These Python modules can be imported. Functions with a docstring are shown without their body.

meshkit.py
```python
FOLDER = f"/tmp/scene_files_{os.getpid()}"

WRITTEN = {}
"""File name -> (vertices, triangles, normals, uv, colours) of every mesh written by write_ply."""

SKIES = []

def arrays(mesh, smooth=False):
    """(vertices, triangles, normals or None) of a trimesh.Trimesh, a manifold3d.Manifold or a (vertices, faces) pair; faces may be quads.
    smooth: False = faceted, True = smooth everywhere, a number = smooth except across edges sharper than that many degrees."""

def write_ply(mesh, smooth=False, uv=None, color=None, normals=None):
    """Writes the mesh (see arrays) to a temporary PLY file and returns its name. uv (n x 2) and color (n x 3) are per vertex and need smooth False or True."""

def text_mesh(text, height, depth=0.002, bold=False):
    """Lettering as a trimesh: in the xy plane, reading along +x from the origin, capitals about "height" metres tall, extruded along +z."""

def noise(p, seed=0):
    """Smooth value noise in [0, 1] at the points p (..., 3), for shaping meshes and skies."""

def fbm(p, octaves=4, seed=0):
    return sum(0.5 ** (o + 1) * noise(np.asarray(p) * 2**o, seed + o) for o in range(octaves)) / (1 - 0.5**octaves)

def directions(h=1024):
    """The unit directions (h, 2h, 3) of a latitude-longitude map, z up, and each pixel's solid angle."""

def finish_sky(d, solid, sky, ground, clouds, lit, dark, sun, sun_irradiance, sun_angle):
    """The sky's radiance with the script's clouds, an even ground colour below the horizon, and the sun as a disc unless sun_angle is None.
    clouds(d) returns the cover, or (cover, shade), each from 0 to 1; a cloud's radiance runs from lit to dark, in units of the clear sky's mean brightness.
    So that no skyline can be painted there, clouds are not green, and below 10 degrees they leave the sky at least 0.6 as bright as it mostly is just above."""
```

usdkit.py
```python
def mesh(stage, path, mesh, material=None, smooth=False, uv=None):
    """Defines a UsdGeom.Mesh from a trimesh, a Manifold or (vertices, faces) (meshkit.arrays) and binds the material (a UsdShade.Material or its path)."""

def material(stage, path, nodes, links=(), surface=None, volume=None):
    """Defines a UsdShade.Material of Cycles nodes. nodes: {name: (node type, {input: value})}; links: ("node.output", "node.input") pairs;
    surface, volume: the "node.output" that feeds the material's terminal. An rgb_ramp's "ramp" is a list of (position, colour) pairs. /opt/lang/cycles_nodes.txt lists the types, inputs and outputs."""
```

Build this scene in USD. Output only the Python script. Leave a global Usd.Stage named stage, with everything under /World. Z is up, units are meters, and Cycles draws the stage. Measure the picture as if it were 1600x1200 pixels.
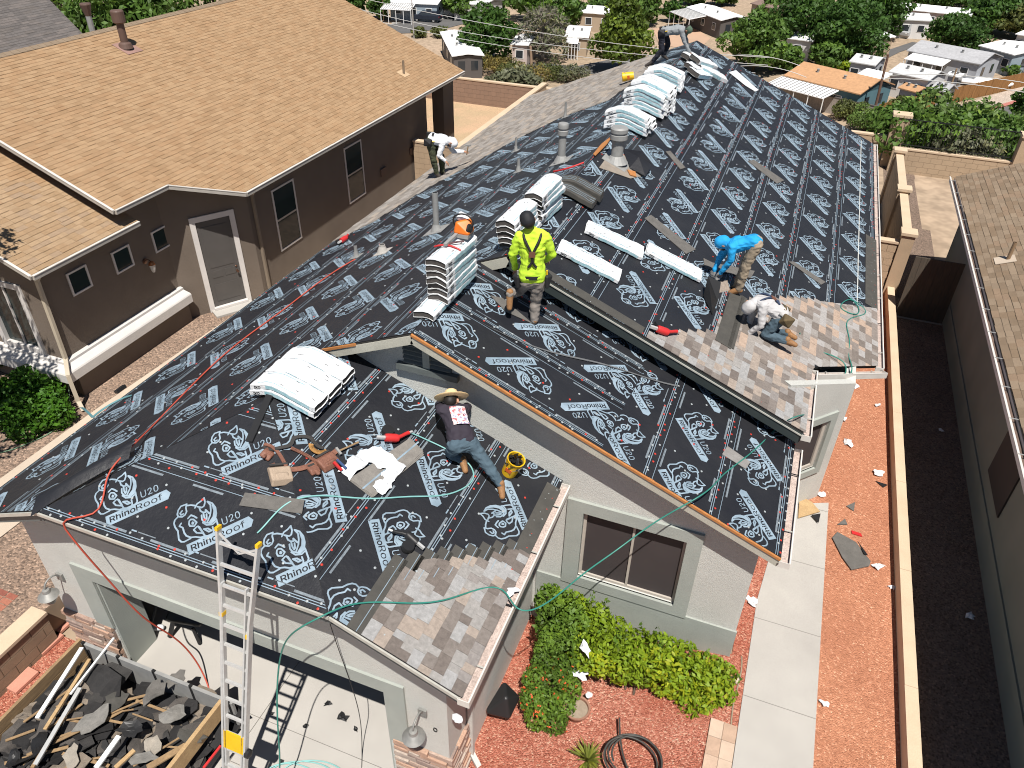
import math, random, re
import numpy as np, trimesh, manifold3d as m3
import usdkit, meshkit
from pxr import Usd, UsdGeom, UsdLux, UsdShade, Gf, Sdf, Vt
from shapely.geometry import Polygon, LineString, Point, MultiPolygon, box as sbox
from shapely.ops import unary_union
from shapely import affinity

stage = Usd.Stage.CreateInMemory()
UsdGeom.SetStageUpAxis(stage, 'Z'); UsdGeom.SetStageMetersPerUnit(stage, 1.0)
UsdGeom.Xform.Define(stage, '/World')
A = np.array
# ---------------------------------------------------------------- camera (a drone about ten metres up)
CAM_F, CAM_P, CAM_YAW, CAM_PITCH, CAM_ROLL = 1186.3867, A([9.6599, -4.3376, 10.4814]), 0.3525, 0.6236, 0.0230
_fw = A([-math.sin(CAM_YAW)*math.cos(CAM_PITCH), math.cos(CAM_YAW)*math.cos(CAM_PITCH), -math.sin(CAM_PITCH)])
_r0 = A([math.cos(CAM_YAW), math.sin(CAM_YAW), 0.0]); _u0 = np.cross(_r0, _fw)
_rt = _r0*math.cos(CAM_ROLL)+_u0*math.sin(CAM_ROLL); _up = -_r0*math.sin(CAM_ROLL)+_u0*math.cos(CAM_ROLL)
cam = UsdGeom.Camera.Define(stage, '/World/camera')
mtx = Gf.Matrix4d(*_rt, 0, *_up, 0, *(-_fw), 0, *CAM_P, 1)
cam.AddTransformOp().Set(mtx)
cam.CreateHorizontalApertureAttr(36.0); cam.CreateVerticalApertureAttr(27.0)
cam.CreateFocalLengthAttr(36.0*CAM_F/1600); cam.CreateClippingRangeAttr(Gf.Vec2f(0.1, 5000))
cam.CreateExposureAttr(0.52)
# ---------------------------------------------------------------- sky and sun
SUN = A([0.227, -0.435, 1.0]); SUN = SUN/np.linalg.norm(SUN)
sky_m = usdkit.material(stage, '/World/Looks/sky_look', {
    's': ('sky_texture', {'sky_type': 'single_scattering', 'sun_disc': False, 'sun_elevation': math.asin(SUN[2]), 'sun_rotation': math.atan2(SUN[0], SUN[1]), 'altitude': 1500.0, 'air_density': 1.0, 'aerosol_density': 0.6}),
    'b': ('background_shader', {'strength': 0.05})}, [('s.color', 'b.color')], surface='b.background')
dome = UsdLux.DomeLight.Define(stage, '/World/sky')
UsdShade.MaterialBindingAPI.Apply(dome.GetPrim()).Bind(sky_m)
dome.GetPrim().SetCustomDataByKey('kind', 'structure')
sun = UsdLux.DistantLight.Define(stage, '/World/sun')
sun.CreateNormalizeAttr(True); sun.CreateIntensityAttr(1.25); sun.CreateAngleAttr(0.5); sun.CreateColorAttr(Gf.Vec3f(1.0, 0.955, 0.89))
_z = SUN; _x = np.cross([0, 1, 0], _z); _x /= np.linalg.norm(_x); _y = np.cross(_z, _x)
sun.AddTransformOp().Set(Gf.Matrix4d(*_x, 0, *_y, 0, *_z, 0, 0, 0, 30, 1))

# ---------------------------------------------------------------- measuring helpers: a sight line of the photograph meets a real surface
def ray(px, py):
    d = _fw*CAM_F+_rt*(px-800)-_up*(py-600); return d/np.linalg.norm(d)
def hit(px, py, n, d):
    q = ray(px, py); return CAM_P+q*((d-np.dot(n, CAM_P))/np.dot(n, q))
def onZ(px, py, z=0.0): return hit(px, py, A([0, 0, 1.]), z)
def onX(px, py, x): return hit(px, py, A([1., 0, 0]), x)
def onY(px, py, y): return hit(px, py, A([0, 1., 0]), y)

# ---------------------------------------------------------------- names, things and parts
_used = {}
def _path(parent, name):
    key = (str(parent), name); n = _used.get(key, 0); _used[key] = n+1
    return f'{parent}/{name}' if n == 0 else f'{parent}/{name}_{n:03d}'
def tagp(prim, label=None, cat=None, group=None, kind=None):
    for k, t in (('label', label), ('category', cat), ('group', group), ('kind', kind)):
        if t: prim.SetCustomDataByKey(k, t)
    return prim
_base = {}
def thing(name, label, cat, base=(0, 0, 0), group=None, kind=None):
    p = _path('/World', name); x = UsdGeom.Xform.Define(stage, p); x.AddTranslateOp().Set(Gf.Vec3d(*map(float, base)))
    tagp(x.GetPrim(), label, cat, group, kind); _base[p] = A(base, float); return p
def _arr(m):
    if isinstance(m, MB): return m.get()
    v, f, _ = meshkit.arrays(m); return v, f
def part(parent, name, m, material, label=None, kind=None, smooth=False, tone=None):
    """one Mesh prim below a thing or a part; shapes are given in world metres"""
    v, f = _arr(m)
    if len(f) == 0: return None
    p = _path(parent, name); b = _base[parent]; _base[p] = b
    g = usdkit.mesh(stage, p, (v-b, f), material, smooth=smooth)
    if tone is not None: UsdGeom.PrimvarsAPI(g).CreatePrimvar('tone', Sdf.ValueTypeNames.FloatArray, 'vertex').Set(Vt.FloatArray.FromNumpy(np.asarray(tone, np.float32)))
    tagp(stage.GetPrimAtPath(p), label, None, None, kind); return p
def solo(name, m, material, label=None, cat=None, group=None, kind=None, smooth=False):
    """a thing that is one mesh"""
    v, f = _arr(m); p = _path('/World', name)
    b = A([(v[:, 0].min()+v[:, 0].max())/2, (v[:, 1].min()+v[:, 1].max())/2, v[:, 2].min()]); _base[p] = b
    g = usdkit.mesh(stage, p, (v-b, f), material, smooth=smooth); g.AddTranslateOp().Set(Gf.Vec3d(*map(float, b)))
    tagp(g.GetPrim(), label, cat, group, kind); return p
def struct(name, m, material, smooth=False): return solo(name, m, material, kind='structure', smooth=smooth)
def copy_of(src, name, label, cat, base, rotz=0.0, group=None, scale=1.0):
    p = _path('/World', name); x = UsdGeom.Xform.Define(stage, p)
    x.AddTranslateOp().Set(Gf.Vec3d(*map(float, base))); x.AddRotateZOp().Set(math.degrees(rotz))
    if scale != 1.0: x.AddScaleOp().Set(Gf.Vec3f(scale, scale, scale))
    x.GetPrim().GetReferences().AddInternalReference(src); x.GetPrim().SetInstanceable(True)
    tagp(x.GetPrim(), label, cat, group); return p

# ---------------------------------------------------------------- shapes
def nrm(v): v = A(v, float); return v/(np.linalg.norm(v)+1e-12)
class MB:
    def __init__(s): s.v = []; s.f = []; s.n = 0
    def add(s, v, f):
        v = A(v, float); f = A(f, int)
        if f.shape[1] == 4: f = np.vstack([f[:, [0, 1, 2]], f[:, [0, 2, 3]]])
        s.v.append(v); s.f.append(f+s.n); s.n += len(v); return s
    def mesh(s, m): v, f, _ = meshkit.arrays(m); return s.add(v, f)
    def get(s): return (np.vstack(s.v), np.vstack(s.f)) if s.v else (np.zeros((0, 3)), np.zeros((0, 3), int))
    def hexa(s, b, t):
        """bottom ring and top ring of four points each, counter-clockwise seen from above"""
        return s.add(list(b)+list(t), [(3, 2, 1, 0), (4, 5, 6, 7), (0, 1, 5, 4), (1, 2, 6, 5), (2, 3, 7, 6), (3, 0, 4, 7)])
    def box(s, lo, hi):
        (a, b, c), (d, e, f) = lo, hi
        return s.hexa([(a, b, c), (d, b, c), (d, e, c), (a, e, c)], [(a, b, f), (d, b, f), (d, e, f), (a, e, f)])
    def obox(s, c, X, Y, Z, sx, sy, sz):
        """box centred at c with axes X, Y, Z and full sizes"""
        c = A(c, float); X, Y, Z = nrm(X)*sx/2, nrm(Y)*sy/2, nrm(Z)*sz/2
        return s.hexa([c-X-Y-Z, c+X-Y-Z, c+X+Y-Z, c-X+Y-Z], [c-X-Y+Z, c+X-Y+Z, c+X+Y+Z, c-X+Y+Z])
    def beam(s, p, q, w, h, up=(0, 0, 1), ext=0.0):
        p, q = A(p, float), A(q, float); d = nrm(q-p); p = p-d*ext; q = q+d*ext
        sd = np.cross(d, up); sd = nrm(sd) if np.linalg.norm(sd) > 1e-6 else A([1., 0, 0]); u = np.cross(sd, d)
        a, b = sd*w/2, u*h/2
        return s.hexa([p-a-b, p+a-b, q+a-b, q-a-b], [p-a+b, p+a+b, q+a+b, q-a+b])
    def tube(s, pts, r, n=8, caps=True):
        p = A(pts, float); r = np.broadcast_to(r, (len(p),)); t = np.gradient(p, axis=0); t /= np.linalg.norm(t, axis=1, keepdims=True)+1e-12
        a0 = np.cross(t[0], [0, 0, 1.] if abs(t[0][2]) < .9 else [1., 0, 0]); rings = []
        for i in range(len(p)):
            a0 = a0-t[i]*np.dot(a0, t[i]); a0 = nrm(a0); b0 = np.cross(t[i], a0)
            an = np.arange(n)*2*math.pi/n
            rings.append(p[i]+r[i]*(np.cos(an)[:, None]*a0+np.sin(an)[:, None]*b0))
        v = np.vstack(rings); f = []
        for i in range(len(p)-1):
            for j in range(n):
                k = (j+1) % n; f.append((i*n+j, i*n+k, (i+1)*n+k, (i+1)*n+j))
        s.add(v, f)
        if caps:
            m = len(v); v2 = np.vstack([rings[0], p[0], rings[-1], p[-1]]); f2 = []
            for j in range(n):
                k = (j+1) % n; f2.append((k, j, n)); f2.append((n+1+j, n+1+k, 2*n+1))
            s.add(v2, f2)
        return s
    def lathe(s, c, prof, n=20, axis=(0, 0, 1)):
        """profile of (radius, height) pairs turned about an axis through c"""
        Z = nrm(axis); X = nrm(np.cross(Z, [0, 1, 0] if abs(Z[1]) < .9 else [1, 0, 0])); Y = np.cross(Z, X); c = A(c, float)
        an = np.arange(n)*2*math.pi/n; ring = np.cos(an)[:, None]*X+np.sin(an)[:, None]*Y
        v = np.vstack([c+Z*h+ring*max(r, 1e-4) for r, h in prof]); f = []
        for i in range(len(prof)-1):
            for j in range(n):
                k = (j+1) % n; f.append((i*n+j, i*n+k, (i+1)*n+k, (i+1)*n+j))
        return s.add(v, f)
    def plate(s, poly, fr, h0, h1):
        """flat polygon in the frame's (u, v), from height h0 to h1"""
        for g in polys(poly):
            try: m = trimesh.creation.extrude_polygon(g, h1-h0, engine='earcut')
            except Exception: continue
            v = A(m.vertices); s.add(fr(v[:, 0], v[:, 1], v[:, 2]+h0), A(m.faces))
        return s
    def sheet(s, poly, fr, h):
        for g in polys(poly):
            try: v, f = trimesh.creation.triangulate_polygon(g, engine='earcut')
            except Exception: continue
            if len(f) == 0: continue
            v = A(v); f = A(f); a = v[f[:, 1]]-v[f[:, 0]]; b = v[f[:, 2]]-v[f[:, 0]]; cr = a[:, 0]*b[:, 1]-a[:, 1]*b[:, 0]
            f[cr < 0] = f[cr < 0][:, ::-1]
            hh = h(v[:, 0], v[:, 1]) if callable(h) else np.full(len(v), h)
            s.add(fr(v[:, 0], v[:, 1], hh), f)
        return s
def polys(p):
    if p is None or p.is_empty: return []
    if p.geom_type == 'Polygon': return [p] if p.area > 1e-7 else []
    return [g for g in getattr(p, 'geoms', []) if g.geom_type == 'Polygon' and g.area > 1e-7]
def frame(O, U, V):
    O, U, V = A(O, float), nrm(U), nrm(V); N = np.cross(U, V)
    def fr(u, v, h=0.0):
        u, v, h = np.broadcast_arrays(A(u, float), A(v, float), A(h, float))
        return O+u[..., None]*U+v[..., None]*V+h[..., None]*N
    fr.O, fr.U, fr.V, fr.N = O, U, V, N
    def uv(px, py, h=0.0):
        d = hit(px, py, N, N@O+h)-O; return A([d@U, d@V])
    fr.uv = uv
    fr.of = lambda p: A([(A(p)-O)@U, (A(p)-O)@V])
    fr.at = lambda px, py, h=0.0: hit(px, py, N, N@O+h)
    return fr
def spline(pts, n=40):
    from scipy.interpolate import CubicSpline
    p = A(pts, float); t = np.r_[0, np.cumsum(np.linalg.norm(np.diff(p, axis=0), axis=1)+1e-6)]
    return CubicSpline(t, p)(np.linspace(0, t[-1], n))
def rng(seed): return np.random.default_rng(seed)

# ---------------------------------------------------------------- materials
_mats = {}
def mat(name, c, rough=0.7, c2=None, ns=3.0, bump=0.0, bs=60.0, metal=0.0, spec=0.35, speck=None, ss=200.0, island=None, rnd=None, cells=None, trans=0.0, stretch=None, det=4.0, bd=0.02):
    """procedural look: colour c mottled towards c2 by noise of scale ns, fine specks, relief, per-piece variation"""
    if name in _mats: return _mats[name]
    N = {'g': ('geometry', {}), 'p': ('principled_bsdf', {'roughness': rough, 'metallic': metal, 'specular_ior_level': spec})}
    Lk = []; vec = 'g.position'
    if stretch:
        N['mp'] = ('mapping', {'scale': stretch}); Lk.append(('g.position', 'mp.vector')); vec = 'mp.vector'
    c2 = c2 if c2 is not None else tuple(x*0.82 for x in c)
    N['n'] = ('noise_texture', {'scale': ns, 'detail': det, 'roughness': 0.6}); Lk.append((vec, 'n.vector'))
    N['r'] = ('rgb_ramp', {'ramp': [(0.3, c), (0.7, c2)]}); Lk.append(('n.fac', 'r.fac')); col = 'r.color'
    def mix(tag, src, fac_src, colour, mode='mix', fac=0.5):
        N[tag] = ('mix_color', {'blend_type': mode, 'b': colour, 'fac': fac}); Lk.append((src, tag+'.a'))
        if fac_src: Lk.append((fac_src, tag+'.fac'))
        return tag+'.result'
    if cells:   # pebbles: each voronoi cell gets its own tone
        sc, ramp = cells
        N['vo'] = ('voronoi_texture', {'scale': sc, 'feature': 'f1'}); Lk.append((vec, 'vo.vector'))
        N['vs'] = ('separate_color', {}); Lk += [('vo.color', 'vs.color')]
        N['vr'] = ('rgb_ramp', {'ramp': ramp}); Lk.append(('vs.r', 'vr.fac'))
        N['vm'] = ('mix_color', {'blend_type': 'multiply', 'fac': 1.0}); Lk += [(col, 'vm.a'), ('vr.color', 'vm.b')]; col = 'vm.result'
    if island or rnd:
        if island: N['ig'] = ('attribute', {'attribute': 'tone'}); src = 'ig.fac'; ramp = island
        else: N['ig'] = ('object_info', {}); src = 'ig.random'; ramp = rnd
        N['ir'] = ('rgb_ramp', {'ramp': ramp, 'interpolate': False}); Lk.append((src, 'ir.fac'))
        N['im'] = ('mix_color', {'blend_type': 'multiply', 'fac': 1.0}); Lk += [(col, 'im.a'), ('ir.color', 'im.b')]; col = 'im.result'
    if speck:
        N['s'] = ('noise_texture', {'scale': ss, 'detail': 2.0, 'roughness': 0.7}); Lk.append((vec, 's.vector'))
        N['sr'] = ('rgb_ramp', {'ramp': [(0.35, (1-speck,)*3), (0.65, (1+speck,)*3)]}); Lk.append(('s.fac', 'sr.fac'))
        N['sm'] = ('mix_color', {'blend_type': 'multiply', 'fac': 1.0, 'use_clamp': False}); Lk += [(col, 'sm.a'), ('sr.color', 'sm.b')]; col = 'sm.result'
    Lk.append((col, 'p.base_color'))
    if bump:
        if cells: N['bn'] = ('voronoi_texture', {'scale': cells[0], 'feature': 'f1'}); o = 'bn.distance'
        else: N['bn'] = ('noise_texture', {'scale': bs, 'detail': 5.0, 'roughness': 0.65}); o = 'bn.fac'
        N['b'] = ('bump', {'strength': bump, 'distance': bd, 'invert': bool(cells)})
        Lk += [(vec, 'bn.vector'), (o, 'b.height'), ('b.normal', 'p.normal')]
    out = 'p.BSDF'
    if trans:
        N['t'] = ('translucent_bsdf', {}); N['mx'] = ('mix_closure', {'fac': trans}); Lk += [(col, 't.color'), ('p.BSDF', 'mx.closure1'), ('t.BSDF', 'mx.closure2')]; out = 'mx.closure'
    _mats[name] = usdkit.material(stage, '/World/Looks/'+name, N, Lk, surface=out); return _mats[name]
def glass(name, tint=(0.02, 0.03, 0.03)):
    if name not in _mats:
        _mats[name] = usdkit.material(stage, '/World/Looks/'+name, {'p': ('principled_bsdf', {'base_color': tint, 'roughness': 0.06, 'specular_ior_level': 0.5})}, [], surface='p.BSDF')
    return _mats[name]
# ---------------------------------------------------------------- palette
M_mem = mat('membrane', (0.0125, 0.0135, 0.0175), 0.5, (0.021, 0.0215, 0.0245), 1.1, bump=0.6, bs=4.5, bd=0.03, spec=0.27, speck=0.22, ss=380)
M_head = mat('headlap', (0.052, 0.05, 0.045), 0.85, (0.07, 0.066, 0.058), 6, bump=0.3, bs=300, bd=0.004, speck=0.3, ss=500)
M_print = mat('print_ink', (0.275, 0.355, 0.42), 0.6, (0.165, 0.225, 0.275), 5)
M_dkd = mat('deck_edge', (.03, .028, .026), .9)
M_step = mat('step_fascia', (.035, .045, .045), .5)
M_ink2 = mat('print_ink_faint', (0.20, 0.235, 0.26), 0.6, (0.11, 0.13, 0.15), 25)
M_capr = mat('cap_red', (0.50, 0.045, 0.03), 0.45); M_capw = mat('cap_white', (0.34, 0.37, 0.38), 0.45)
SH = [mat('shingle_'+n, c, 0.9, tuple(x*.72 for x in c), 18, bump=0.5, bs=260, bd=0.004, speck=0.42, ss=420, spec=0.15) for n, c in
      (('grey', (.30, .285, .27)), ('tan', (.33, .275, .232)), ('brown', (.165, .14, .125)), ('silver', (.325, .32, .315)), ('taupe', (.205, .178, .16)), ('mid', (.255, .232, .218)))]
M_shf = mat('shingle_field', (.29, .265, .245), 0.9, (.22, .20, .185), 18, bump=0.4, bs=260, bd=0.004, speck=0.4, ss=420, spec=0.15,
            island=[(0, (1, 1, 1)), (.25, (1.35, 1.12, .95)), (.42, (.62, .58, .55)), (.6, (1.2, 1.25, 1.3)), (.75, (.8, .75, .72))])
M_tanf = mat('tan_shingle', (.32, .213, .124), 0.92, (.28, .182, .104), 3, bump=0.4, bs=260, bd=0.004, speck=0.35, ss=330, spec=0.12,
             island=[(0, (1, 1, 1)), (.3, (.9, .88, .86)), (.5, (1.06, 1.06, 1.06)), (.7, (.95, .91, .88)), (.85, (1.02, .99, .97))])
M_tan2 = mat('tan_shingle_pale', (.235, .178, .125), 0.92, (.20, .15, .105), 3, bump=0.4, bs=260, bd=0.004, speck=0.35, ss=330, spec=0.12,
             island=[(0, (1, 1, 1)), (.3, (.84, .82, .8)), (.5, (1.1, 1.1, 1.1)), (.7, (.9, .86, .82)), (.85, (1.04, .98, .95))])
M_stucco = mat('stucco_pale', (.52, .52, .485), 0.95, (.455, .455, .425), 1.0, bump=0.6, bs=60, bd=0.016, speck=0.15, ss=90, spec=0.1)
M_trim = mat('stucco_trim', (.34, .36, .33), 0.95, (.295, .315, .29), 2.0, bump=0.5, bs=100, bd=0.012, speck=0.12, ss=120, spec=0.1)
M_fascia = mat('fascia_cream', (.42, .41, .35), 0.6, (.36, .35, .30), 5, speck=0.1, ss=60)
M_drip = mat('drip_metal', (.50, .49, .44), 0.45, (.40, .39, .35), 9, metal=0.2)
M_dgrn = mat('painted_grey_green', (.115, .13, .128), 0.6, (.095, .108, .107), 4, speck=0.1, ss=50)
M_newwood = mat('new_wood', (.44, .19, .06), 0.75, (.33, .13, .04), 12, stretch=(1, 1, 6))
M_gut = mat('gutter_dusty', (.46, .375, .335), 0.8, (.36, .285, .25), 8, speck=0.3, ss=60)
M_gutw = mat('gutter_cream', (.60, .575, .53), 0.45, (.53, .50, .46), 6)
M_dark = mat('dark_void', (.012, .012, .012), 0.9)
M_screen = mat('window_screen', (.055, .045, .045), 0.7, (.047, .039, .04), 2, spec=0.3)
M_fr = mat('window_frame_tan', (.42, .38, .33), 0.5, (.38, .34, .30), 8)
M_conc = mat('concrete', (.41, .39, .36), 0.9, (.33, .312, .29), 0.55, bump=0.2, bs=120, bd=0.006, speck=0.09, ss=90, spec=0.1)
M_conc2 = mat('concrete_path', (.50, .42, .335), 0.9, (.43, .355, .28), 1.2, bump=0.2, bs=120, bd=0.006, speck=0.09, ss=90, spec=0.1)
M_red = mat('red_gravel', (.46, .205, .118), 0.95, (.39, .165, .095), .8, cells=(48, [(0, (.7, .68, .68)), (.35, (.95, .95, .95)), (.85, (1.08, 1.1, 1.12)), (.96, (1.35, 1.5, 1.6)), (1, (1.6, 2.1, 2.4))]), bump=0.9, bd=0.02, spec=0.1)
M_bed = mat('red_bark', (.48, .19, .13), 0.95, (.36, .105, .065), 0.55, cells=(44, [(0, (.6, .55, .55)), (.35, (.9, .9, .9)), (.7, (1.1, 1.2, 1.25)), (.88, (1.25, 1.7, 1.8)), (1, (1.4, 2.4, 2.6))]), bump=1.0, bd=0.025, spec=0.1)
M_brown = mat('brown_gravel', (.265, .195, .15), 0.95, (.21, .15, .115), 0.8, cells=(30, [(0, (.5, .5, .5)), (.4, (.95, .95, .95)), (.8, (1.2, 1.15, 1.1)), (1, (1.8, 1.75, 1.7))]), bump=0.9, bd=0.02, spec=0.1)
M_dirt = mat('desert_ground', (.36, .27, .195), 0.95, (.26, .205, .145), 0.06, speck=0.2, ss=1.4, bump=0.2, bs=3, spec=0.05, det=8)
M_asph = mat('asphalt', (.115, .112, .11), 0.9, (.09, .088, .087), 0.4, speck=0.15, ss=30)
M_white = mat('white_paint', (.74, .74, .73), 0.5, (.68, .68, .67), 3)
M_black = mat('black_plastic', (.018, .018, .019), 0.45)
M_alu = mat('aluminium', (.60, .60, .59), 0.38, (.52, .52, .51), 14, metal=0.35)
M_galv = mat('galvanised_pipe', (.30, .30, .29), 0.6, (.24, .24, .235), 8, metal=0.15)
M_yel = mat('yellow_plastic', (.72, .44, .015), 0.45, (.66, .39, .012), 6)
M_redp = mat('red_plastic', (.52, .03, .03), 0.4)
M_wrap = mat('wrapper_white', (.70, .71, .72), 0.4, (.62, .64, .66), 5.0, bump=0.6, bs=18, bd=0.03, spec=0.5)
M_wrapt = mat('wrapper_teal', (.17, .40, .46), 0.4, (.50, .62, .66), 17, spec=0.5)
M_wood = mat('weathered_wood', (.30, .20, .105), 0.85, (.20, .13, .07), 5, stretch=(1, 1, 8), speck=0.15, ss=40)
M_pale = mat('pale_timber', (.42, .29, .15), 0.8, (.34, .22, .11), 6, speck=0.12, ss=50)
# ---------------------------------------------------------------- terrain: the pad, the slope behind the houses, the valley floor
def sst(a, b, t): t = np.clip((t-a)/(b-a), 0, 1); return t*t*(3-2*t)
VAL = -15.0
def zg(x, y):
    x, y = np.broadcast_arrays(A(x, float), A(y, float))
    f = np.where((x > -0.2) & (y < 6), -0.6*np.clip((10.4-x)/3.2, 0, 1), 0.0)
    f = np.where((y < -0.2) & (x <= -0.2), -0.6*np.clip((-0.2-y)/0.5+np.clip((x+6)/1.0, 0, 0), 0, 1)*np.clip((x+4.5)/1.0, 0, 1), f)
    far = VAL*sst(29.0, 66.0, y+np.clip((x-15)*0.35, -2, 8))
    return f+far
xs = np.unique(np.r_[np.linspace(-420, -60, 19), np.linspace(-60, 60, 61), np.linspace(60, 420, 19), -0.21, -0.19, 7.2, 10.4])
ys = np.unique(np.r_[np.linspace(-60, -4, 8), np.linspace(-3, 12, 31), np.linspace(12, 80, 69), np.linspace(84, 700, 45)])
gx, gy = np.meshgrid(xs, ys, indexing='ij'); gz = zg(gx, gy)
gz = gz+np.where(gy > 32, (meshkit.fbm(np.stack([gx*.05, gy*.05, gx*0], -1), 3, 5)-.5)*np.clip((gy-32)/20, 0, 1)*1.2*np.clip((75-gy)/15, 0, 1), 0)-0.012
gi = np.arange(gx.size).reshape(gx.shape)
q = np.stack([gi[:-1, :-1], gi[1:, :-1], gi[1:, 1:], gi[:-1, 1:]], -1).reshape(-1, 4)
struct('ground', (np.stack([gx, gy, gz], -1).reshape(-1, 3), np.vstack([q[:, [0, 1, 2]], q[:, [0, 2, 3]]])), M_dirt)
XY = frame((0, 0, 0), (1, 0, 0), (0, 1, 0))
def gsheet(name, pts, m, dz=0.004):
    P = Polygon(pts).buffer(0); b = MB()
    for x0, x1 in ((-99, -0.2), (-0.2, 7.2), (7.2, 10.4), (10.4, 99)):
        c = P.intersection(sbox(x0, -99, x1, 999))
        b.sheet(c, XY, lambda u, v: zg(np.clip(u, x0+1e-6, x1-1e-6), np.maximum(v, -0.199) if x0 < -50 else v)+dz)
    return struct(name, b, m)
gsheet('side_gravel_left', [(-30, -0.21), (-0.21, -0.21), (-0.21, 31), (-30, 31)], M_brown, 0.0)
gsheet('concrete_path', [(-3.6, -3), (-2.35, -3), (-1.95, 12), (-1.95, 14), (-3.15, 14), (-3.55, 5)], M_conc2, 0.02)
dw_ = thing('driveway', None, None, (4, -2, -.6), kind='structure')
for x0, x1 in ((.6, 3.9), (3.91, 7.16)):
    for y0, y1 in ((-9, -3.2), (-3.19, -.32), (-.31, .40), (.41, 6)):
        part(dw_, 'slab', MB().plate(sbox(max(x0, .9 if y0 < .4 else .6), y0, min(x1, 7.15 if y0 < .4 else 6.7), y1), XY, -.68, -.588), M_conc)
gsheet('front_gravel', [(-3, -6), (1.0, -6), (0.9, 0.42), (-0.19, 0.42), (-0.19, -0.2), (-3, -0.2)], M_bed, 0.004)
gsheet('flower_bed', [(7.15, -4), (10.35, -4), (10.6, 3.8), (7.1, 3.8)], M_bed, 0.004)
wk = thing('walkway', None, None, (11.3, 1, 0), kind='structure'); yy = -6.0
while yy < 7.9:
    y1 = yy+1.52; c = Polygon([(10.75, -6), (11.82, -6), (11.8, 7.95), (11.0, 7.6), (10.75, 5)]).intersection(sbox(10, yy+.006, 13, y1-.006)); part(wk, 'slab', MB().plate(c, XY, -.05, .03+.002*math.sin(yy*9)), M_conc); yy = y1
gsheet('walkway_joint', [(10.75, -6), (11.82, -6), (11.8, 7.9), (10.75, 5)], M_brown, 0.014)
gsheet('red_gravel_strip', [(11.82, -6), (13.0, -6), (13.0, 18), (10.5, 18), (10.5, 7.4), (11.0, 7.6), (11.8, 7.95)], M_red, 0.008)
gsheet('narrow_gravel_edge', [(10.35, 2.4), (10.75, 2.4), (10.75, 5), (11.0, 7.6), (10.5, 7.4), (10.5, 3.8)], M_bed, 0.012)
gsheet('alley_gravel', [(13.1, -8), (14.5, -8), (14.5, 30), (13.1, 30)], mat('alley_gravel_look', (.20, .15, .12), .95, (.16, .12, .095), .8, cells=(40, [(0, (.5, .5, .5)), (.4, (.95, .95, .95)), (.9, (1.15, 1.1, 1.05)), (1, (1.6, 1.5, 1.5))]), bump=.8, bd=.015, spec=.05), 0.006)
gsheet('neighbour_yard', [(14.5, -8), (40, -8), (40, 30), (14.5, 30)], M_brown, 0.003)
gsheet('back_yard', [(-4.6, 19), (-0.3, 22), (-0.3, 31), (-12, 31), (-12, 24.5), (-4.6, 24.5)], mat('dry_dirt', (.46, .30, .19), .95, (.36, .27, .16), 0.7, speck=.2, ss=20, bump=.3, bs=20), 0.01)
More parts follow.
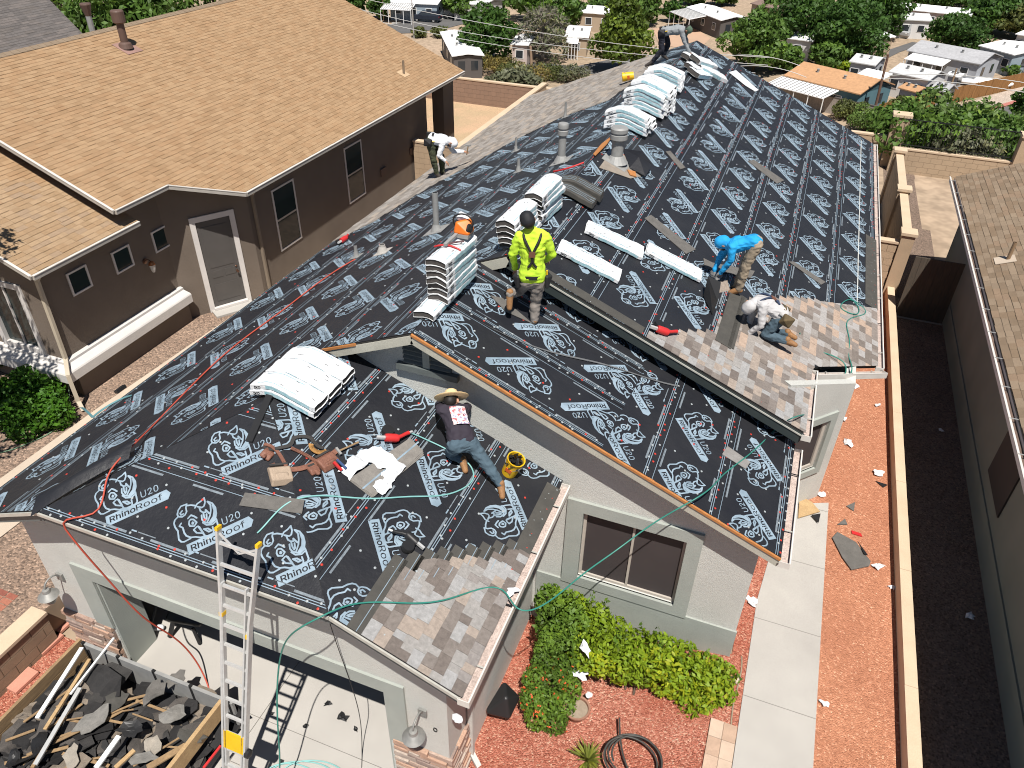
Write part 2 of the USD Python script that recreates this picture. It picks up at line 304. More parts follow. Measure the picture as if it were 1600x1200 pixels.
# ---------------------------------------------------------------- main house, measurements
ZE, S = 2.7, 0.4188
K = math.hypot(1, S); CS, SN = 1/K, S/K
XG, X1, X2, C1 = 3.7914, 5.2803, 5.7909, 1.6336
XGR, XR1, XR2A, XR2B = 7.5196, 10.6986, 10.7447, 11.9907
Y1, Y2, Y3, Y3B, YB = 3.5113, 5.8784, 7.8216, 9.2063, 23.2
Y1W = 3.76
zl = lambda x: ZE+S*x
def zr(xr, x): return zl(xr)-S*(x-xr)
HY = XG-C1; C2 = 2*XG-C1
FL = frame((0, 0, ZE), (0, -1, 0), (CS, 0, SN))
FG = frame((XGR, 0, zr(XG, XGR)), (0, 1, 0), (-CS, 0, SN))
FA = frame((XR1, 0, zr(X1, XR1)), (0, 1, 0), (-CS, 0, SN))
FB = frame((XR2B, 0, zr(X2, XR2B)), (0, 1, 0), (-CS, 0, SN))
FF = frame((0, 0, zl(C1)), (1, 0, 0), (0, CS, SN))
PL = Polygon([(0, 0), (0, C1*K), (-HY, XG*K), (-Y1, XG*K), (-Y1, X1*K), (-Y2, X1*K), (-Y2, X2*K), (-YB, X2*K), (-YB, 0)])
PG = Polygon([(0, 0), (0, (XGR-C2)*K), (HY, (XGR-XG)*K), (Y1W, (XGR-XG)*K), (Y1W, 0)])
PA = Polygon([(Y1, 0), (Y1, (XR1-X1)*K), (Y2+.3, (XR1-X1)*K), (Y2+.3, 0)])
PB = Polygon([(Y2, (XR2B-XR2A)*K), (Y2, (XR2B-X2)*K), (YB, (XR2B-X2)*K), (YB, 0), (Y3B, 0), (Y3, (XR2B-XR2A)*K)])
PF = Polygon([(C1, 0), (C2, 0), (XG, HY*K)])
house = thing('house', 'long pale stucco house being re-roofed, black printed underlayment and first grey shingles', 'house', (5.5, 8, 0))
for n, P, fr in (('left', PL, FL), ('garage', PG, FG), ('gable', PA, FA), ('main', PB, FB), ('hip', PF, FF)):
    part(house, 'roof_deck', MB().plate(P, fr, -0.055, 0.0), M_dkd)
# walls (front faces stand where the photograph shows them)
def wall_poly(name, pts, y0, y1, m, par=None, label=None):
    """a wall facing the front: polygon in x, z between two depths"""
    fr = frame((0, y1, 0), (1, 0, 0), (0, 0, 1))
    return part(par or house, name, MB().plate(Polygon(pts).buffer(0) if not hasattr(pts, 'geom_type') else pts, fr, 0.0, y1-y0), m, label)
GW0, GW1 = 0.4, 7.14
OPL, OPR, OPT = 1.42, 6.25, 1.50
gar = Polygon([(GW0, -.8), (GW0, zl(GW0)-.07), (C1, zl(C1)-.07), (C2, zl(C1)-.07), (GW1, zr(XG, GW1)-.07), (GW1, -.8)]).difference(sbox(OPL, -1, OPR, OPT))
wall_poly('wall', gar, 0.42, 0.62, M_stucco)
trim = sbox(OPL-.34, -.05, OPR+.3, OPT+.28).difference(sbox(OPL, -1, OPR, OPT))
trim = unary_union([sbox(OPL-.34, .38, OPL, OPT+.25), sbox(OPR, .38, OPR+.3, OPT+.25), sbox(OPL-.34, OPT, OPR+.3, OPT+.25)])
wall_poly('garage_trim', trim, 0.385, 0.425, M_trim)
part(house, 'jamb', MB().box((OPL-.001, .43, -.62), (OPL+.03, .95, OPT)), M_trim); part(house, 'jamb', MB().box((OPR-.03, .43, -.62), (OPR+.001, .95, OPT)), M_trim)
part(house, 'wall', MB().box((GW1-.2, .621, -.8), (GW1, Y1W-.001, zr(XG, GW1)-.07)), M_stucco)
part(house, 'wall', MB().box((GW0, .621, -.8), (GW0+.2, 22.8, zl(GW0)-.07)), M_stucco)
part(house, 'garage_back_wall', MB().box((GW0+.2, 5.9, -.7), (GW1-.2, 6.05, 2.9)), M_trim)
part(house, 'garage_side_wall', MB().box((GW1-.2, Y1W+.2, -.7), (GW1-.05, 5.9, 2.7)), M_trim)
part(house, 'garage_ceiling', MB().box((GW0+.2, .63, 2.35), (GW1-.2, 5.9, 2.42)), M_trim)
# raised sectional door hanging below the garage ceiling
for k in range(4): part(house, 'door_panel', MB().box((OPL-.05, 1.05+k*.56, 1.56), (OPR+.05, 1.6+k*.56, 1.61)), mat('garage_door', (.10, .10, .095), .6))
gab = Polygon([(XG-.35, 3.2), (XG-.35, zl(XG-.35)-.1), (X1, zl(X1)-.1), (10.45, zr(X1, 10.45)-.1), (10.45, -.4), (7.1, -.7), (6.9, 2.4)])
WX0, WX1, WZ0, WZ1 = onY(913, 798, Y1W)[0], onY(1052, 945, Y1W)[0], onY(1052, 944, Y1W)[2], onY(990, 821, Y1W)[2]
gab = gab.difference(sbox(WX0, WZ0, WX1, WZ1))
wall_poly('wall', gab, Y1W, Y1W+.2, M_stucco)
part(house, 'wall', MB().box((10.25, Y1W+.2, -.4), (10.45, 7.2, 2.6)), M_stucco)
# window on the gable wall: surround, frame, two screened panes
sur = sbox(WX0-.26, WZ0-.2, WX1+.22, WZ1+.22).difference(sbox(WX0, WZ0, WX1, WZ1))
wsur = wall_poly('window_surround', sur, Y1W-.045, Y1W+.02, M_trim)
wfr = Polygon(sbox(WX0, WZ0, WX1, WZ1)).difference(unary_union([sbox(WX0+.045, WZ0+.05, (WX0+WX1)/2-.018, WZ1-.045), sbox((WX0+WX1)/2+.018, WZ0+.05, WX1-.045, WZ1-.045)]))
wf = wall_poly('window_frame', wfr, Y1W+.045, Y1W+.10, M_fr)
part(wf, 'window_screen', MB().box((WX0+.03, Y1W+.075, WZ0+.03), ((WX0+WX1)/2, Y1W+.09, WZ1-.03)), M_screen)
part(wf, 'window_screen', MB().box(((WX0+WX1)/2, Y1W+.078, WZ0+.03), (WX1-.03, Y1W+.093, WZ1-.03)), M_screen)
# lower stucco band
wall_poly('wall_band', [(7.2, -.6), (7.2, .62), (10.47, .62), (10.47, -.5)], Y1W-.03, Y1W+.01, M_trim)
# attic vent with louvre slats below the gable peak
v0, v1 = onY(632, 535, Y1W), onY(707, 590, Y1W)
vz1, vz0, vx0, vx1 = 4.62, 4.22, v0[0]-.02, v0[0]+.74
lv = part(house, 'attic_vent', MB().box((vx0-.1, Y1W-.09, vz0-.1), (vx1+.12, Y1W, vz0-.0)), M_dgrn)
part(lv, 'vent_mullion', MB().box(((vx0+vx1)/2-.06, Y1W-.05, vz0), ((vx0+vx1)/2+.05, Y1W, vz1-.06)), M_trim)
for side in (0, 1):
    a = vx0 if side == 0 else (vx0+vx1)/2+.05; b = (vx0+vx1)/2-.06 if side == 0 else vx1
    top = min(zl((a+b)/2), zr(X1, b))-.22
    part(lv, 'vent_backing', MB().box((a, Y1W-.004, vz0), (b, Y1W-.001, top)), M_dgrn)
    k = 0
    while vz0+.075*k+.05 < top:
        z = vz0+.075*k+.02; part(lv, 'slat', MB().hexa([(a, Y1W-.05, z), (b, Y1W-.05, z), (b, Y1W-.006, z+.035), (a, Y1W-.006, z+.035)], [(a, Y1W-.05, z+.012), (b, Y1W-.05, z+.012), (b, Y1W-.006, z+.047), (a, Y1W-.006, z+.047)]), M_dgrn); k += 1
# slanting front wall of the main part with its window
d0, d1 = A([10.45, 6.82]), A([11.58, 8.08])
dn = nrm([d1[1]-d0[1], -(d1[0]-d0[0])])
DW = frame((d0[0], d0[1], 0), (d1[0]-d0[0], d1[1]-d0[1], 0), (0, 0, 1)); dl = np.linalg.norm(d1-d0)
hole = sbox(.28, .95, 1.28, 2.1)
part(house, 'wall', MB().plate(Polygon([(0, -.3), (dl, -.3), (dl, 2.76), (0, 3.25)]).difference(hole), DW, -.15, 0), M_stucco)
ds = part(house, 'window_surround', MB().plate(sbox(.13, .8, 1.43, 2.25).difference(hole), DW, -.02, .045), M_trim)
part(ds, 'window_frame', MB().plate(hole.difference(sbox(.35, 1.02, 1.21, 2.03)), DW, -.08, -.03), M_fr)
part(ds, 'window_screen', MB().plate(sbox(.3, .97, 1.26, 2.08), DW, -.07, -.06), M_screen)
part(house, 'wall', MB().box((11.42, 8.1, -.3), (11.58, 22.8, 2.72)), M_stucco)
part(house, 'wall', MB().box((GW0, 22.7, -.5), (11.5, 22.9, 2.5)), M_stucco)
# ---------------------------------------------------------------- edges of the roof
def edge(name, p, q, w, h, m, lab=None, dz=0.0): return part(house, name, MB().beam(A(p)+A([0, 0, dz]), A(q)+A([0, 0, dz]), w, h), m, lab)
e0, e1, e2, e3 = (0, 0, ZE), (C1, 0, zl(C1)), (C2, 0, zl(C1)), (XGR, 0, zr(XG, XGR))
for p, q in ((e0, e1), (e1, e2), (e2, e3)): edge('drip_edge', A(p)+A([0, -.012, 0]), A(q)+A([0, -.012, 0]), .022, .05, M_drip, dz=-.03)
for p, q in ((e0, e1), (e1, e2), (e2, e3)): edge('fascia', A(p)+A([0, .05, 0]), A(q)+A([0, .05, 0]), .03, .14, M_dgrn, dz=-.13)
r0, r1, r2 = (XG+.02, Y1, zl(XG+.02)), (X1, Y1, zl(X1)), (XR1, Y1, zr(X1, XR1))
edge('fascia', r0, r1, .03, .13, M_fascia, dz=-.10); edge('fascia', r1, r2, .03, .13, M_fascia, dz=-.10)
edge('wood_edge', A(r1)+A([0, -.012, 0]), A(r2)+A([0, -.012, 0]), .04, .035, M_newwood, 'orange new wood edge along the gable rake', dz=-.012)
edge('wood_edge', A(r0)+A([-.05, -.012, -.02]), A(r0)+A([.55, -.012, .23]), .04, .035, M_newwood, dz=-.012)
s0, s1 = (X2-.0, Y2, zl(X2)), (XR2A, Y2, zr(X2, XR2A))
edge('fascia', (X2, Y2, zl(X2)), s1, .03, .19, M_step, 'dark painted fascia of the roof step', dz=-.13)
edge('drip_edge', (X2+.3, Y2-.02, zl(X2)-.3*S), A(s1)+A([0, -.02, 0]), .02, .022, M_drip, dz=-.055)
edge('fascia', (X1-.1, Y2, zl(X1-.1)), s0, .03, .16, M_fascia, dz=-.11)
part(house, 'step_wall', MB().hexa([(X1, Y2+.28, zl(X1)-.5), (XR2A-.1, Y2+.28, zr(X2, XR2A)-.9), (XR2A-.1, Y2+.4, zr(X2, XR2A)-.9), (X1, Y2+.4, zl(X1)-.5)],
     [(X1, Y2+.28, zl(X1)-.06), (XR2A-.1, Y2+.28, zr(X2, XR2A-.1)-.06), (XR2A-.1, Y2+.4, zr(X2, XR2A-.1)-.06), (X1, Y2+.4, zl(X1)-.06)]), M_dgrn)
edge('fascia', (0, YB, ZE), (X2, YB, zl(X2)), .03, .14, M_fascia, dz=-.11); edge('fascia', (X2, YB, zl(X2)), (XR2B, YB, zr(X2, XR2B)), .03, .14, M_fascia, dz=-.11)
edge('drip_edge', (-.012, 0, ZE), (-.012, YB, ZE), .022, .06, M_gutw, dz=-.03)
def gutter(p, q, out, strap=0.9):
    """open trough below the eave from p to q, hanging outwards"""
    p, q, o = A(p, float), A(q, float), nrm(out); up = A([0, 0, 1.]); w, h, t = .125, .10, .008
    d = nrm(q-p)
    def slab(a, b, c, e, m, nm='gutter'):   # section between offsets a..b outward and heights c..e
        f = lambda P: [P+o*a+up*c, P+o*b+up*c]
        return MB().hexa([p+o*a+up*c, p+o*b+up*c, q+o*b+up*c, q+o*a+up*c][::1 if np.dot(np.cross(o, d), up) > 0 else -1], [p+o*a+up*e, p+o*b+up*e, q+o*b+up*e, q+o*a+up*e][::1 if np.dot(np.cross(o, d), up) > 0 else -1])
    b = MB()
    for s_ in (slab(.004, w, -h-t, -h, 0), slab(w-.002, w+.012, -h-t, .0, 0), slab(.001, .008, -h, -.03, 0)): b.add(*s_.get())
    b.obox(p+o*(w/2)-up*(h/2)-d*.004, o, d, up, w+.02, .008, h+t); b.obox(q+o*(w/2)-up*(h/2)+d*.004, o, d, up, w+.02, .008, h+t)
    g = part(house, 'gutter', b, M_gutw)
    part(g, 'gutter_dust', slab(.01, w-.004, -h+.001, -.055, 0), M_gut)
    L = np.linalg.norm(q-p); n = max(2, int(L/strap)); lip = MB().obox((p+q)/2+o*(w+.004)+up*.004, d, o, up, L, .02, .012); part(g, 'gutter_lip', lip, M_gutw)
    for i in range(n):
        c = p+d*L*(i+.5)/n; part(g, 'gutter_strap', MB().obox(c+o*w/2-up*.008, o, d, up, w, .022, .006), M_black if i % 3 == 1 else M_drip)
    return g
gutter((XGR, -.02, zr(XG, XGR)-.01), (XGR, Y1W-.05, zr(XG, XGR)-.01), (1, 0, 0))
gutter((XR1, Y1-.05, zr(X1, XR1)-.01), (XR1, Y2+.1, zr(X1, XR1)-.01), (1, 0, 0))
gutter((XR2A, Y2-.05, zr(X2, XR2A)-.01), (XR2A, Y3-.06, zr(X2, XR2A)-.01), (1, 0, 0))
gutter((XR2A+.06, Y3-.06, zr(X2, XR2A)-.03), (XR2B+.1, Y3B-.05, zr(X2, XR2B)-.03), (dn[0], dn[1], 0), 0.6)
gutter((XR2B, Y3B-.02, zr(X2, XR2B)-.01), (XR2B, YB, zr(X2, XR2B)-.01), (1, 0, 0), 1.1)
# downspout at the garage corner
b = MB(); ds_ = [(GW1+.42, .12, 2.68), (GW1+.30, .2, 2.5), (GW1+.06, .52, 1.25), (GW1+.06, .55, 1.1), (GW1+.06, .55, -.35), (GW1+.16, .5, -.5)]
ds_ = [(GW1+.44, .05, zr(XG, XGR)-.12), (GW1+.3, .3, 2.25), (GW1+.06, .95, 1.75), (GW1+.06, 1.0, 1.6), (GW1+.06, 1.0, -.4), (GW1+.2, .92, -.52)]
for i in range(len(ds_)-1): b.beam(ds_[i], ds_[i+1], .075, .06, ext=.01)
part(house, 'downspout', b, M_stucco)
# ---------------------------------------------------------------- the printed emblem: a rhinoceros head in line, with its lettering
_T = lambda s, b: unary_union([Polygon(t) for t in (lambda m: A(m.vertices)[A(m.faces)[A(m.face_normals)[:, 2] > .9]][:, :, :2])(meshkit.text_mesh(s, 1.0, 0.01, b)) if Polygon(t).area > 1e-9]).buffer(0.002)
_raw = [[(375, 345), (440, 335), (525, 345)], [(510, 380), (545, 315), (610, 270), (660, 215), (677, 285), (660, 350), (625, 375), (550, 360)],
 [(580, 375), (600, 430), (640, 455), (690, 450), (685, 410), (720, 445), (745, 470)], [(715, 275), (765, 330), (772, 420), (760, 500), (720, 600)],
 [(715, 275), (790, 300), (845, 370), (862, 470), (840, 580), (780, 630), (720, 625), (660, 610), (625, 570), (620, 500)], [(800, 330), (827, 420), (815, 520), (760, 600)],
 [(375, 320), (280, 355), (235, 420), (220, 490), (235, 525), (300, 530), (345, 500), (375, 440), (360, 380), (375, 320)], [(300, 430), (265, 470), (285, 500), (320, 480)],
 [(235, 525), (180, 580), (165, 640), (185, 700), (230, 760), (240, 830), (245, 900), (290, 940), (340, 935), (440, 880)],
 [(285, 635), (255, 680), (310, 705), (335, 790), (370, 840), (440, 865), (520, 855), (600, 865), (680, 840), (800, 830), (870, 780), (905, 720), (885, 650), (860, 560)],
 [(395, 555), (445, 500), (500, 520), (540, 545)], [(415, 600), (440, 570), (490, 570), (540, 620), (500, 680), (430, 680), (410, 640), (415, 600)], [(470, 615), (490, 625), (480, 645), (465, 640), (470, 615)],
 [(540, 690), (490, 740), (540, 790), (650, 795), (600, 730), (560, 680)], [(655, 725), (720, 715), (785, 750), (740, 770), (655, 725)], [(680, 840), (640, 790), (600, 720), (580, 690)],
 [(640, 620), (700, 660), (800, 650), (855, 600)], [(800, 690), (820, 760), (810, 800)], [(650, 470), (665, 540), (690, 580)], [(700, 480), (705, 560)]]
_a0 = FF.uv(250+408/10.667, 740+1160/10.667); 
def _loc(p):
    d = FF.uv(250+p[0]/10.667, 740+p[1]/10.667)-_a0; c = math.sqrt(.5); return (d[0]*c+d[1]*c, -d[0]*c+d[1]*c)
_lines = [[_loc(p) for p in pl] for pl in _raw]
_head = unary_union([LineString(p).buffer(.0105, quad_segs=2) for p in _lines])
_fill = unary_union([Polygon([_loc(p) for p in [(772, 420), (800, 330), (845, 370), (862, 470), (840, 580), (780, 630), (720, 610), (760, 520)]]).buffer(-.004)]).intersection(Polygon([_loc(p) for p in [(800, 330), (845, 370), (862, 470), (840, 580), (780, 630), (740, 615), (815, 520), (827, 420)]]).buffer(0))
_fit = lambda g, x0, x1, y0, y1: affinity.translate(affinity.scale(g, (x1-x0)/(g.bounds[2]-g.bounds[0]), (y1-y0)/(g.bounds[3]-g.bounds[1]), origin=(g.bounds[0], g.bounds[1])), x0-g.bounds[0], y0-g.bounds[1])
_box = Polygon([(0, 0), (.79, 0), (.835, .075), (.79, .15), (0, .15)])
_rh, _rf, _u2 = _fit(_T('Rhino', True), .045, .375, .033, .122), _fit(_T('Roof', False), .385, .725, .033, .125), _fit(_T('U20', False), .47, .70, .185, .285)
LOGO = unary_union([_head, _fill, _box.difference(unary_union([_rh, _rf])), _u2]).buffer(0)
LOGO = affinity.translate(LOGO, -.40, -.20)
LOGO_N = LOGO.simplify(.0022).buffer(0); LOGO_F = LOGO.simplify(.006).buffer(0)
# ---------------------------------------------------------------- underlayment: overlapping courses, each a sheet of its own, printed
def membrane(fr, P, nstrip, pitch, flips, u_off, ang_near=None, urange=None, axis=0, v_start=0.0, w=1.13, step=1.3, nails=1.0, seed=1, lines=.8):
    R = rng(seed); ink, faint, red, white = MB(), MB(), MB(), MB(); b = P.bounds
    for k in range(nstrip):
        a = v_start+k*pitch
        if axis == 0:
            S_ = sbox(b[0]-.1, a-(.03 if k == 0 else 0), b[2]+.1, a+w); hf = lambda u, v: .014-.009*np.clip((v-a)/w, 0, 1)
        else:
            S_ = sbox(a, b[1]-.1, a+w, b[3]+.1); hf = lambda u, v: .014-.009*np.clip((u-a)/w, 0, 1)
        c = S_.intersection(P)
        if c.is_empty: continue
        m = MB().sheet(c, fr, hf); vv, ff = m.get()
        m.sheet(c, fr, lambda u, v: hf(u, v)-.003); part(house, 'underlayment_sheet', m, M_mem)
        vis = sbox(*((b[0]-.1, a-.02, b[2]+.1, a+pitch) if axis == 0 else (a-.02, b[1]-.1, a+pitch, b[3]+.1))).intersection(P).buffer(-.006)
        hp = lambda u, v: hf(u, v)+.0025
        l0, l1 = (b[0], b[2]) if axis == 0 else (b[1], b[3])
        def bar(x0, x1, y0, y1): return sbox(x0, y0, x1, y1) if axis == 0 else sbox(y0, x0, y1, x1)
        for off, wd in ((.055, .009), (.085, .009), (pitch-.055, .007)): ink.sheet(bar(l0, l1, a+off, a+off+wd).intersection(vis), fr, hp)
        x = l0+R.uniform(0, .5)
        while x < l1:
            L = R.uniform(.5, .9)
            if R.random() > lines: x += L; continue
            faint.sheet(bar(x, x+L, a+.112, a+.142).intersection(vis), fr, hp); faint.sheet(bar(x+.1, x+L, a+pitch-.115, a+pitch-.087).intersection(vis), fr, hp)
            if R.random() < .8: ink.sheet(bar(x+L+.05, x+L+.13, a+.16, a+.178).intersection(vis), fr, hp); faint.sheet(bar(x+L+.15, x+L+.42, a+.163, a+.175).intersection(vis), fr, hp)
            x += L+R.uniform(.25, .5)
        f = flips[k % len(flips)]; x = u_off[k % len(u_off)]
        while x > l0: x -= step
        while x < l1+.6:
            cx, cy = (x, a+.53) if axis == 0 else (a+.53, x)
            p = fr(cx, cy); near = np.linalg.norm(p-CAM_P) < 15
            g = affinity.translate(affinity.rotate(LOGO_N if near else LOGO_F, f, origin=(0, 0)), cx, cy).buffer(0).intersection(vis.buffer(0))
            ink.sheet(g, fr, hp); x += step*R.uniform(.99, 1.01)
        # cap nails: close along the laps, sparse between them
        for off, dx, pr in ((.03, .19, .45), (.10, .21, .35), (.55, .5, .25), (.8, .55, .2), (.35, .55, .2)):
            x = l0+R.uniform(0, dx)
            while x < l1:
                cx, cy = x+R.normal(0, .02), a+off+R.normal(0, .018)
                if axis == 1: cx, cy = cy, cx
                if R.random() < nails and vis.contains(Point(cx, cy)):
                    t = red if R.random() < pr else white; h = float(hf(cx, cy)); r = .018
                    t.lathe(fr(cx, cy, h), [(r, .001), (r*.9, .006), (0.002, .009)], 6, fr.N)
                x += dx*R.uniform(.8, 1.25)
    part(house, 'underlayment_print', ink, M_print, kind='stuff'); part(house, 'underlayment_lines', faint, M_ink2, kind='stuff')
    part(house, 'cap_nail', red, M_capr, 'red plastic cap nails', kind='stuff'); part(house, 'cap_nail', white, M_capw, 'pale plastic cap nails', kind='stuff')
membrane(FF, PF, 3, 1.035, [45, 45, 45], [2.86, 2.71, 2.8], step=1.26, seed=3)
membrane(FG, PG, 5, 1.04, [45, -135, 45, 45], [2.75, 2.48, 1.3, 2.0], step=1.28, seed=4)
PA1 = PA.intersection(Polygon([(0, 3.0), (9, 2.55), (9, 9), (0, 9)])); PA0 = PA.difference(PA1)
membrane(FA, PA0, 4, 1.04, [45, -135, -135], [3.93, 4.85, 3.84], step=1.25, seed=5)
membrane(FA, PA1, 4, 1.05, [135, 135], [5.64, 5.64], axis=1, v_start=3.5, step=1.23, seed=6)
membrane(FB, PB, 7, 1.04, [-135, -135, -135, -135, 45, -135, 45], [12.83, 12.66, 12.0, 10.08, 7.07, 8.38, 9.0], step=1.37, seed=7, lines=.6, nails=.65)
membrane(FL, PL, 7, 1.035, [-135, 45, -135, -135, 45, -135, 45], [-2.65, -2.6, -2.41, -6.57, -4.81, -4.0, -6.0], step=1.3, seed=8, nails=.4, lines=.45)
# ---------------------------------------------------------------- shingles
def shingles(parent, fr, P, e=0.145, tab=(.13, .36), parts=0, mats=None, field=None, seed=1, ends=None, name='shingle', thick=.013, h0=.006, order=None, v0=None):
    """courses of separate tabs; the nearest as parts, the rest joined into one part"""
    R = rng(seed); b = P.bounds; v0 = b[1] if v0 is None else v0; n = int((b[3]-v0)/e+.999); got = []
    for k in range(n):
        va = v0+k*e; vb = va+e+.012; row = P.intersection(sbox(b[0]-1, va, b[2]+1, va+e))
        for g in polys(row):
            u, u1 = g.bounds[0], g.bounds[2]
            u -= R.uniform(0, .1)
            while u < u1-.02:
                w = R.uniform(*tab); ub = min(u+w, u1); ua = max(u, g.bounds[0])
                mid = Point((ua+ub)/2, va+e/2)
                if ub-ua > .02 and g.distance(mid) < .02:
                    t = thick*R.uniform(.55, 1.25); j = R.uniform(-.006, .006)
                    got.append((ua+.0015, ub-.0015, va+j, vb, t, g.contains(sbox(ua, va+.002, ub, va+e-.002).buffer(-.004))))
                u += w
    d = [np.linalg.norm(fr((a+b_)/2, c)-CAM_P) for a, b_, c, *_ in got]; idx = np.argsort(d); near = set(idx[:parts].tolist()); rest = MB(); tones = []
    for i, (ua, ub, va, vb, t, full) in enumerate(got):
        m = MB()
        if full or True:
            a0, b0 = ua, ub; a1, b1 = ua, ub
            if not full:   # cut to the roof edge
                c = sbox(ua, va, ub, vb).intersection(P.buffer(.012))
                if c.is_empty or c.area < 2e-4: continue
                cc = A(c.convex_hull.exterior.coords)[:-1]
                m.plate(c.convex_hull, lambda u, v, h: fr(u, v, h0+np.where(h > 0, t*(1-.6*(v-va)/(vb-va)), 0)), 0, 1)
            else:
                m.hexa([fr(a0, va, h0), fr(b0, va, h0), fr(b1, vb, h0), fr(a1, vb, h0)], [fr(a0, va, h0+t), fr(b0, va, h0+t), fr(b1, vb, h0+t*.35), fr(a1, vb, h0+t*.35)])
        if i in near: part(parent, name, m, mats[int(R.integers(len(mats)))])
        elif m.n: rest.add(*m.get()); tones.append(np.full(m.n, R.random()))
    if rest.n: part(parent, name+'_field', rest, field or mats[0], kind='stuff', tone=np.concatenate(tones))
MIX = [SH[0], SH[0], SH[1], SH[1], SH[2], SH[2], SH[3], SH[3], SH[4], SH[4], SH[5]]
# garage corner: courses run back to a stepped end
ga, gb = FG.uv(824, 866), FG.uv(642, 884); steps = []; nG = 9
for k in range(nG):
    f = k/(nG-1); steps.append(ga[0]*(1-f)+gb[0]*f)
reg = unary_union([sbox(.0, k*.145-.03, max(.4, steps[k]), (k+1)*.145) for k in range(nG)]).intersection(PG.buffer(.02))
shingles(house, FG, reg, tab=(.09, .27), parts=185, mats=MIX, field=M_shf, seed=11, h0=.016, v0=-.03)
top = nG*.145
for k in range(nG):   # uncovered upper strip of every course, ending in the stair
    u1 = steps[k]; lo = (k+1)*.145-.02; ext = .16 if k < nG-1 else 0
    c = sbox(max(0, u1-.4 if k < nG-1 else 0), lo, u1+(.06 if k < nG-1 else .02), lo+.19).intersection(PG)
    part(house, 'shingle_headlap', MB().plate(c, FG, .012, .019+.001*(nG-k)*.0), M_head)
    part(house, 'sealant_line', MB().sheet(sbox(c.bounds[0], lo+.065, c.bounds[2], lo+.073).intersection(c), FG, .0225), M_print)
part(house, 'starter_strip', MB().plate(sbox(steps[0], -.03, Y1W-.2, .2).intersection(PG.buffer(.03)), FG, .016, .021), M_head)
# main right slope: the laid patch above the lower gutter
pts = [FB.uv(*q) for q in ((1003, 528), (1052, 524), (1088, 522), (1120, 522), (1140, 496), (1170, 472), (1243, 468), (1310, 476), (1373, 484))]
reg2 = Polygon([tuple(FB.of((XR2B, Y3B, zr(X2, XR2B)))), tuple(FB.of((XR2A, Y3, zr(X2, XR2A)))), tuple(FB.of((XR2A, Y2, zr(X2, XR2A)))), (Y2+.0, pts[0][1])]+[tuple(p) for p in pts]+[(pts[-1][0], 0)]).buffer(0)
rows = []; k = 0
while -.02+k*.145 < reg2.bounds[3]:
    r = reg2.intersection(sbox(0, -.02+k*.145, 40, -.02+(k+1)*.145))
    if not r.is_empty: rows.append(sbox(r.bounds[0]-0, r.bounds[1], r.bounds[2], r.bounds[3]) if k > 8 else r)
    k += 1
reg2 = unary_union(rows).intersection(PB.buffer(.02))
shingles(house, FB, reg2, tab=(.10, .30), parts=112, mats=MIX, field=M_shf, seed=12, h0=.016, v0=-.02)
# headlap strips and the starter along the right eave and the step
part(house, 'shingle_headlap', MB().plate(sbox(Y2+.01, pts[0][1]+.03, Y2+.22, (XR2B-X2)*K-.5), FB, .015, .021), M_head, 'dark starter strip along the roof step')
part(house, 'starter_strip', MB().plate(sbox(pts[-1][0]-.1, -.03, 15.2, .27), FB, .015, .021), M_head, 'dark starter strip along the right eave')
for (qa, qb, w) in (((1128, 540), (1153, 462), .3), ((1140, 545), (1168, 470), .12)):
    a, b_ = FB.uv(*qa), FB.uv(*qb); part(house, 'shingle_headlap', MB().plate(sbox(min(a[0], b_[0]), a[1]-w/2, max(a[0], b_[0]), a[1]+w/2), FB, .03, .036), M_head)
# left slope: shingles along the eave and over the far left part
lp = [FL.uv(*q) for q in ((505, 386), (585, 347), (640, 312), (677, 290), (740, 256), (800, 222), (875, 185), (950, 158), (1000, 122))]
reg3 = Polygon([(-YB, 0), (-YB, lp[-1][1])]+[(max(-YB, p[0]), p[1]) for p in lp[::-1]]+[(lp[0][0], 0)]).buffer(0).intersection(PL.buffer(.03))
M_shl = mat('shingle_field_left', (.30, .275, .25), 0.92, (.235, .215, .195), 5, speck=0.35, ss=420, bump=.3, bs=260, bd=.004, spec=.1, island=[(0, (1, 1, 1)), (.25, (1.15, 1.08, 1.0)), (.42, (.74, .72, .7)), (.6, (1.08, 1.08, 1.08)), (.75, (.86, .84, .82))])
shingles(house, FL, reg3, parts=0, field=M_shl, seed=13, h0=.016, tab=(.16, .42))
# ---------------------------------------------------------------- the brown house to the left
M_brn = mat('stucco_brown', (.175, .143, .117), .95, (.145, .118, .096), .8, bump=.7, bs=90, bd=.012, speck=.14, ss=110, spec=.08)
M_ledge = mat('ledge_white', (.56, .53, .50), .85, (.48, .46, .44), 2, bump=.2, bs=60, bd=.006, speck=.12, ss=120)
M_door = mat('door_grey', (.085, .078, .074), .55, (.075, .07, .066), 3)
M_trw = mat('door_trim', (.60, .57, .54), .6, (.53, .5, .48), 4)
lh = thing('house', 'brown stucco house with tan shingle roof, dark door and white ledge', 'house', (-7, 14, 0))
EZ, EX = 3.3, -2.72
UR = frame((EX, 0, EZ), (0, 1, 0), (-CS, 0, SN))
px = [(725, 111), (385, 301), (265, 286), (180, 329), (-160, 130), (-160, 138), (0, 98), (315, -2), (586, -2)]
pu = [UR.uv(*q) for q in px]
e_l, e_r = pu[1][0], pu[0][0]
rk_a, rk_b = pu[2], pu[3]
fr_y = rk_b[0]; rid = (UR.uv(0, 98)[1]+UR.uv(315, 0)[1])/2
PU = Polygon([(e_r, 0), (e_l, 0), (rk_a[0]-.1, rk_a[1]), (fr_y, rk_a[1]), (fr_y, rid), (e_r, rid)])
part(lh, 'roof_deck', MB().plate(PU, UR, -.09, 0), M_tan2)
b = MB(); rp = UR(0, rid); x_r = rp[0]; z_r = rp[2]
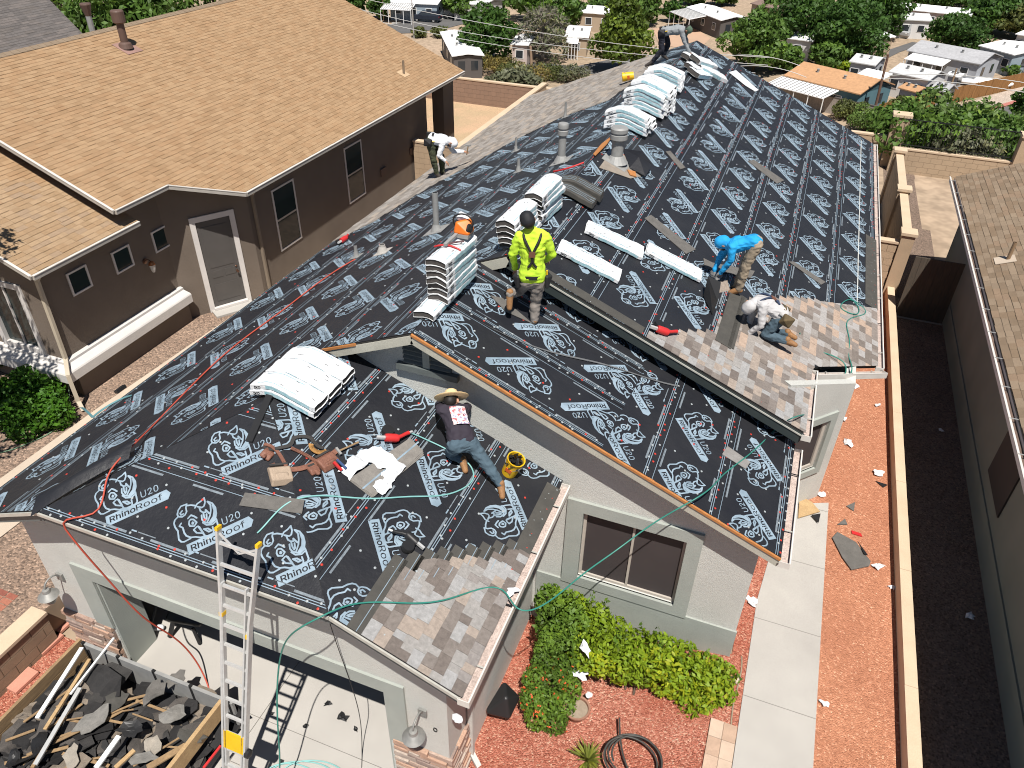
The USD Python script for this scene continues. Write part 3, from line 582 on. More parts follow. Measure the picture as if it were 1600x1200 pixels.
part(lh, 'roof_deck', MB().hexa([(x_r-6, fr_y, z_r-2.6), (x_r, fr_y, z_r-.09), (x_r, e_r, z_r-.09), (x_r-6, e_r, z_r-2.6)], [(x_r-6, fr_y, z_r-2.5), (x_r, fr_y, z_r), (x_r, e_r, z_r), (x_r-6, e_r, z_r-2.5)]), M_tanf)
shingles(lh, UR, PU, parts=0, e=.12, field=M_tanf, seed=21, tab=(.2, .28), h0=.002, thick=.014)
ridge = MB(); y = fr_y
while y < e_r:
    a = A([x_r, y, z_r+.018]); n_ = .2
    for sx in (1, -1): ridge.hexa([a+A([sx*.14, 0, -.06]), a, a+A([0, n_, -.008]), a+A([sx*.14, n_, -.068])][::sx], [a+A([sx*.14, 0, -.045]), a+A([0, 0, .015]), a+A([0, n_, .004]), a+A([sx*.14, n_, -.056])][::sx])
    y += .2
part(lh, 'ridge_cap', ridge, M_tan2, kind='stuff')
LR = frame((-3.86, 0, EZ), (0, 1, 0), (-CS, 0, SN))
l0, l1 = LR.uv(50, 431)[0], LR.uv(215, 345)[0]
PLR = Polygon([(l0, 0), (l1, 0), (l1, .75), (l1+2, .8), (l1+2, 6), (l0, 6)])
part(lh, 'roof_deck', MB().plate(PLR, LR, -.09, 0), M_tan2)
TAN = [mat('tan_'+n, c, .92, tuple(x*.85 for x in c), 7, bump=.4, bs=260, bd=.004, speck=.35, ss=330, spec=.12) for n, c in (('a', (.325, .225, .137)), ('b', (.30, .203, .12)), ('c', (.345, .24, .147)), ('d', (.31, .207, .121)), ('e', (.30, .213, .14)))]
shingles(lh, LR, PLR.intersection(sbox(l0, 0, l1+.4, 6)), parts=300, mats=TAN, field=M_tanf, e=.12, seed=22, tab=(.2, .28), h0=.002, thick=.015)
# walls
wx, wy0, wy1 = -3.2, 10.6, 22.3
part(lh, 'wall', MB().box((wx-.25, wy0, -.3), (wx, 20.95, EZ+.12)), M_brn)
part(lh, 'wall', MB().box((-10, 20.7, -.3), (wx-.251, 20.95, EZ+.1)), M_brn)
DA, DB = A([-4.35, 8.8]), A([-3.2, 10.6]); DD = DB-DA; dlen = np.linalg.norm(DD)
part(lh, 'wall', MB().hexa([(-4.35, 8.8, -.3), (-3.2, 10.6, -.3), (-3.4, 10.7, -.3), (-4.6, 8.87, -.3)], [(-4.35, 8.8, 3.86), (-3.2, 10.6, 3.41), (-3.4, 10.7, 3.49), (-4.6, 8.87, 3.96)]), M_brn)
part(lh, 'wall', MB().box((-4.6, l0+.35, -.3), (-4.35, 8.8, EZ+.12)), M_brn)
fy = l0+.35
FW = frame((-4.35, fy, 0), (-1, 0, 0), (0, 0, 1))
FWf = frame((0, fy, 0), (1, 0, 0), (0, 0, 1))
win = sbox(-6.0, 1.05, -4.95, 2.6)
part(lh, 'wall', MB().plate(Polygon([(-9, -.3), (-4.6, -.3), (-4.6, 3.2), (-9, 4.9)]).difference(win), FWf, -.2, 0), M_brn)
w_ = part(lh, 'window', MB().plate(win.buffer(.1, join_style=2).difference(win.buffer(-.03)), FWf, -.06, .04), M_ledge); part(w_, 'pane', MB().plate(win, FWf, -.08, -.05), glass('pane_dark'))
part(w_, 'mullion', MB().plate(sbox(-5.5, 1.05, -5.46, 2.6), FWf, -.049, -.02), M_trw)
# fascia and gutters of both roofs
def lh_edge(nm, fr, a, b_, w, h, m, dz): part(lh, nm, MB().beam(fr(*a)+A([0, 0, dz]), fr(*b_)+A([0, 0, dz]), w, h), m)
for a, b_ in (((e_l, -.01), (e_r, -.01)), ((rk_a[0]-.1, rk_a[1]), (e_l, -.01)), ((fr_y, rk_a[1]-.01), (rk_a[0]-.1, rk_a[1]-.01)), ((fr_y, rk_a[1]), (fr_y, rid))):
    lh_edge('gutter', UR, a, b_, .09, .09, mat('gutter_grey', (.40, .37, .33), .5), -.055); lh_edge('drip_edge', UR, a, b_, .11, .014, mat('gutter_lip', (.62, .58, .53), .45), -.002)
for a, b_ in (((l0, -.01), (l1, -.01)), ((l0, 0), (l0, 6))):
    lh_edge('gutter', LR, a, b_, .09, .09, _mats['gutter_grey'], -.055); lh_edge('drip_edge', LR, a, b_, .11, .014, _mats['gutter_lip'], -.002)
# tall windows of the main wall
FX = frame((wx, 0, 0), (0, 1, 0), (0, 0, 1))
M_pane = glass('pane_green', (.018, .03, .03))
for (a, b_) in (((425, 300), (470, 378)), ((538, 234), (571, 297))):
    y0, y1 = onX(*a, wx)[1], onX(*b_, wx)[1]; z1, z0 = onX(*a, wx)[2], onX(*b_, wx)[2]+.0
    y1 = y0+.92; z0 = z1-1.68
    w_ = part(lh, 'window', MB().plate(sbox(y0-.05, z0-.05, y1+.05, z1+.05).difference(sbox(y0, z0, y1, z1)), FX, -.03, .022), M_trw)
    part(w_, 'sash_rail', MB().box((wx+.004, y0, (z0+z1)/2-.025), (wx+.016, y1, (z0+z1)/2+.025)), M_fr)
    part(w_, 'pane', MB().box((wx+.001, y0, z0), (wx+.006, y1, (z0+z1)/2-.025)), M_pane); part(w_, 'pane', MB().box((wx+.001, y0, (z0+z1)/2+.025), (wx+.009, y1, z1)), M_pane)
# three small square windows
FX2 = frame((-4.35, 0, 0), (0, 1, 0), (0, 0, 1))
for (a, b_) in (((105, 430), (140, 446)), ((175, 397), (205, 409)), ((237, 365), (262, 376))):
    y0 = onX(*a, -4.35)[1]; z1 = onX(*a, -4.35)[2]; s_ = .46
    w_ = part(lh, 'window', MB().plate(sbox(y0-.04, z1-s_-.04, y0+s_+.04, z1+.04).difference(sbox(y0, z1-s_, y0+s_, z1)), FX2, -.03, .03), M_trw); part(w_, 'pane', MB().box((-4.355, y0, z1-s_), (-4.345, y0+s_, z1)), M_pane)
# ledge below the small windows, wrapping the corner
zt = onX(200, 500, -4.35)[2]; 
prof = [(0, zt+.02), (.10, zt-.0), (.10, zt-.06), (.30, zt-.12), (.32, zt-.15), (.32, zt-.36), (.30, zt-.37), (0, zt-.37)]
b = MB()
def loft(path, prof):
    v = []; f = []
    for P_, o in path: v += [(P_[0]+o[0]*d, P_[1]+o[1]*d, z) for d, z in prof]
    n = len(prof)
    for i in range(len(path)-1):
        for j in range(n): k = (j+1) % n; f.append((i*n+j, (i+1)*n+j, (i+1)*n+k, i*n+k))
    return A(v), f
part(lh, 'ledge', loft([((-4.35, 8.84), (1, 0)), ((-4.35, fy), (1, -1)), ((-9, fy), (0, -1))], prof), M_ledge, 'white stepped ledge under the small windows')
part(lh, 'base_wall', MB().box((-4.349, fy+.02, -.3), (-4.18, 8.8, zt-.371)), M_brn)
# door in the slanting wall
DF = frame((DA[0], DA[1], 0), (DD[0], DD[1], 0), (0, 0, 1))
du0 = DF.uv(292, 342)[0]; du1 = DF.uv(350, 331)[0]; dtop = 2.42; du0, du1 = .82, 1.80
ub = DF.uv(331, 495)[0]; uc = DF.uv(391, 478)[0]; du0, du1 = ub+.13, uc-.06; dtop = DF.uv(318, 345)[1]
part(lh, 'door_frame', MB().plate(sbox(du0-.13, 0, du1+.13, dtop+.14).difference(sbox(du0, 0, du1, dtop)), DF, -.05, .035), M_trw)
dr = part(lh, 'door', MB().plate(sbox(du0, .12, du1, dtop), DF, -.05, .004), M_door)
dw = du1-du0
for (a, c, e_, g) in ((.14, .06, .86, .26), (.14, .34, .46, .42), (.54, .34, .86, .42), (.14, .46, .86, .93)):
    part(dr, 'door_panel', MB().plate(sbox(du0+a*dw, .12+c*(dtop-.12), du0+e_*dw, .12+g*(dtop-.12)), DF, .0045, .012), M_door)
part(dr, 'handle', MB().lathe(DF(du1-.09, 1.0, .005), [(.03, 0), (.03, .012), (.012, .02), (.012, .05), (.03, .06), (.03, .085), (.001, .09)], 12, DF.N), mat('bronze', (.18, .10, .07), .4, metal=.8))
part(dr, 'lock', MB().lathe(DF(du1-.09, 1.13, .005), [(.026, 0), (.026, .012), (.02, .018), (.001, .02)], 12, DF.N), _mats['bronze'])
part(lh, 'door_sill', MB().plate(sbox(du0-.02, .06, du1+.02, .12), DF, -.05, .10), M_trw); part(lh, 'door_step', MB().plate(sbox(du0-.1, 0, du1+.1, .055), DF, -.0, .42), M_conc)
# downspouts, vents, column
def pipe_line(par, nm, pts, w, m):
    b = MB()
    for i in range(len(pts)-1): b.beam(pts[i], pts[i+1], w, w*.8, ext=.012)
    return part(par, nm, b, m)
M_ds = mat('downspout_tan', (.23, .185, .14), .6)
pipe_line(lh, 'downspout', [(wx+.3, 10.7, EZ-.08), (wx+.05, 10.78, EZ-.4), (wx+.05, 10.78, .05)], .075, M_ds)
pipe_line(lh, 'downspout', [(-4.1, fy+.1, EZ-.08), (-4.3, fy+.02, EZ-.4), (-4.3, fy-.02, zt+.05), (-3.93, fy-.36, zt-.08), (-3.9, fy-.38, .2), (-3.75, fy-.45, .04)], .085, mat('downspout_pale', (.46, .40, .31), .6))
for q in ((598, 268), (643, 235)):
    c = onX(*q, wx); part(lh, 'wall_vent', MB().box((wx, c[1]-.18, c[2]-.12), (wx+.05, c[1]+.18, c[2]+.12)), mat('vent_brown', (.14, .095, .075), .7))
part(lh, 'patio_column', MB().box((wx-.45, 22.35, -.3), (wx+.02, 23.25, EZ-.1)), M_brn)
part(lh, 'patio_beam', MB().box((wx-.4, 20.951, EZ-.35), (wx, 23.4, EZ-.05)), M_brn)
# lantern
c = onX(226, 408, -4.35)
ln = thing('wall_lantern', 'small bronze lantern with glass cone on the brown wall by the dark door', 'lamp', c)
part(ln, 'mount', MB().lathe(c, [(.07, 0), (.07, .02), (.03, .03), (.001, .032)], 14, (1, 0, 0)), _mats['bronze'])
part(ln, 'arm', MB().tube(spline([c+A([.02, 0, 0]), c+A([.12, 0, .06]), c+A([.2, 0, .02])], 10), .012, 6), _mats['bronze'])
part(ln, 'hood', MB().lathe(c+A([.2, 0, .0]), [(.001, .04), (.05, .02), (.085, -.05), (.08, -.05)], 14), mat('copper', (.42, .16, .06), .35, metal=.7))
part(ln, 'lamp_glass', MB().lathe(c+A([.2, 0, -.05]), [(.075, 0), (.06, -.12), (.03, -.2), (.001, -.21)], 14), mat('frosted_glass', (.45, .43, .40), .2))
# roof vent pipe and small pipe
p0 = UR.at(197, 75)
vp = thing('roof_vent', 'dark brown round vent pipe with cap near the ridge of the tan roof', 'vent pipe', p0)
M_vb = mat('vent_paint_brown', (.115, .07, .055), .6)
part(vp, 'flashing', MB().plate(sbox(-.25, -.3, .3, .25), lambda u, v, h: p0+u[:, None]*UR.U+v[:, None]*UR.V+h[:, None]*UR.N, .018, .026), mat('flash_pink', (.30, .18, .15), .7))
part(vp, 'pipe', MB().lathe(p0, [(.2, .0), (.16, .12), (.10, .16), (.10, .75)], 18), M_vb)
part(vp, 'cap', MB().lathe(p0, [(.11, .62), (.17, .66), (.17, .92), (.15, .95), (.001, .97)], 18), M_vb)
p0 = UR.at(631, 116); sp = thing('roof_pipe', 'thin tan plumbing pipe on the far part of the tan roof', 'vent pipe', p0)
part(sp, 'pipe', MB().lathe(p0, [(.04, 0), (.04, .45), (.03, .45)], 10), M_tan2); part(sp, 'flashing', MB().plate(sbox(-.2, -.15, .2, .2), lambda u, v, h: p0+u[:, None]*UR.U+v[:, None]*UR.V+h[:, None]*UR.N, .016, .024), mat('flash_tan', (.5, .36, .22), .7))
# ---------------------------------------------------------------- the house to the right, behind its alley
rh = thing('house', 'tan roofed house on the right edge with a bare greenish wall', 'house', (18, 8, 0))
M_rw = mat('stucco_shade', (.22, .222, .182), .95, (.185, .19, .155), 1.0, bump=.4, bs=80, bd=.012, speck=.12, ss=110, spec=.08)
RXE = 13.98
RR = frame((RXE, 0, 3.05), (0, -1, 0), (CS, 0, SN)); ry1 = 19.3
part(rh, 'roof_deck', MB().plate(sbox(-ry1, 0, 9, 6), RR, -.08, 0), M_tan2)
shingles(rh, RR, sbox(-ry1, 0, 2, 3.8), parts=0, field=M_tan2, e=.125, seed=31, tab=(.22, .3), h0=.002, thick=.014)
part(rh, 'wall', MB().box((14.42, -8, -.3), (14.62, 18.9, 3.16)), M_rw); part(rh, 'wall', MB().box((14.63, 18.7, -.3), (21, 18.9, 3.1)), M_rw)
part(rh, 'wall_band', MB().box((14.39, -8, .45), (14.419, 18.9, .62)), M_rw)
b = MB().box((RXE-.12, -8, 2.91), (RXE-.0, ry1, 2.93)); b.box((RXE-.13, -8, 2.91), (RXE-.118, ry1, 3.03)); b.box((RXE-.008, -8, 2.931), (RXE-.001, ry1, 3.01))
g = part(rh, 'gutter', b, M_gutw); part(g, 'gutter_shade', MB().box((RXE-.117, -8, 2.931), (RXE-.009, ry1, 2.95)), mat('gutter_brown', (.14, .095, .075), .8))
part(g, 'gutter_lip', MB().box((RXE-.15, -8, 3.026), (RXE-.116, ry1, 3.04)), M_gutw)
y = -1.0
while y < ry1: part(g, 'gutter_strap', MB().box((RXE-.14, y, 3.04), (RXE-.01, y+.022, 3.047)), M_galv); y += .95
FRW = frame((14.42, 0, 0), (0, -1, 0), (0, 0, 1))
wq = [FRW.uv(*q) for q in ((1546, 735), (1598, 660), (1560, 810))]
part(rh, 'window', MB().plate(sbox(wq[0][0], wq[0][1], wq[2][0], wq[0][1]+1.25), FRW, 0, .03), mat('screen_dark', (.03, .026, .024), .7))
p0 = RR.at(1575, 405, .02); sp = thing('roof_pipe', 'bent tan pipe with pale flashing on the right hand roof', 'vent pipe', p0)
part(sp, 'pipe', MB().lathe(p0, [(.04, 0), (.04, .4), (.03, .4)], 10), mat('pipe_tan', (.26, .17, .10), .7)); part(sp, 'flashing', MB().plate(sbox(-.17, -.25, .17, .14), lambda u, v, h: p0+u[:, None]*RR.U+v[:, None]*RR.V+h[:, None]*RR.N, .0, .008), M_conc2)
# ---------------------------------------------------------------- block walls, gate and fence along the right side
M_blk = mat('block_tan', (.42, .315, .215), .95, (.36, .27, .185), 1.6, bump=.3, bs=60, bd=.008, speck=.14, ss=90, spec=.08)
M_cap = mat('block_cap', (.54, .42, .30), .9, (.48, .37, .26), 2.0, speck=.1, ss=90, spec=.08)
cw = thing('low_wall', 'long low tan concrete wall cap between the red gravel and the dark alley', 'wall', (13.05, 5, 0))
yy = -8.0
while yy < 17.4:
    y1 = min(17.5, yy+2.4); part(cw, 'cap_block', MB().box((12.97+.002*math.sin(yy*7), yy+.003, -.1), (13.155, y1-.003, .30+.003*math.sin(yy*3))), M_cap); yy = y1
def block_wall(label, x0, x1, y0, y1, z0, z1, cat='wall', cap=True, name='block_wall', along='y', bl=.41, bh=.2, m=None):
    """coursed block wall with recessed joints"""
    t = thing(name, label, cat, ((x0+x1)/2, (y0+y1)/2, z0)); core = .012
    part(t, 'mortar', MB().box((x0+core, y0+core, z0), (x1-core, y1-core, z1-.01)), mat('mortar', (.30, .235, .17), .95))
    n = int(round((z1-z0-(.06 if cap else 0))/bh)); L = (y1-y0) if along == 'y' else (x1-x0); cnt = 0; b = MB()
    for k in range(n):
        za, zb = z0+k*bh+.004, z0+(k+1)*bh-.004; s = -(bl/2 if k % 2 else 0)
        while s < L:
            a, c = max(0, s)+.004, min(L, s+bl)-.004
            if c-a > .03:
                lo, hi = ((x0, y0+a, za), (x1, y0+c, zb)) if along == 'y' else ((x0+a, y0, za), (x0+c, y1, zb))
                if cnt < 90: part(t, 'block', MB().box(lo, hi), m or M_blk)
                else: b.box(lo, hi)
                cnt += 1
            s += bl
    if b.n: part(t, 'block_field', b, m or M_blk, kind='stuff')
    if cap: part(t, 'cap', MB().box((x0-.02, y0-.02, z1-.06), (x1+.02, y1+.02, z1)), M_cap)
    return t
dv = block_wall('tall tan block wall with three piers between the side yards', 12.97, 13.17, 17.62, 25.3, -.1, 1.8)
for y in (17.5, 21.0, 24.9):
    part(dv, 'pier', MB().box((12.9, y, -.1), (13.24, y+.36, 1.86)), M_blk); part(dv, 'pier_cap', MB().box((12.86, y-.04, 1.861), (13.28, y+.4, 1.94)), M_cap)
block_wall('short tan wall closing the side yard beside the re-roofed house', 11.62, 12.87, 17.55, 17.75, -.1, 1.62, along='x')
block_wall('low tan wall at the far corner behind the main roof', 11.6, 12.9, 29.3, 29.5, -.3, 1.15, along='x')
pc = thing('wall_pier', 'tall tan wall pier beyond the far end of the roof', 'wall pier', (13.2, 29.4, 0)); part(pc, 'pier', MB().box((12.95, 29.1, -.3), (13.55, 29.6, 1.95)), M_blk); part(pc, 'pier_cap', MB().box((12.9, 29.05, 1.951), (13.6, 29.65, 2.05)), M_cap)
yw = block_wall('low tan garden wall under the black iron railing', 13.2, 17.5, 28.6, 28.8, -.1, .95, along='x')
rf = thing('iron_fence', 'black iron railing on the low tan wall, shrubs behind', 'fence', (15.3, 28.7, .95))
M_iron = mat('black_iron', (.015, .016, .016), .5)
part(rf, 'rail', MB().box((13.3, 28.68, 1.05), (17.3, 28.72, 1.08)), M_iron); part(rf, 'rail', MB().box((13.3, 28.68, 2.0), (17.3, 28.72, 2.03)), M_iron)
for k in range(34): part(rf, 'baluster', MB().box((13.35+k*.117, 28.69, .97), (13.366+k*.117, 28.706, 2.08)), M_iron)
pc = thing('wall_pier', 'tan pier ending the iron railing near the right roof', 'wall pier', (17.6, 28.7, 0)); part(pc, 'pier', MB().box((17.35, 28.45, -.3), (17.95, 28.95, 1.9)), M_blk); part(pc, 'pier_cap', MB().box((17.3, 28.4, 1.901), (18.0, 29.0, 2.0)), M_cap)
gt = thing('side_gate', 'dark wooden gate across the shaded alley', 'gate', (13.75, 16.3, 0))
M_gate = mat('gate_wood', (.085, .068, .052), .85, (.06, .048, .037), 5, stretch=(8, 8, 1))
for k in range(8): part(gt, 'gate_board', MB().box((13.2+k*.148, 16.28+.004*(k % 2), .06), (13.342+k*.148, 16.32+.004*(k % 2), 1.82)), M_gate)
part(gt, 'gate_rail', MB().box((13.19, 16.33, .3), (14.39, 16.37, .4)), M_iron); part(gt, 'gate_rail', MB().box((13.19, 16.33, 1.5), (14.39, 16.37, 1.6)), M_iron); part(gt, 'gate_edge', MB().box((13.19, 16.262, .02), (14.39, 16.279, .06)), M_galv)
# ---------------------------------------------------------------- walls on the left side
lw = block_wall('long tan wall along the left eave behind the bent roofer', -1.5, -1.3, 19.6, 29.0, -.1, 1.7)
block_wall('short tan wall joining the brown house behind the bent roofer', -3.1, -1.52, 19.6, 19.8, -.1, 1.7, along='x')
block_wall('brown block wall at the back of the left yard, shrubs over it', -9.5, -1.0, 30.2, 30.4, -.3, 1.15, along='x', m=mat('block_brown_far', (.27, .175, .125), .95, (.22, .145, .105), 2, speck=.14, ss=90))
# retaining wall by the garage and the stack of red bricks
rw = thing('retaining_wall', 'brown block retaining wall beside the left corner of the garage', 'wall', (-.15, -1, -.6))
part(rw, 'mortar', MB().box((-.29, -4.2, -.75), (-.07, .33, .10)), _mats['mortar'])
for k in range(4):
    s = -4.2-(.2 if k % 2 else 0)
    while s < .33:
        a, c = max(-4.2, s)+.006, min(.34, s+.4)-.006
        if c > a: part(rw, 'block', MB().box((-.305, a, -.72+k*.2+.006), (-.055, c, -.72+(k+1)*.2-.006)), mat('block_brown', (.27, .20, .135), .95, (.22, .16, .11), 3, bump=.3, bs=60, bd=.008, speck=.15, ss=80))
        s += .4
part(rw, 'cap', MB().box((-.34, -4.2, .081), (-.02, .35, .14)), M_cap)
# ---------------------------------------------------------------- shingle bundles in white wrappers
M_bend = mat('shingle_ends', (.10, .088, .08), .9, (.03, .028, .027), 60, stretch=(.3, .3, 3), speck=.4, ss=300)
M_txt = mat('wrapper_black_print', (.02, .02, .022), .5)
ORD = ['topmost', 'second from top', 'third from top', 'fourth from top', 'fifth from top', 'sixth from top', 'seventh from top', 'eighth from top', 'ninth from top']
def bundle(c, X, up, label, bend=None, slope=S, group=None, L=1.0, W=.335, T=.088, t0=0.0, seed=0, bare=False, soft=.10, text=True, cat='shingle bundle'):
    """a wrapped bundle: c the middle of its underside, X along its length; bend 'w' or 'l' drapes it over a ridge across its width or length"""
    R = rng(seed); X = nrm(X); up = nrm(up); Yv = nrm(np.cross(up, X)); up = np.cross(X, Yv); c = A(c, float)
    def drop(t, lo=soft): return -(np.sqrt((t-t0)**2+lo*lo)-lo)*slope
    ph = R.uniform(0, 9, 6)
    def P(x, y, z):
        d = drop(x) if bend == 'l' else drop(y) if bend == 'w' else 0*x
        wob = .006*np.sin(x*17+ph[0])*np.sin(y*23+ph[1])+.004*np.sin(x*41+ph[2])+.012*np.clip(np.abs(x)-L*.36, 0, 1)*np.sin(ph[3]+y*20)*4
        return c+x[..., None]*X+y[..., None]*Yv+(z+d+wob)[..., None]*up
    t = thing('bare_shingle_stack' if bare else 'shingle_bundle', label, cat, c, group)
    r = .012; prof = [(-W/2, r), (-W/2, T-r), (-W/2+r*.3, T-r*.3), (-W/2+r, T), (-W/4, T+.004), (0, T+.006), (W/4, T+.004), (W/2-r, T), (W/2-r*.3, T-r*.3), (W/2, T-r), (W/2, r), (W/2-r, 0), (W/4, 0), (0, 0), (-W/4, 0), (-W/2+r, 0)]
    pr = A(prof); n = len(pr); xs_ = np.linspace(-L/2, L/2, 15)
    tap = 1-.03*np.exp(-((L/2-np.abs(xs_))/.03)**2)
    v = np.vstack([P(np.full(n, x), pr[:, 0]*tp, pr[:, 1]*tp+T*(1-tp)*.5) for x, tp in zip(xs_, tap)]); f = []
    for i in range(len(xs_)-1):
        for j in range(n): k = (j+1) % n; f.append((i*n+j, i*n+k, (i+1)*n+k, (i+1)*n+j))
    part(t, 'shingles' if bare else 'wrapper', (v, np.vstack([A(f)[:, [0, 1, 2]], A(f)[:, [0, 2, 3]]])), M_head if bare else M_wrap, smooth=35)
    for sx in (-1, 1):
        q = P(np.full(n, sx*(L/2-(.001 if bare else .014))), pr[:, 0]*.97, pr[:, 1]*.94+.003); m = q.mean(0)
        part(t, 'shingle_end', (np.vstack([q, m]), [(j, (j+1) % n, n) if sx > 0 else ((j+1) % n, j, n) for j in range(n)]), M_bend)
    if bare:
        for k in range(3):
            y = -W/2+.08+k*.07; xx = np.linspace(-L/2, L/2, 12); a = P(xx, np.full(12, y), np.full(12, T+.009)); b_ = P(xx, np.full(12, y+.012), np.full(12, T+.009))
            part(t, 'sealant_line', (np.vstack([a, b_]), [(i, i+1, 12+i+1, 12+i) for i in range(11)]), M_print)
        return t
    for sy in (-1, 1):   # printed band on both long sides, then black lettering
        xx = np.linspace(-L/2+.26, L/2-.08, 12); e = sy*(W/2+.0025)
        a = P(xx, np.full(12, e), np.full(12, T*.2)); b_ = P(xx, np.full(12, e), np.full(12, T*.84))
        part(t, 'printed_band', (np.vstack([a, b_]), [(i, i+1, 13+i, 12+i)[::sy] for i in range(11)]), M_wrapt)
        xx = np.linspace(-L/2+.1, L/2-.3, 12); a = P(xx, np.full(12, sy*W*.33), np.full(12, T+.0085)); b_ = P(xx, np.full(12, sy*W*.36), np.full(12, T+.008))
        if R.random() < .6: part(t, 'printed_band', (np.vstack([a, b_]), [(i, i+1, 13+i, 12+i)[::-sy] for i in range(11)]), M_wrapt)
        if text:
            tm = meshkit.text_mesh('IKO', .042, .002, True); tv = A(tm.vertices); x = -L/2+.07+tv[:, 0] if sy < 0 else L/2-.07-tv[:, 0]*1.0
            if sy > 0: x = -L/2+.20-tv[:, 0]
            part(t, 'black_print', (P(x, sy*(W/2+.003+tv[:, 2]), T*.26+tv[:, 1]), A(tm.faces)[:, ::-1] if sy > 0 else A(tm.faces)), M_txt)
    for k in range(4):   # small black dashes on the top
        x, y = R.uniform(-L/2+.1, L/2-.1), R.uniform(-W*.3, W*.3); xx = A([x, x+.05]); a = P(xx, np.full(2, y), np.full(2, T+.009)); b_ = P(xx, np.full(2, y+.008), np.full(2, T+.009))
        part(t, 'black_print', (np.vstack([a, b_]), [(0, 1, 3, 2)]), M_txt)
    return t
UP = A([0, 0, 1.])
def pile(n, base, X, where, group, bend, seed, dz=.092, **kw):
    R = rng(seed)
    for k in range(n):
        j = R.normal(0, .012, 2); Xv = nrm(A(X)+R.normal(0, .025, 3)*A([1, 1, 0])); Yv = np.cross(UP, Xv)
        bundle(A(base)+UP*dz*k+Xv*j[0]*2+Yv*j[1], Xv, UP, f'white shingle bundle, {ORD[n-1-k]} {where}', bend, group=group, seed=seed*50+k, **kw)
zr1, zr2 = zl(X1), zl(X2)
# stack with the orange saw, along the gable ridge
bundle((X1-.02, 4.42, zr1+.03), (0, 1, 0), UP, 'white-wrapped shingle bundle, lowest under the orange saw, poking out towards the gable peak', 'w', group='bundles under the orange saw', seed=5)
pile(7, (X1+.04, 4.78, zr1+.122), (.03, 1, 0), 'of the stack under the orange saw', 'bundles under the orange saw', 'w', 2)
# stack beside the man in the yellow shirt: two piles along the main ridge
pile(5, (X2-.1, 6.55, zr2+.03), (.02, 1, 0), 'of the near pile behind the man in yellow', 'bundles behind the man in yellow', 'w', 3)
pile(6, (X2-.02, 7.62, zr2+.03), (.04, 1, 0), 'of the far pile behind the man in yellow', 'bundles behind the man in yellow', 'w', 4)
# stack on the garage ridge: three side by side, laid across the ridge
gz_ = zl(XG)
for r_, (yy, nm) in enumerate(((2.36, 'front row'), (2.71, 'middle row'), (3.06, 'back row'))):
    for k in range(2):
        bundle((XG+.16+.02*k, yy+.015*k, gz_+.03+.092*k), (1, .0, 0), UP, f'white-wrapped shingle bundle draped over the garage ridge, {("lower","upper")[k]} one of the {nm}', 'l', t0=-.16, group='bundles on the garage ridge', seed=30+r_*3+k, slope=.36)
# far stacks across the main ridge
for r_, (yy, n, dx) in enumerate(((13.2, 4, .12), (13.56, 3, .17), (14.75, 5, .14), (15.12, 6, .2), (15.5, 5, .24), (15.9, 5, .18))):
    pile(n, (X2+dx, yy, zr2+.03), (1, .03*(-1)**r_, 0), f'of the {("first","second","third","fourth","fifth","sixth")[r_]} row beyond the wide vent', 'bundles on the far ridge', 'l', 40+r_, t0=-dx, text=r_ in (0, 2), slope=.36, dz=.098)
for r_, yy in enumerate((17.3, 17.7)): pile(4, (X2+.1, yy, zr2+.03), (1, .08, 0), f"of the {('front','rear')[r_]} row by the ridge roofer's feet", 'bundles at the far end of the ridge', 'l', 50+r_, t0=-.1, text=False, slope=.36)
# bundles scattered at the far end
for k, (q, ang, h, lab) in enumerate((((1084, 108), .15, .03, 'white shingle bundle at the far end of the ridge, left one of the scattered lot'), ((1098, 100), .5, .14, 'white shingle bundle at the far end of the ridge, topmost of the scattered lot'), ((1110, 116), 1.0, .03, 'white shingle bundle at the far end of the ridge, right one of the scattered lot'), ((1092, 118), .3, .03, 'white shingle bundle at the far end of the ridge, lowest of the scattered lot'), ((1078, 92), .1, .03, 'white shingle bundle beside the hands of the roofer in grey'))):
    c = FB.at(*q, h); bundle(c, nrm(FB.V*math.sin(ang)-FB.U*math.cos(ang)+UP*.12), FB.N, lab, group='bundles at the far end of the ridge', seed=60+k, text=False, L=1.05, W=.42, T=.13)
flat_w = [(1139, 113), (1150, 110), (1185, 141), (1180, 143), (1165, 134)]
# three loose bundles lying on the main slope
for k, (a, b_, lab) in enumerate((((916, 352), (1003, 394), 'upper of two long white shingle bundles lying end to end on the slope'), ((1010, 386), (1094, 430), 'long white shingle bundle lying on the slope with its end by the man in blue'), ((874, 382), (968, 430), 'long white shingle bundle lying on the slope right of the man in yellow'))):
    pa, pb = FB.at(*a, .03), FB.at(*b_, .03); X = pb-pa
    Yv = np.cross(FB.N, nrm(X)); bundle((pa+pb)/2-Yv*.10, X, FB.N, lab, group='loose bundles on the main slope', seed=70+k, L=float(np.linalg.norm(X)), W=.40, T=.075)
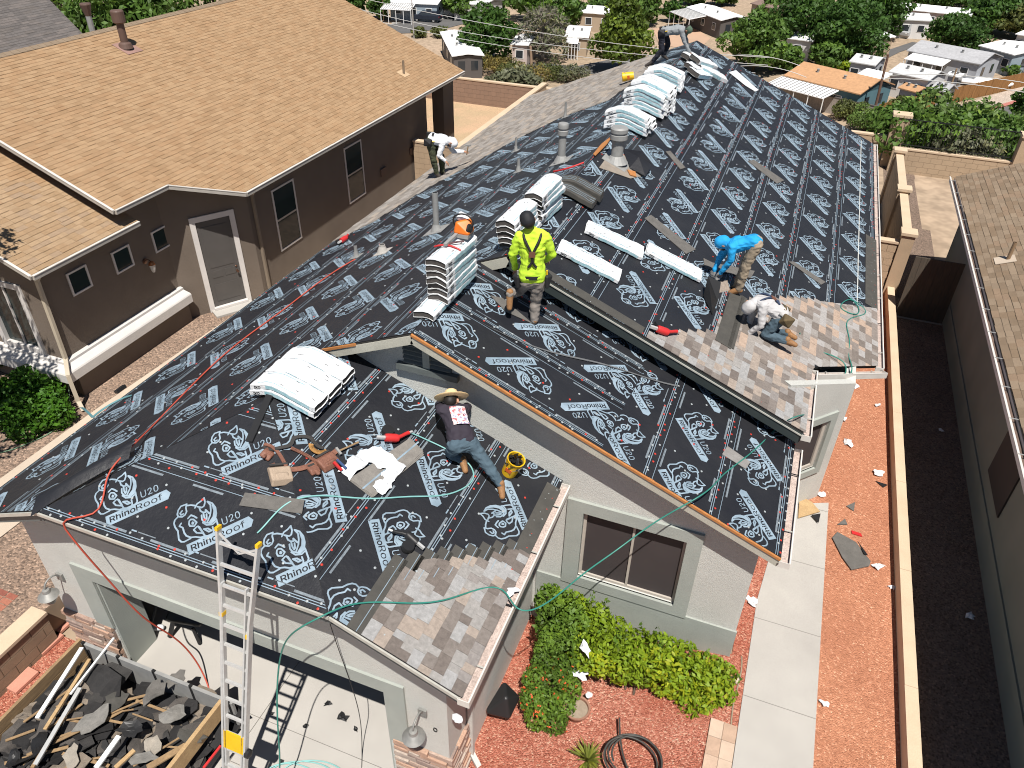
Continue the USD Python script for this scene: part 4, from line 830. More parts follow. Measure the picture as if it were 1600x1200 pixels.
# bare stack bent over the ridge and other dark shingle lengths
bundle((X2+.1, 8.75, zr2+.03), (1, .0, 0), UP, 'dark bare shingles bent over the main ridge beyond the white piles', 'l', t0=-.1, seed=80, bare=True, T=.10, cat='shingle stack')
bundle((X2+.14, 9.1, zr2+.03), (1, .05, 0), UP, 'dark bare shingle stack, rear one bent over the ridge near the vent', 'l', t0=-.12, seed=81, bare=True, T=.14, cat='shingle stack')
def flat(name, fr, pts, m, label, cat, th=.008, h=.02, group=None):
    P_ = Polygon([tuple(fr.uv(*q, h)) for q in pts]).buffer(0); return solo(name, MB().plate(P_, fr, h, h+th), m, label, cat, group)
M_bent = mat('loose_shingle', (.13, .122, .112), .9, (.095, .09, .083), 9, speck=.35, ss=400, bump=.3, bs=260, bd=.004)
flat('torn_wrapper', FB, flat_w, M_wrap, 'white torn wrapper lying alone on the slope below the far rake', 'wrapper', .008, .03)
flat('loose_shingle', FB, [(1017, 336), (1087, 390), (1072, 397), (1007, 341)], M_bent, 'dark shingle strip lying behind the pair of loose white bundles', 'shingle')
flat('loose_shingle', FB, [(1232, 409), (1240, 409), (1290, 441), (1283, 445)], M_bent, 'thin dark shingle strip on the slope right of the man in blue', 'shingle')
flat('loose_shingle', FB, [(1168, 252), (1178, 250), (1225, 282), (1214, 287)], M_bent, 'dark shingle strip with pale end far up the main slope', 'shingle')
flat('loose_shingle', FB, [(1040, 237), (1047, 236), (1071, 262), (1063, 265)], M_bent, 'small dark shingle strip near the torn hole by the vent', 'shingle')
flat('loose_shingle', FA, [(1136, 697), (1172, 722), (1165, 733), (1128, 710)], mat('grey_shingle', (.24, .23, .22), .8, (.18, .17, .16), 9, speck=.3, ss=400), 'pale edged shingle piece alone on the gable slope', 'shingle')
flat('loose_shingle', FF, [(383, 770), (476, 781), (472, 803), (374, 790)], M_bent, 'dark shingle strip lying below the tool belt', 'shingle')
flat('loose_shingle', FA, [(766, 462), (785, 466), (832, 506), (790, 487)], M_bent, 'dark shingle strip under the foot of the man in yellow', 'shingle')
a, b_ = FF.at(424, 612, .03), FF.at(389, 690, .03)
solo('black_strip', MB().beam(a, b_, .10, .025, FF.N), M_black, 'narrow black strip sticking out below the garage ridge bundles', 'strip')
# opened bundle in torn wrapper
def crumpled_sheet(fr, pts, m, label):
    P_ = Polygon([tuple(fr.uv(*q)) for q in pts]).buffer(0); b = P_.bounds; R = rng(19); ring = []
    c_ = A(P_.segmentize(.05).exterior.coords)[:-1]; P_ = Polygon(c_+R.normal(0, .011, c_.shape)).buffer(0)
    from scipy.spatial import Delaunay
    gx_, gy_ = np.meshgrid(np.arange(b[0], b[2], .035), np.arange(b[1], b[3], .035)); g = np.stack([gx_.ravel(), gy_.ravel()], 1)+R.normal(0, .006, (gx_.size, 2)); g = g[[P_.buffer(-.012).contains(Point(*q)) for q in g]]
    e = A(max(polys(P_), key=lambda q: q.area).exterior.coords)[:-1]; al = np.vstack([g, e]); tri = Delaunay(al).simplices; tri = tri[[P_.contains(Point(*al[t].mean(0))) for t in tri]]
    a, b_ = al[tri[:, 1]]-al[tri[:, 0]], al[tri[:, 2]]-al[tri[:, 0]]; cr = a[:, 0]*b_[:, 1]-a[:, 1]*b_[:, 0]; tri[cr < 0] = tri[cr < 0][:, ::-1]
    h = .045+.07*(meshkit.fbm(np.column_stack([al*7, al[:, 0]*0]), 3, 4)-.35).clip(0)*2; h[len(g):] *= R.uniform(.75, 1.1, len(e)); up_ = fr(al[:, 0], al[:, 1], h); dn_ = fr(al[:, 0], al[:, 1], h-.004)
    return solo('torn_wrapper', MB().add(up_, tri).add(dn_, tri[:, ::-1]), m, label, 'wrapper')
crumpled_sheet(FG, [(563, 707), (585, 700), (597, 704), (631, 733), (600, 776), (587, 773), (580, 765), (600, 738), (575, 727), (545, 752), (526, 738)], M_wrap, 'torn white wrapper on the garage slope by the tool belt')
ob = thing('opened_bundle', 'opened grey shingle bundle half covered by its torn white wrapper', 'shingle bundle', FG.at(600, 735))
for k in range(3):
    P_ = Polygon([tuple(FG.uv(*q)) for q in ((641, 690), (661, 711), (582, 780), (544, 752))]); P_ = affinity.translate(affinity.rotate(P_, (k-1)*1.5), .01*k, .006*k)
    part(ob, 'shingle', MB().plate(P_, FG, .018+.009*k, .026+.009*k), mat('opened_shingle', (.215, .20, .18), .9, (.16, .148, .135), 12, speck=.35, ss=400))
pa, pb = FG.uv(652, 694), FG.uv(566, 766); part(ob, 'sealant_line', MB().sheet(LineString([pa, pb]).buffer(.012), FG, .0455), M_print)
# ---------------------------------------------------------------- pipes and vents through the roof
def vent(fr, q, h, r, label, m=M_galv, capr=0, flange=.22, cat='vent pipe'):
    p = fr.at(*q, .015); t = thing('roof_vent', label, cat, p)
    part(t, 'flashing', MB().plate(sbox(-flange, -flange, flange, flange), lambda u, v, hh: p+u[:, None]*fr.U+v[:, None]*fr.V+hh[:, None]*fr.N, .004, .012), m)
    part(t, 'collar', MB().lathe(p, [(r*2.0, -.02), (r*1.5, .06), (r*1.12, .12), (r*1.02, .13)], 16), m)
    part(t, 'pipe', MB().lathe(p, [(r, 0), (r, h), (r*.8, h)], 16), m, smooth=40)
    if capr: part(t, 'cap', MB().lathe(p+UP*h, [(r*.9, -.16), (capr, -.14), (capr, -.05), (capr*.86, -.04), (capr*.86, -.015), (capr, 0), (capr, .07), (capr*.85, .10), (.001, .11)], 20), m, smooth=40)
    return t
vent(FL, (877, 252), .72, .085, 'tall grey vent pipe with flat cap, farthest of the tall pipes on the left slope', capr=.115)
vent(FB, (963, 252), .62, .125, 'wide grey vent with ribbed round cap on the main ridge', capr=.185, flange=.28)
vent(FL, (682, 360), .78, .06, 'grey vent pipe with collar on the left slope behind the orange saw', capr=.0)
vent(FL, (557, 401), .24, .035, 'short thin grey pipe on the left slope where the red cord ends', flange=.12)
vent(FL, (598, 394), .16, .06, 'stubby pale pipe with flashing on the left slope', M_conc, flange=.16)
vent(FL, (810, 268), .30, .035, 'short thin pipe on the left slope below the tall capped pipe', flange=.1)
vent(FL, (806, 236), .34, .03, 'thin pipe at the edge of the laid shingles on the left slope', flange=.1)
vent(FL, (883, 183), .40, .03, 'thin pipe far up the left slope', flange=.1)
# torn opening beside the wide vent
flat('bare_sheathing', FB, [(936, 262), (950, 243), (962, 232), (1000, 262), (1005, 275), (985, 279)], mat('bare_sheathing', (.27, .23, .19), .9, (.2, .17, .14), 6), 'patch of bare grey sheathing around the wide vent', 'sheathing', .004, .019)
flat('wood_offcut', FB, [(980, 266), (992, 269), (994, 277), (984, 274)], M_newwood, 'orange wood offcut at the corner of the torn underlayment', 'offcut', .02, .03)
flat('wood_offcut', FL, [(958, 212), (948, 226), (930, 244), (927, 242), (940, 226)], M_newwood, 'long orange wood offcut left of the wide vent', 'offcut', .02, .03)
R = rng(90); pts = A([FB.at(*q, .04) for q in ((973, 232), (1000, 258), (1018, 266), (1008, 279), (984, 262))]); pts[1:4] += UP*A([[.3], [.12], [.05]]); c = pts.mean(0)+UP*.1
solo('torn_flap', MB().add(np.vstack([pts, c, pts-UP*.012, c-UP*.012]), [(i, (i+1) % 5, 5) for i in range(5)]+[((i+1) % 5+6, i+6, 11) for i in range(5)]), M_mem, 'torn black underlayment flap folded back beside the wide vent', 'underlayment flap')
# loose bulge of membrane along the garage hip
hp = []
for i in range(14):
    t_ = i/13; b0 = FF.at(52+(205-52)*t_, 797+(706-797)*t_, .0); hp.append((b0, .02+.075*math.sin(math.pi*t_)**.8))
v = []; f = []
for i, (b0, h) in enumerate(hp):
    d = nrm(FF.V-FF.U*.4); v += [b0-d*.0+FF.N*.012, b0-d*.10+FF.N*h*.55, b0+d*.02+FF.N*h, b0+d*.11+FF.N*h*.85, b0+d*.17+FF.N*.035, b0+d*.2+FF.N*.0]
for i in range(13):
    for j in range(5): f.append((i*6+j, (i+1)*6+j, (i+1)*6+j+1, i*6+j+1))
part(house, 'loose_fold', MB().add(v, A(f)[:, ::-1]), M_mem, 'loose fold of underlayment bulging along the left hip', smooth=60)
# grey ribbon of membrane offcut trailing over the gable slope
rp_ = spline([FA.at(*q, .03) for q in ((700, 470), (760, 508), (815, 534), (870, 552), (940, 568), (1010, 590), (1060, 603))], 40)
v = []; w = FA.V*.035
for p_ in rp_: v += [p_-w, p_+w]
solo('loose_ribbon', MB().add(v, [(2*i, 2*i+2, 2*i+3, 2*i+1) for i in range(39)]), mat('ribbon_grey', (.13, .135, .14), .6), 'long grey ribbon trailing across the gable slope', 'ribbon')
# ---------------------------------------------------------------- hoses, cords, ropes
def cable(name, pts, r, m, label, cat, n=70, group=None):
    return solo(name, MB().tube(spline(pts, n), r, 6), m, label, cat, group, smooth=True)
M_teal = mat('hose_teal', (.035, .21, .165), .4, (.03, .17, .135), 9); M_teal2 = mat('hose_pale_teal', (.20, .42, .40), .4, (.16, .36, .35), 9); M_cord = mat('cord_red', (.46, .075, .045), .55)
cable('air_hose', [(4.9, -.75, -.55), (4.98, -.6, -.2), (5.1, -.35, 1.2), (5.28, -.12, 2.6), tuple(A(e2)+A([-.02, -.06, .07])), tuple(FG.at(540, 947, .05)), tuple(FG.at(600, 941, .045)), tuple(FG.at(700, 936, .045)), tuple(FG.at(790, 926, .05)), tuple(A([7.66, 1.35, 2.78])),
   tuple(onY(905, 902, 2.2)), tuple(onY(960, 862, 2.75)), tuple(onY(1030, 812, 3.2)), tuple(onY(1092, 776, Y1-.03)), tuple(FA.at(1130, 742, .05)), tuple(FA.at(1180, 702, .04)), tuple(FA.at(1215, 668, .10)), tuple(FB.at(1232, 656, .06)), tuple(FB.at(1256, 648, .05))], .0105, M_teal, 'dark teal air hose strung from the garage eave over the gable slope', 'air hose', 160)
cable('air_hose', [tuple(FF.at(402, 833, .03)), tuple(FF.at(425, 808, .025)), tuple(FF.at(450, 786, .025)), tuple(FG.at(480, 776, .03)), tuple(FG.at(530, 776, .025)), tuple(FG.at(585, 779, .025)), tuple(FG.at(640, 776, .025)), tuple(FG.at(690, 774, .025)), tuple(FG.at(722, 764, .025)), tuple(FG.at(740, 742, .03)), tuple(FG.at(735, 728, .04)), tuple(FG.at(715, 712, .05)), tuple(FG.at(690, 698, .03)), tuple(FG.at(662, 685, .03)), tuple(FG.at(642, 677, .06)), tuple(FG.at(632, 678, .10))], .011, M_teal2, 'pale teal air hose curling over the garage slope to the red nail gun', 'air hose', 120)
cable('air_hose', [tuple(FB.at(1250, 520, .05)), tuple(FB.at(1290, 552, .03)), tuple(FB.at(1322, 578, .04)), tuple(A([11.3, 8.2, 2.4])), tuple(onY(1326, 590, 8.3)), tuple(FB.at(1327, 560, .035)), tuple(FB.at(1327, 530, .03)), tuple(FB.at(1323, 505, .03)), tuple(FB.at(1340, 494, .03)), tuple(FB.at(1350, 482, .03)), tuple(FB.at(1338, 472, .03)), tuple(FB.at(1318, 472, .035)), tuple(FB.at(1316, 483, .035)), tuple(FB.at(1330, 490, .04)), tuple(FB.at(1341, 480, .04)), tuple(FB.at(1326, 464, .03))], .011, M_teal, 'green hose looped on the laid shingles by the right eave', 'air hose', 110)
th = np.linspace(0, 6.5*math.pi, 60)
cable('air_hose', [(5.2+.08*math.sin(t*.7)+(.55+.12*math.sin(t*.9))*math.cos(t), -.35+.05*math.cos(t*.6)+(.42+.1*math.cos(t*.5))*math.sin(t), -.57+.004*i % .03) for i, t in enumerate(th)], .010, M_teal2, 'pale teal hose coiled loosely on the driveway', 'air hose', 200)
cable('extension_cord', [tuple(FL.at(555, 405, .04)), tuple(FL.at(500, 440, .035)), tuple(FL.at(440, 486, .03)), tuple(FL.at(380, 530, .03)), tuple(FL.at(310, 592, .03)), tuple(FL.at(240, 664, .03)), tuple(FL.at(192, 712, .12)), tuple(FF.at(168, 745, .06)), tuple(FF.at(146, 802, .03)), tuple(A([2.12, -.03, 3.40])), (2.15, -.04, 3.2), (2.3, .1, 2.2), (2.4, .3, 1.2), (2.5, .6, .3), (2.75, .6, -.5), (3.2, .2, -.57)], .012, M_cord, 'red extension cord running down the left slope and into the garage', 'cord', 130)
cable('safety_rope', [tuple(FL.at(865, 268, .05)), tuple(FL.at(890, 262, .06)), tuple(FL.at(912, 254, .05))], .02, M_redp, 'short red rope lying beside the tall capped pipe', 'rope', 20)
cable('hanging_cable', [(6.0, -.4, -.57), (5.9, .0, -.57), (5.7, .4, -.57), (5.75, .45, .8), (5.75, .36, 1.7), (5.75, .2, 3.2)], .006, M_black, 'thin dark cable hanging at the right side of the garage opening', 'cord', 40)
# ---------------------------------------------------------------- ladder leaning on the garage eave
LF = frame((0, -.10, 3.40), (1, 0, 0), nrm((0, 1, 4.2)))
lad = thing('ladder', 'aluminium multi-position ladder leaning on the garage eave, yellow fittings', 'ladder', (4.0, -1.05, -.6))
def lp_(q): return LF.at(*q)
lt, rt, lm, rm_ = lp_((341, 826)), lp_((404, 853)), lp_((348, 962)), lp_((391, 975))
lbot = lm+(lp_((350, 1120))-lm)*2.2; rbot = rm_+(lp_((386, 1120))-rm_)*2.2
zf = lambda p0, p1, z: p0+(p1-p0)*((z-p0[2])/(p1[2]-p0[2]))
lbot, rbot = zf(lm, lbot, -.59), zf(rm_, rbot, -.59)
for a, b_ in ((lt, lm), (lm, lbot), (rt, rm_), (rm_, rbot)): part(lad, 'rail', MB().beam(a, b_, .03, .075, LF.N), M_alu)
in_l, in_r = lm+A([.045, 0, 0]), rm_-A([.045, 0, 0])
for a, b_ in ((in_l+LF.V*.5+A([-.02, 0, 0]), zf(in_l, lbot+A([.045, 0, 0]), .55)), (in_r+LF.V*.5+A([.02, 0, 0]), zf(in_r, rbot-A([.045, 0, 0]), .55))): part(lad, 'inner_rail', MB().beam(a, b_, .022, .06, LF.N), M_alu)
zz = -.3
while zz < lt[2]-.1:
    a = zf(lm, lbot, zz) if zz < lm[2] else zf(lm, lt, zz); b_ = zf(rm_, rbot, zz) if zz < rm_[2] else zf(rm_, rt, zz)
    part(lad, 'rung', MB().beam(a, b_, .035, .03, LF.N), M_alu); zz += .285
for p_ in (lt, rt): part(lad, 'end_cap', MB().beam(p_-LF.V*.01, p_+LF.V*.035, .036, .08, LF.N), M_yel)
for p_ in (zf(lm, lt, 3.0), zf(rm_, rt, 2.8)): part(lad, 'lock_tab', MB().obox(p_-LF.N*.0, LF.U, LF.V, LF.N, .05, .055, .07), M_yel)
pm = (zf(lm, lbot, 1.02)+zf(rm_, rbot, 1.02))/2; part(lad, 'yellow_plate', MB().obox(pm+LF.N*.02, LF.U, LF.V, LF.N, np.linalg.norm(lm-rm_)-.04, .3, .02), M_yel)
part(lad, 'hinge', MB().lathe(zf(rm_, rbot, .9)+A([.01, 0, 0]), [(.001, 0), (.06, .0), (.06, .05), (.03, .07), (.001, .075)], 14, (1, 0, 0)), M_black)
for sgn, (t0, m0) in ((1, (lt, rt)), ):
    part(lad, 'brace', MB().beam(lt+LF.V*-.05, (lt+rt)/2-LF.V*.22, .02, .02, LF.N), M_alu); part(lad, 'brace', MB().beam(rt-LF.V*.05, (lt+rt)/2-LF.V*.22, .02, .02, LF.N), M_alu)
# ---------------------------------------------------------------- tools
def nail_gun(p, fr, ang, label, m=M_redp, sc=1.0):
    p = A(p); X = fr.U*math.cos(ang)+fr.V*math.sin(ang); Y = np.cross(fr.N, X); N = fr.N; t = thing('nail_gun', label, 'nail gun', p)
    at = lambda x, y, z: p+(X*x+Y*y+N*z)*sc
    part(t, 'head', MB().lathe(at(0, 0, .05), [(.001, 0), (.045*sc, .0), (.05*sc, .03*sc), (.05*sc, .13*sc), (.04*sc, .16*sc), (.001, .165*sc)], 14, X), m, smooth=40)
    part(t, 'handle', MB().tube([at(.14, 0, .055), at(.2, .03, .055), at(.26, .07, .05), at(.3, .09, .05)], A([.028, .022, .022, .024])*sc, 10), m, smooth=40)
    part(t, 'nose', MB().obox(at(-.05, 0, .05), X, Y, N, .1*sc, .03*sc, .035*sc), M_alu)
    part(t, 'coil_magazine', MB().lathe(at(.05, .11, .035), [(.001, -.035*sc), (.07*sc, -.035*sc), (.075*sc, 0), (.07*sc, .035*sc), (.001, .035*sc)], 16, N), M_black)
    part(t, 'hose_fitting', MB().lathe(at(.3, .09, .05), [(.014*sc, 0), (.014*sc, .05*sc), (.001, .05*sc)], 8, X*.9+Y*.4), M_alu); return t
nail_gun(FB.at(1024, 518, .03), FB, -1.2, 'red nail gun lying on the shingles at the roof step', sc=1.25)
nail_gun(FG.at(600, 688, .03), FG, -.9, 'red nail gun by the torn white wrapper, pale hose attached', sc=1.2)
nail_gun(FG.at(650, 852, .03), FG, 1.4, 'black and silver nail gun at the stepped end of the garage shingles', M_black, sc=1.1)
nail_gun(FL.at(535, 380, .03), FL, 3.0, 'small red nail gun on the edge of the left slope', sc=1.2)
# cut-off saw on the stack
p = A([X1+.08, 5.12, zr1+.122+.092*7+.03]); sw = thing('cut_off_saw', 'orange and white petrol saw standing on the ridge bundle stack', 'saw', p)
M_or = mat('saw_orange', (.72, .17, .02), .4, (.62, .13, .015), 8)
hull = lambda pts_, r: m3.Manifold.batch_hull([m3.Manifold.sphere(r, 20).translate(tuple(map(float, q))) for q in pts_])
part(sw, 'body', hull([p+.78*A(q) for q in ((-.10, -.08, .10), (.12, -.08, .10), (-.10, .12, .10), (.12, .12, .10), (-.08, -.05, .24), (.09, .1, .26))], .04), M_or, smooth=40)
part(sw, 'top_cover', hull([p+.78*A(q) for q in ((-.12, .08, .30), (.05, .14, .31), (-.1, .14, .36))], .035), M_wrap, smooth=40)
part(sw, 'handle', MB().tube(spline([p+.78*A(q) for q in ((-.14, .0, .15), (-.16, .0, .36), (0, .02, .42), (.16, .02, .36), (.16, .0, .15))], 20), .013, 8), M_black, smooth=True)
part(sw, 'starter_cover', MB().lathe(p+.78*A([.15, -.02, .16]), [(.001, .03), (.04, .028), (.075, .0), (.075, -.03)], 16, (1, 0, 0)), M_black)
part(sw, 'engine_block', MB().box(p+.78*A([-.12, -.14, 0]), p+.78*A([.16, .14, .07])), M_galv)
part(sw, 'cutting_arm', MB().beam(p+.78*A([-.08, -.1, .06]), p+.78*A([-.12, -.55, .02]), .05, .04), M_galv)
cable('pry_bar', [p+A([-.1, -.42, -.0]), p+A([-.02, -.30, .01]), p+A([.10, -.2, .01])], .014, mat('bar_plum', (.10, .055, .06), .5), 'dark bar lying on the stack in front of the orange saw', 'bar', 12)
cable('stack_strap', [A([X1-.2, 4.72, zr1+.122+.092*7-.03]), A([X1, 4.74, zr1+.122+.092*7+.024]), A([X1+.2, 4.76, zr1+.122+.092*7-.03])], .014, M_redp, 'red strap across the top of the stack under the orange saw', 'strap', 12)
# buckets
def bucket(c, axis, label, fill, r=.128, h=.32):
    c = A(c, float); ax = nrm(axis); t = thing('bucket', label, 'bucket', c)
    part(t, 'body', MB().lathe(c, [(.001, 0), (r*.84, 0), (r*.86, .01), (r, h), (r*1.06, h), (r*1.06, h+.015), (r*.95, h+.012), (r*.82, .02), (.001, .02)], 24, ax), M_yel, smooth=40)
    X = nrm(np.cross(ax, [0.2, 1, 0.1])); Y = np.cross(ax, X)
    part(t, 'handle', MB().tube([c+ax*(h*.9)+X*r*1.05*math.cos(a)+(Y*.6-ax*.5)*r*1.5*math.sin(a) for a in np.linspace(0, math.pi, 14)], .004, 6), M_galv)
    part(t, 'printed_mark', MB().lathe(c+ax*(h*.55), [(r*.93+.002, -.035), (r*.95+.002, .035)], 8, ax) if False else MB().obox(c+ax*h*.5-nrm(A([.2, 1, .1])-ax*np.dot(A([.2, 1, .1]), ax))*(r*.935), X, ax, np.cross(X, ax), .10, .07, .006), mat('print_orange', (.60, .12, .03), .5))
    if fill:
        R = rng(7); b = MB()
        for k in range(40):
            q = c+ax*(h*R.uniform(.8, .98))+X*R.uniform(-.7, .7)*r+Y*R.uniform(-.7, .7)*r; a = R.normal(size=3); b.beam(q, q+nrm(a)*.09, .03, .008)
        part(t, 'dark_contents', b, M_black, kind='stuff')
    return t
bucket(FG.at(795, 738, .02), nrm(FG.N+A([.06, -.08, .25])), 'yellow bucket full of black scraps beside the kneeling man in the straw hat', True)
bucket(FL.at(990, 118, .16), nrm(FL.U*.3-FL.V*.9+FL.N*.2), 'yellow bucket tipped on its side on the far left slope', False)
# tool belt with pouches
tb = thing('tool_belt', 'brown leather tool belt with two tan pouches lying on the garage roof', 'tool belt', FF.at(470, 720))
M_lea = mat('leather_brown', (.22, .10, .065), .65, (.15, .065, .045), 12, speck=.2, ss=80); M_poc = mat('pouch_tan', (.37, .285, .21), .75, (.30, .23, .17), 10, speck=.12, ss=90); M_web = mat('webbing_dark', (.04, .037, .035), .8)
def on2(q, h=.03): 
    return FF.at(*q, h) if q[0] < 455 else FG.at(*q, h)
def strap(par, nm, pts, w, m):
    P_ = spline(pts, 26); b = MB()
    for i in range(25): b.beam(P_[i], P_[i+1], w, .012, FG.N, ext=.004)
    return part(par, nm, b, m)
strap(tb, 'belt', [on2(q) for q in ((425, 725), (445, 733), (470, 732), (495, 722), (515, 712), (527, 703))], .07, M_lea)
strap(tb, 'suspender', [on2(q, .045) for q in ((447, 728), (438, 712), (425, 698), (413, 694))], .045, M_lea); strap(tb, 'suspender', [on2(q, .045) for q in ((495, 722), (480, 712), (462, 703), (455, 700))], .045, M_lea)
strap(tb, 'webbing', [on2(q, .04) for q in ((412, 697), (425, 702), (440, 699), (455, 694), (458, 686), (470, 682), (484, 684), (492, 692), (505, 700))], .05, M_web)
strap(tb, 'tan_pad', [on2(q, .06) for q in ((486, 694), (490, 703), (500, 707), (510, 704))], .06, mat('pad_tan', (.42, .22, .07), .7))
def pouch(px_, ang, w, h, d, m):
    p_ = on2(px_, .0); X = FG.U*math.cos(ang)+FG.V*math.sin(ang); Y = np.cross(FG.N, X); at = lambda x, y, z: p_+X*x+Y*y+FG.N*z
    part(tb, 'pouch', hull([at(x, y, z) for x in (-w/2, w/2) for y, z in ((-h/2, .03), (h/2, .03), (-h/2+.03, d), (h/2-.05, d))], .025), m, smooth=50)
    part(tb, 'pouch_pocket', hull([at(x, y, z) for x in (-w/2+.05, w/2-.05) for y, z in ((-h/2+.03, d), (h/2-.13, d), (h/2-.15, d+.02))], .022), m, smooth=50)
    part(tb, 'pouch_lip', MB().obox(at(0, h/2+.01, d*.7), X, Y, FG.N, w, .03, d), M_web)
pouch((437, 746), -.75, .22, .24, .09, M_poc); pouch((510, 724), -.3, .22, .2, .07, M_lea); pouch((489, 736), -.4, .09, .1, .05, M_lea); pouch((418, 712), -1.6, .1, .12, .05, M_lea)
part(tb, 'tool_grip', MB().beam(on2((521, 722), .11), on2((534, 735), .08), .03, .03), M_redp); part(tb, 'tool_grip', MB().beam(on2((526, 718), .11), on2((541, 732), .08), .03, .02), mat('grip_blue', (.05, .09, .2), .4))
a, b_ = FG.at(529, 705, .05), FG.at(560, 691, .07); hm = thing('hammer', 'hammer with wooden handle sticking out of the tool belt', 'hammer', a)
part(hm, 'handle', MB().tube([a, (a+b_)/2, b_], [.014, .012, .015], 8), M_wood); part(hm, 'head', MB().obox(a, np.cross(b_-a, FG.N), FG.N, b_-a, .12, .03, .03), M_galv)
# white scrap lying in the gutter etc.
def crumple(name, c, size, m, label, cat, seed, flatn=.35, group=None):
    R = rng(seed)
    if flatn < .5:
        n = 11; an_ = np.sort(np.arange(n)*6.283/n+R.uniform(-.2, .2, n)); rr = size*R.uniform(.45, 1.15, n); el = R.uniform(.55, .9); a0 = R.uniform(0, 3.1)
        xy = np.stack([rr*np.cos(an_), rr*np.sin(an_)*el], 1)@A([[math.cos(a0), math.sin(a0)], [-math.sin(a0), math.cos(a0)]]); zr_ = size*R.uniform(.02, .42, n); inn = xy*.45; zi = size*R.uniform(.15, .5, n)
        v = np.vstack([np.column_stack([xy, zr_]), np.column_stack([inn, zi]), [[0, 0, size*.2]]])+A(c); f = []
        for i in range(n): k = (i+1) % n; f += [(i, k, n+k), (i, n+k, n+i), (n+i, n+k, 2*n)]
        f = A(f); b = MB().add(v, f).add(v-UP*.006, f[:, ::-1]); return solo(name, b, m, label, cat, group)
    ic = trimesh.creation.icosphere(2, 1.0); v = A(ic.vertices); d = .55+.8*meshkit.fbm(v*1.7+seed, 3, seed); v = v*d[:, None]*A([size*R.uniform(.7, 1.1), size*R.uniform(.5, .9), size*flatn]); a = R.uniform(0, 6.28)
    v = v@A([[math.cos(a), math.sin(a), 0], [-math.sin(a), math.cos(a), 0], [0, 0, 1]]); v[:, 2] -= v[:, 2].min()
    return solo(name, (v+A(c), A(ic.faces)), m, label, cat, group)
crumple('wrapper_scrap', FG.at(800, 926, .02), .11, M_wrap, 'white wrapper scrap caught on the garage gutter', 'scrap', 3)
# ---------------------------------------------------------------- wall lamps of the garage
def barn_lamp(c, label):
    c = A(c); t = thing('wall_lamp', label, 'lamp', c); M_l = mat('lamp_zinc', (.27, .265, .25), .55, (.2, .2, .19), 14, metal=.3)
    part(t, 'wall_plate', MB().box(c+A([-.06, -.03, -.07]), c+A([.06, .0, .07])), M_l)
    part(t, 'arm', MB().tube(spline([c+A([0, -.03, .02]), c+A([0, -.12, .12]), c+A([0, -.24, .10]), c+A([0, -.28, 0])], 16), .013, 8), M_l, smooth=True)
    q = c+A([0, -.28, -.02]); part(t, 'shade', MB().lathe(q, [(.001, .03), (.05, .02), (.06, -.03), (.13, -.09), (.15, -.11), (.145, -.112), (.05, -.04)], 22), M_l, smooth=30)
    part(t, 'cage', MB().lathe(q, [(.085, -.1), (.08, -.22), (.06, -.26), (.001, -.27)], 14), mat('lamp_glass', (.33, .31, .27), .15), smooth=40); return t
barn_lamp(onY(95, 900, .415), 'zinc barn lamp on the wall left of the garage opening'); barn_lamp(onY(661, 1112, .415), 'zinc barn lamp on the wall right of the garage opening')
# house number to the right of the right-hand lamp
tm = meshkit.text_mesh('0', .085, .01, False); tv = A(tm.vertices); c = onY(676, 1142, .41); part(house, 'house_number', (np.stack([c[0]+tv[:, 0], np.full(len(tv), .418)-tv[:, 2], c[2]+tv[:, 1]], -1), A(tm.faces)), M_black)
crumple('wrapper_scrap', onY(715, 1125, .35), .07, M_wrap, 'white scrap stuck at the bottom of the garage rake corner', 'scrap', 4, .6)
# stone veneer at the foot of the garage piers
M_st = [mat('ledgestone_'+n, c, .95, tuple(x*.7 for x in c), 8, bump=.6, bs=40, bd=.01, speck=.2, ss=90) for n, c in (('a', (.42, .31, .25)), ('b', (.34, .235, .19)), ('c', (.46, .38, .32)), ('d', (.28, .21, .18)), ('e', (.45, .29, .21)))]
R = rng(41); vn = thing('stone_veneer', 'stacked ledgestone facing at the left pier of the garage', 'stone facing', (.8, .4, -.6)); vn2 = thing('stone_veneer', 'stacked ledgestone facing at the right corner of the garage', 'stone facing', (6.8, .4, -.6))
for t, x0, x1, z1 in ((vn, GW0-.03, OPL-.04, .36), (vn2, OPR+.06, GW1+.06, .40)):
    z = -.62
    while z < z1-.02:
        h = R.uniform(.045, .095); x = x0
        while x < x1-.03:
            w = R.uniform(.16, .42); xb = min(x1, x+w); d = R.uniform(.03, .075); part(t, 'stone', MB().hexa([(x, .42-d, z), (xb-.006, .42-d*R.uniform(.85, 1.1), z), (xb-.006, .418, z), (x, .418, z)], [(x+.004, .42-d*.95, z+h-.006), (xb-.01, .42-d, z+h-.006), (xb-.006, .418, z+h-.006), (x, .418, z+h-.006)]), M_st[int(R.integers(5))]); x = xb
        z += h
b = MB(); z = -.62
while z < .4:
    h = R.uniform(.05, .09); y = .42
    while y < 1.0:
        yb = y+R.uniform(.18, .4); d = R.uniform(.03, .07); part(vn2, 'stone', MB().box((GW1+.001, y, z), (GW1+d, min(1.0, yb)-.006, z+h-.006)), M_st[int(R.integers(5))]); y = yb
    z += h
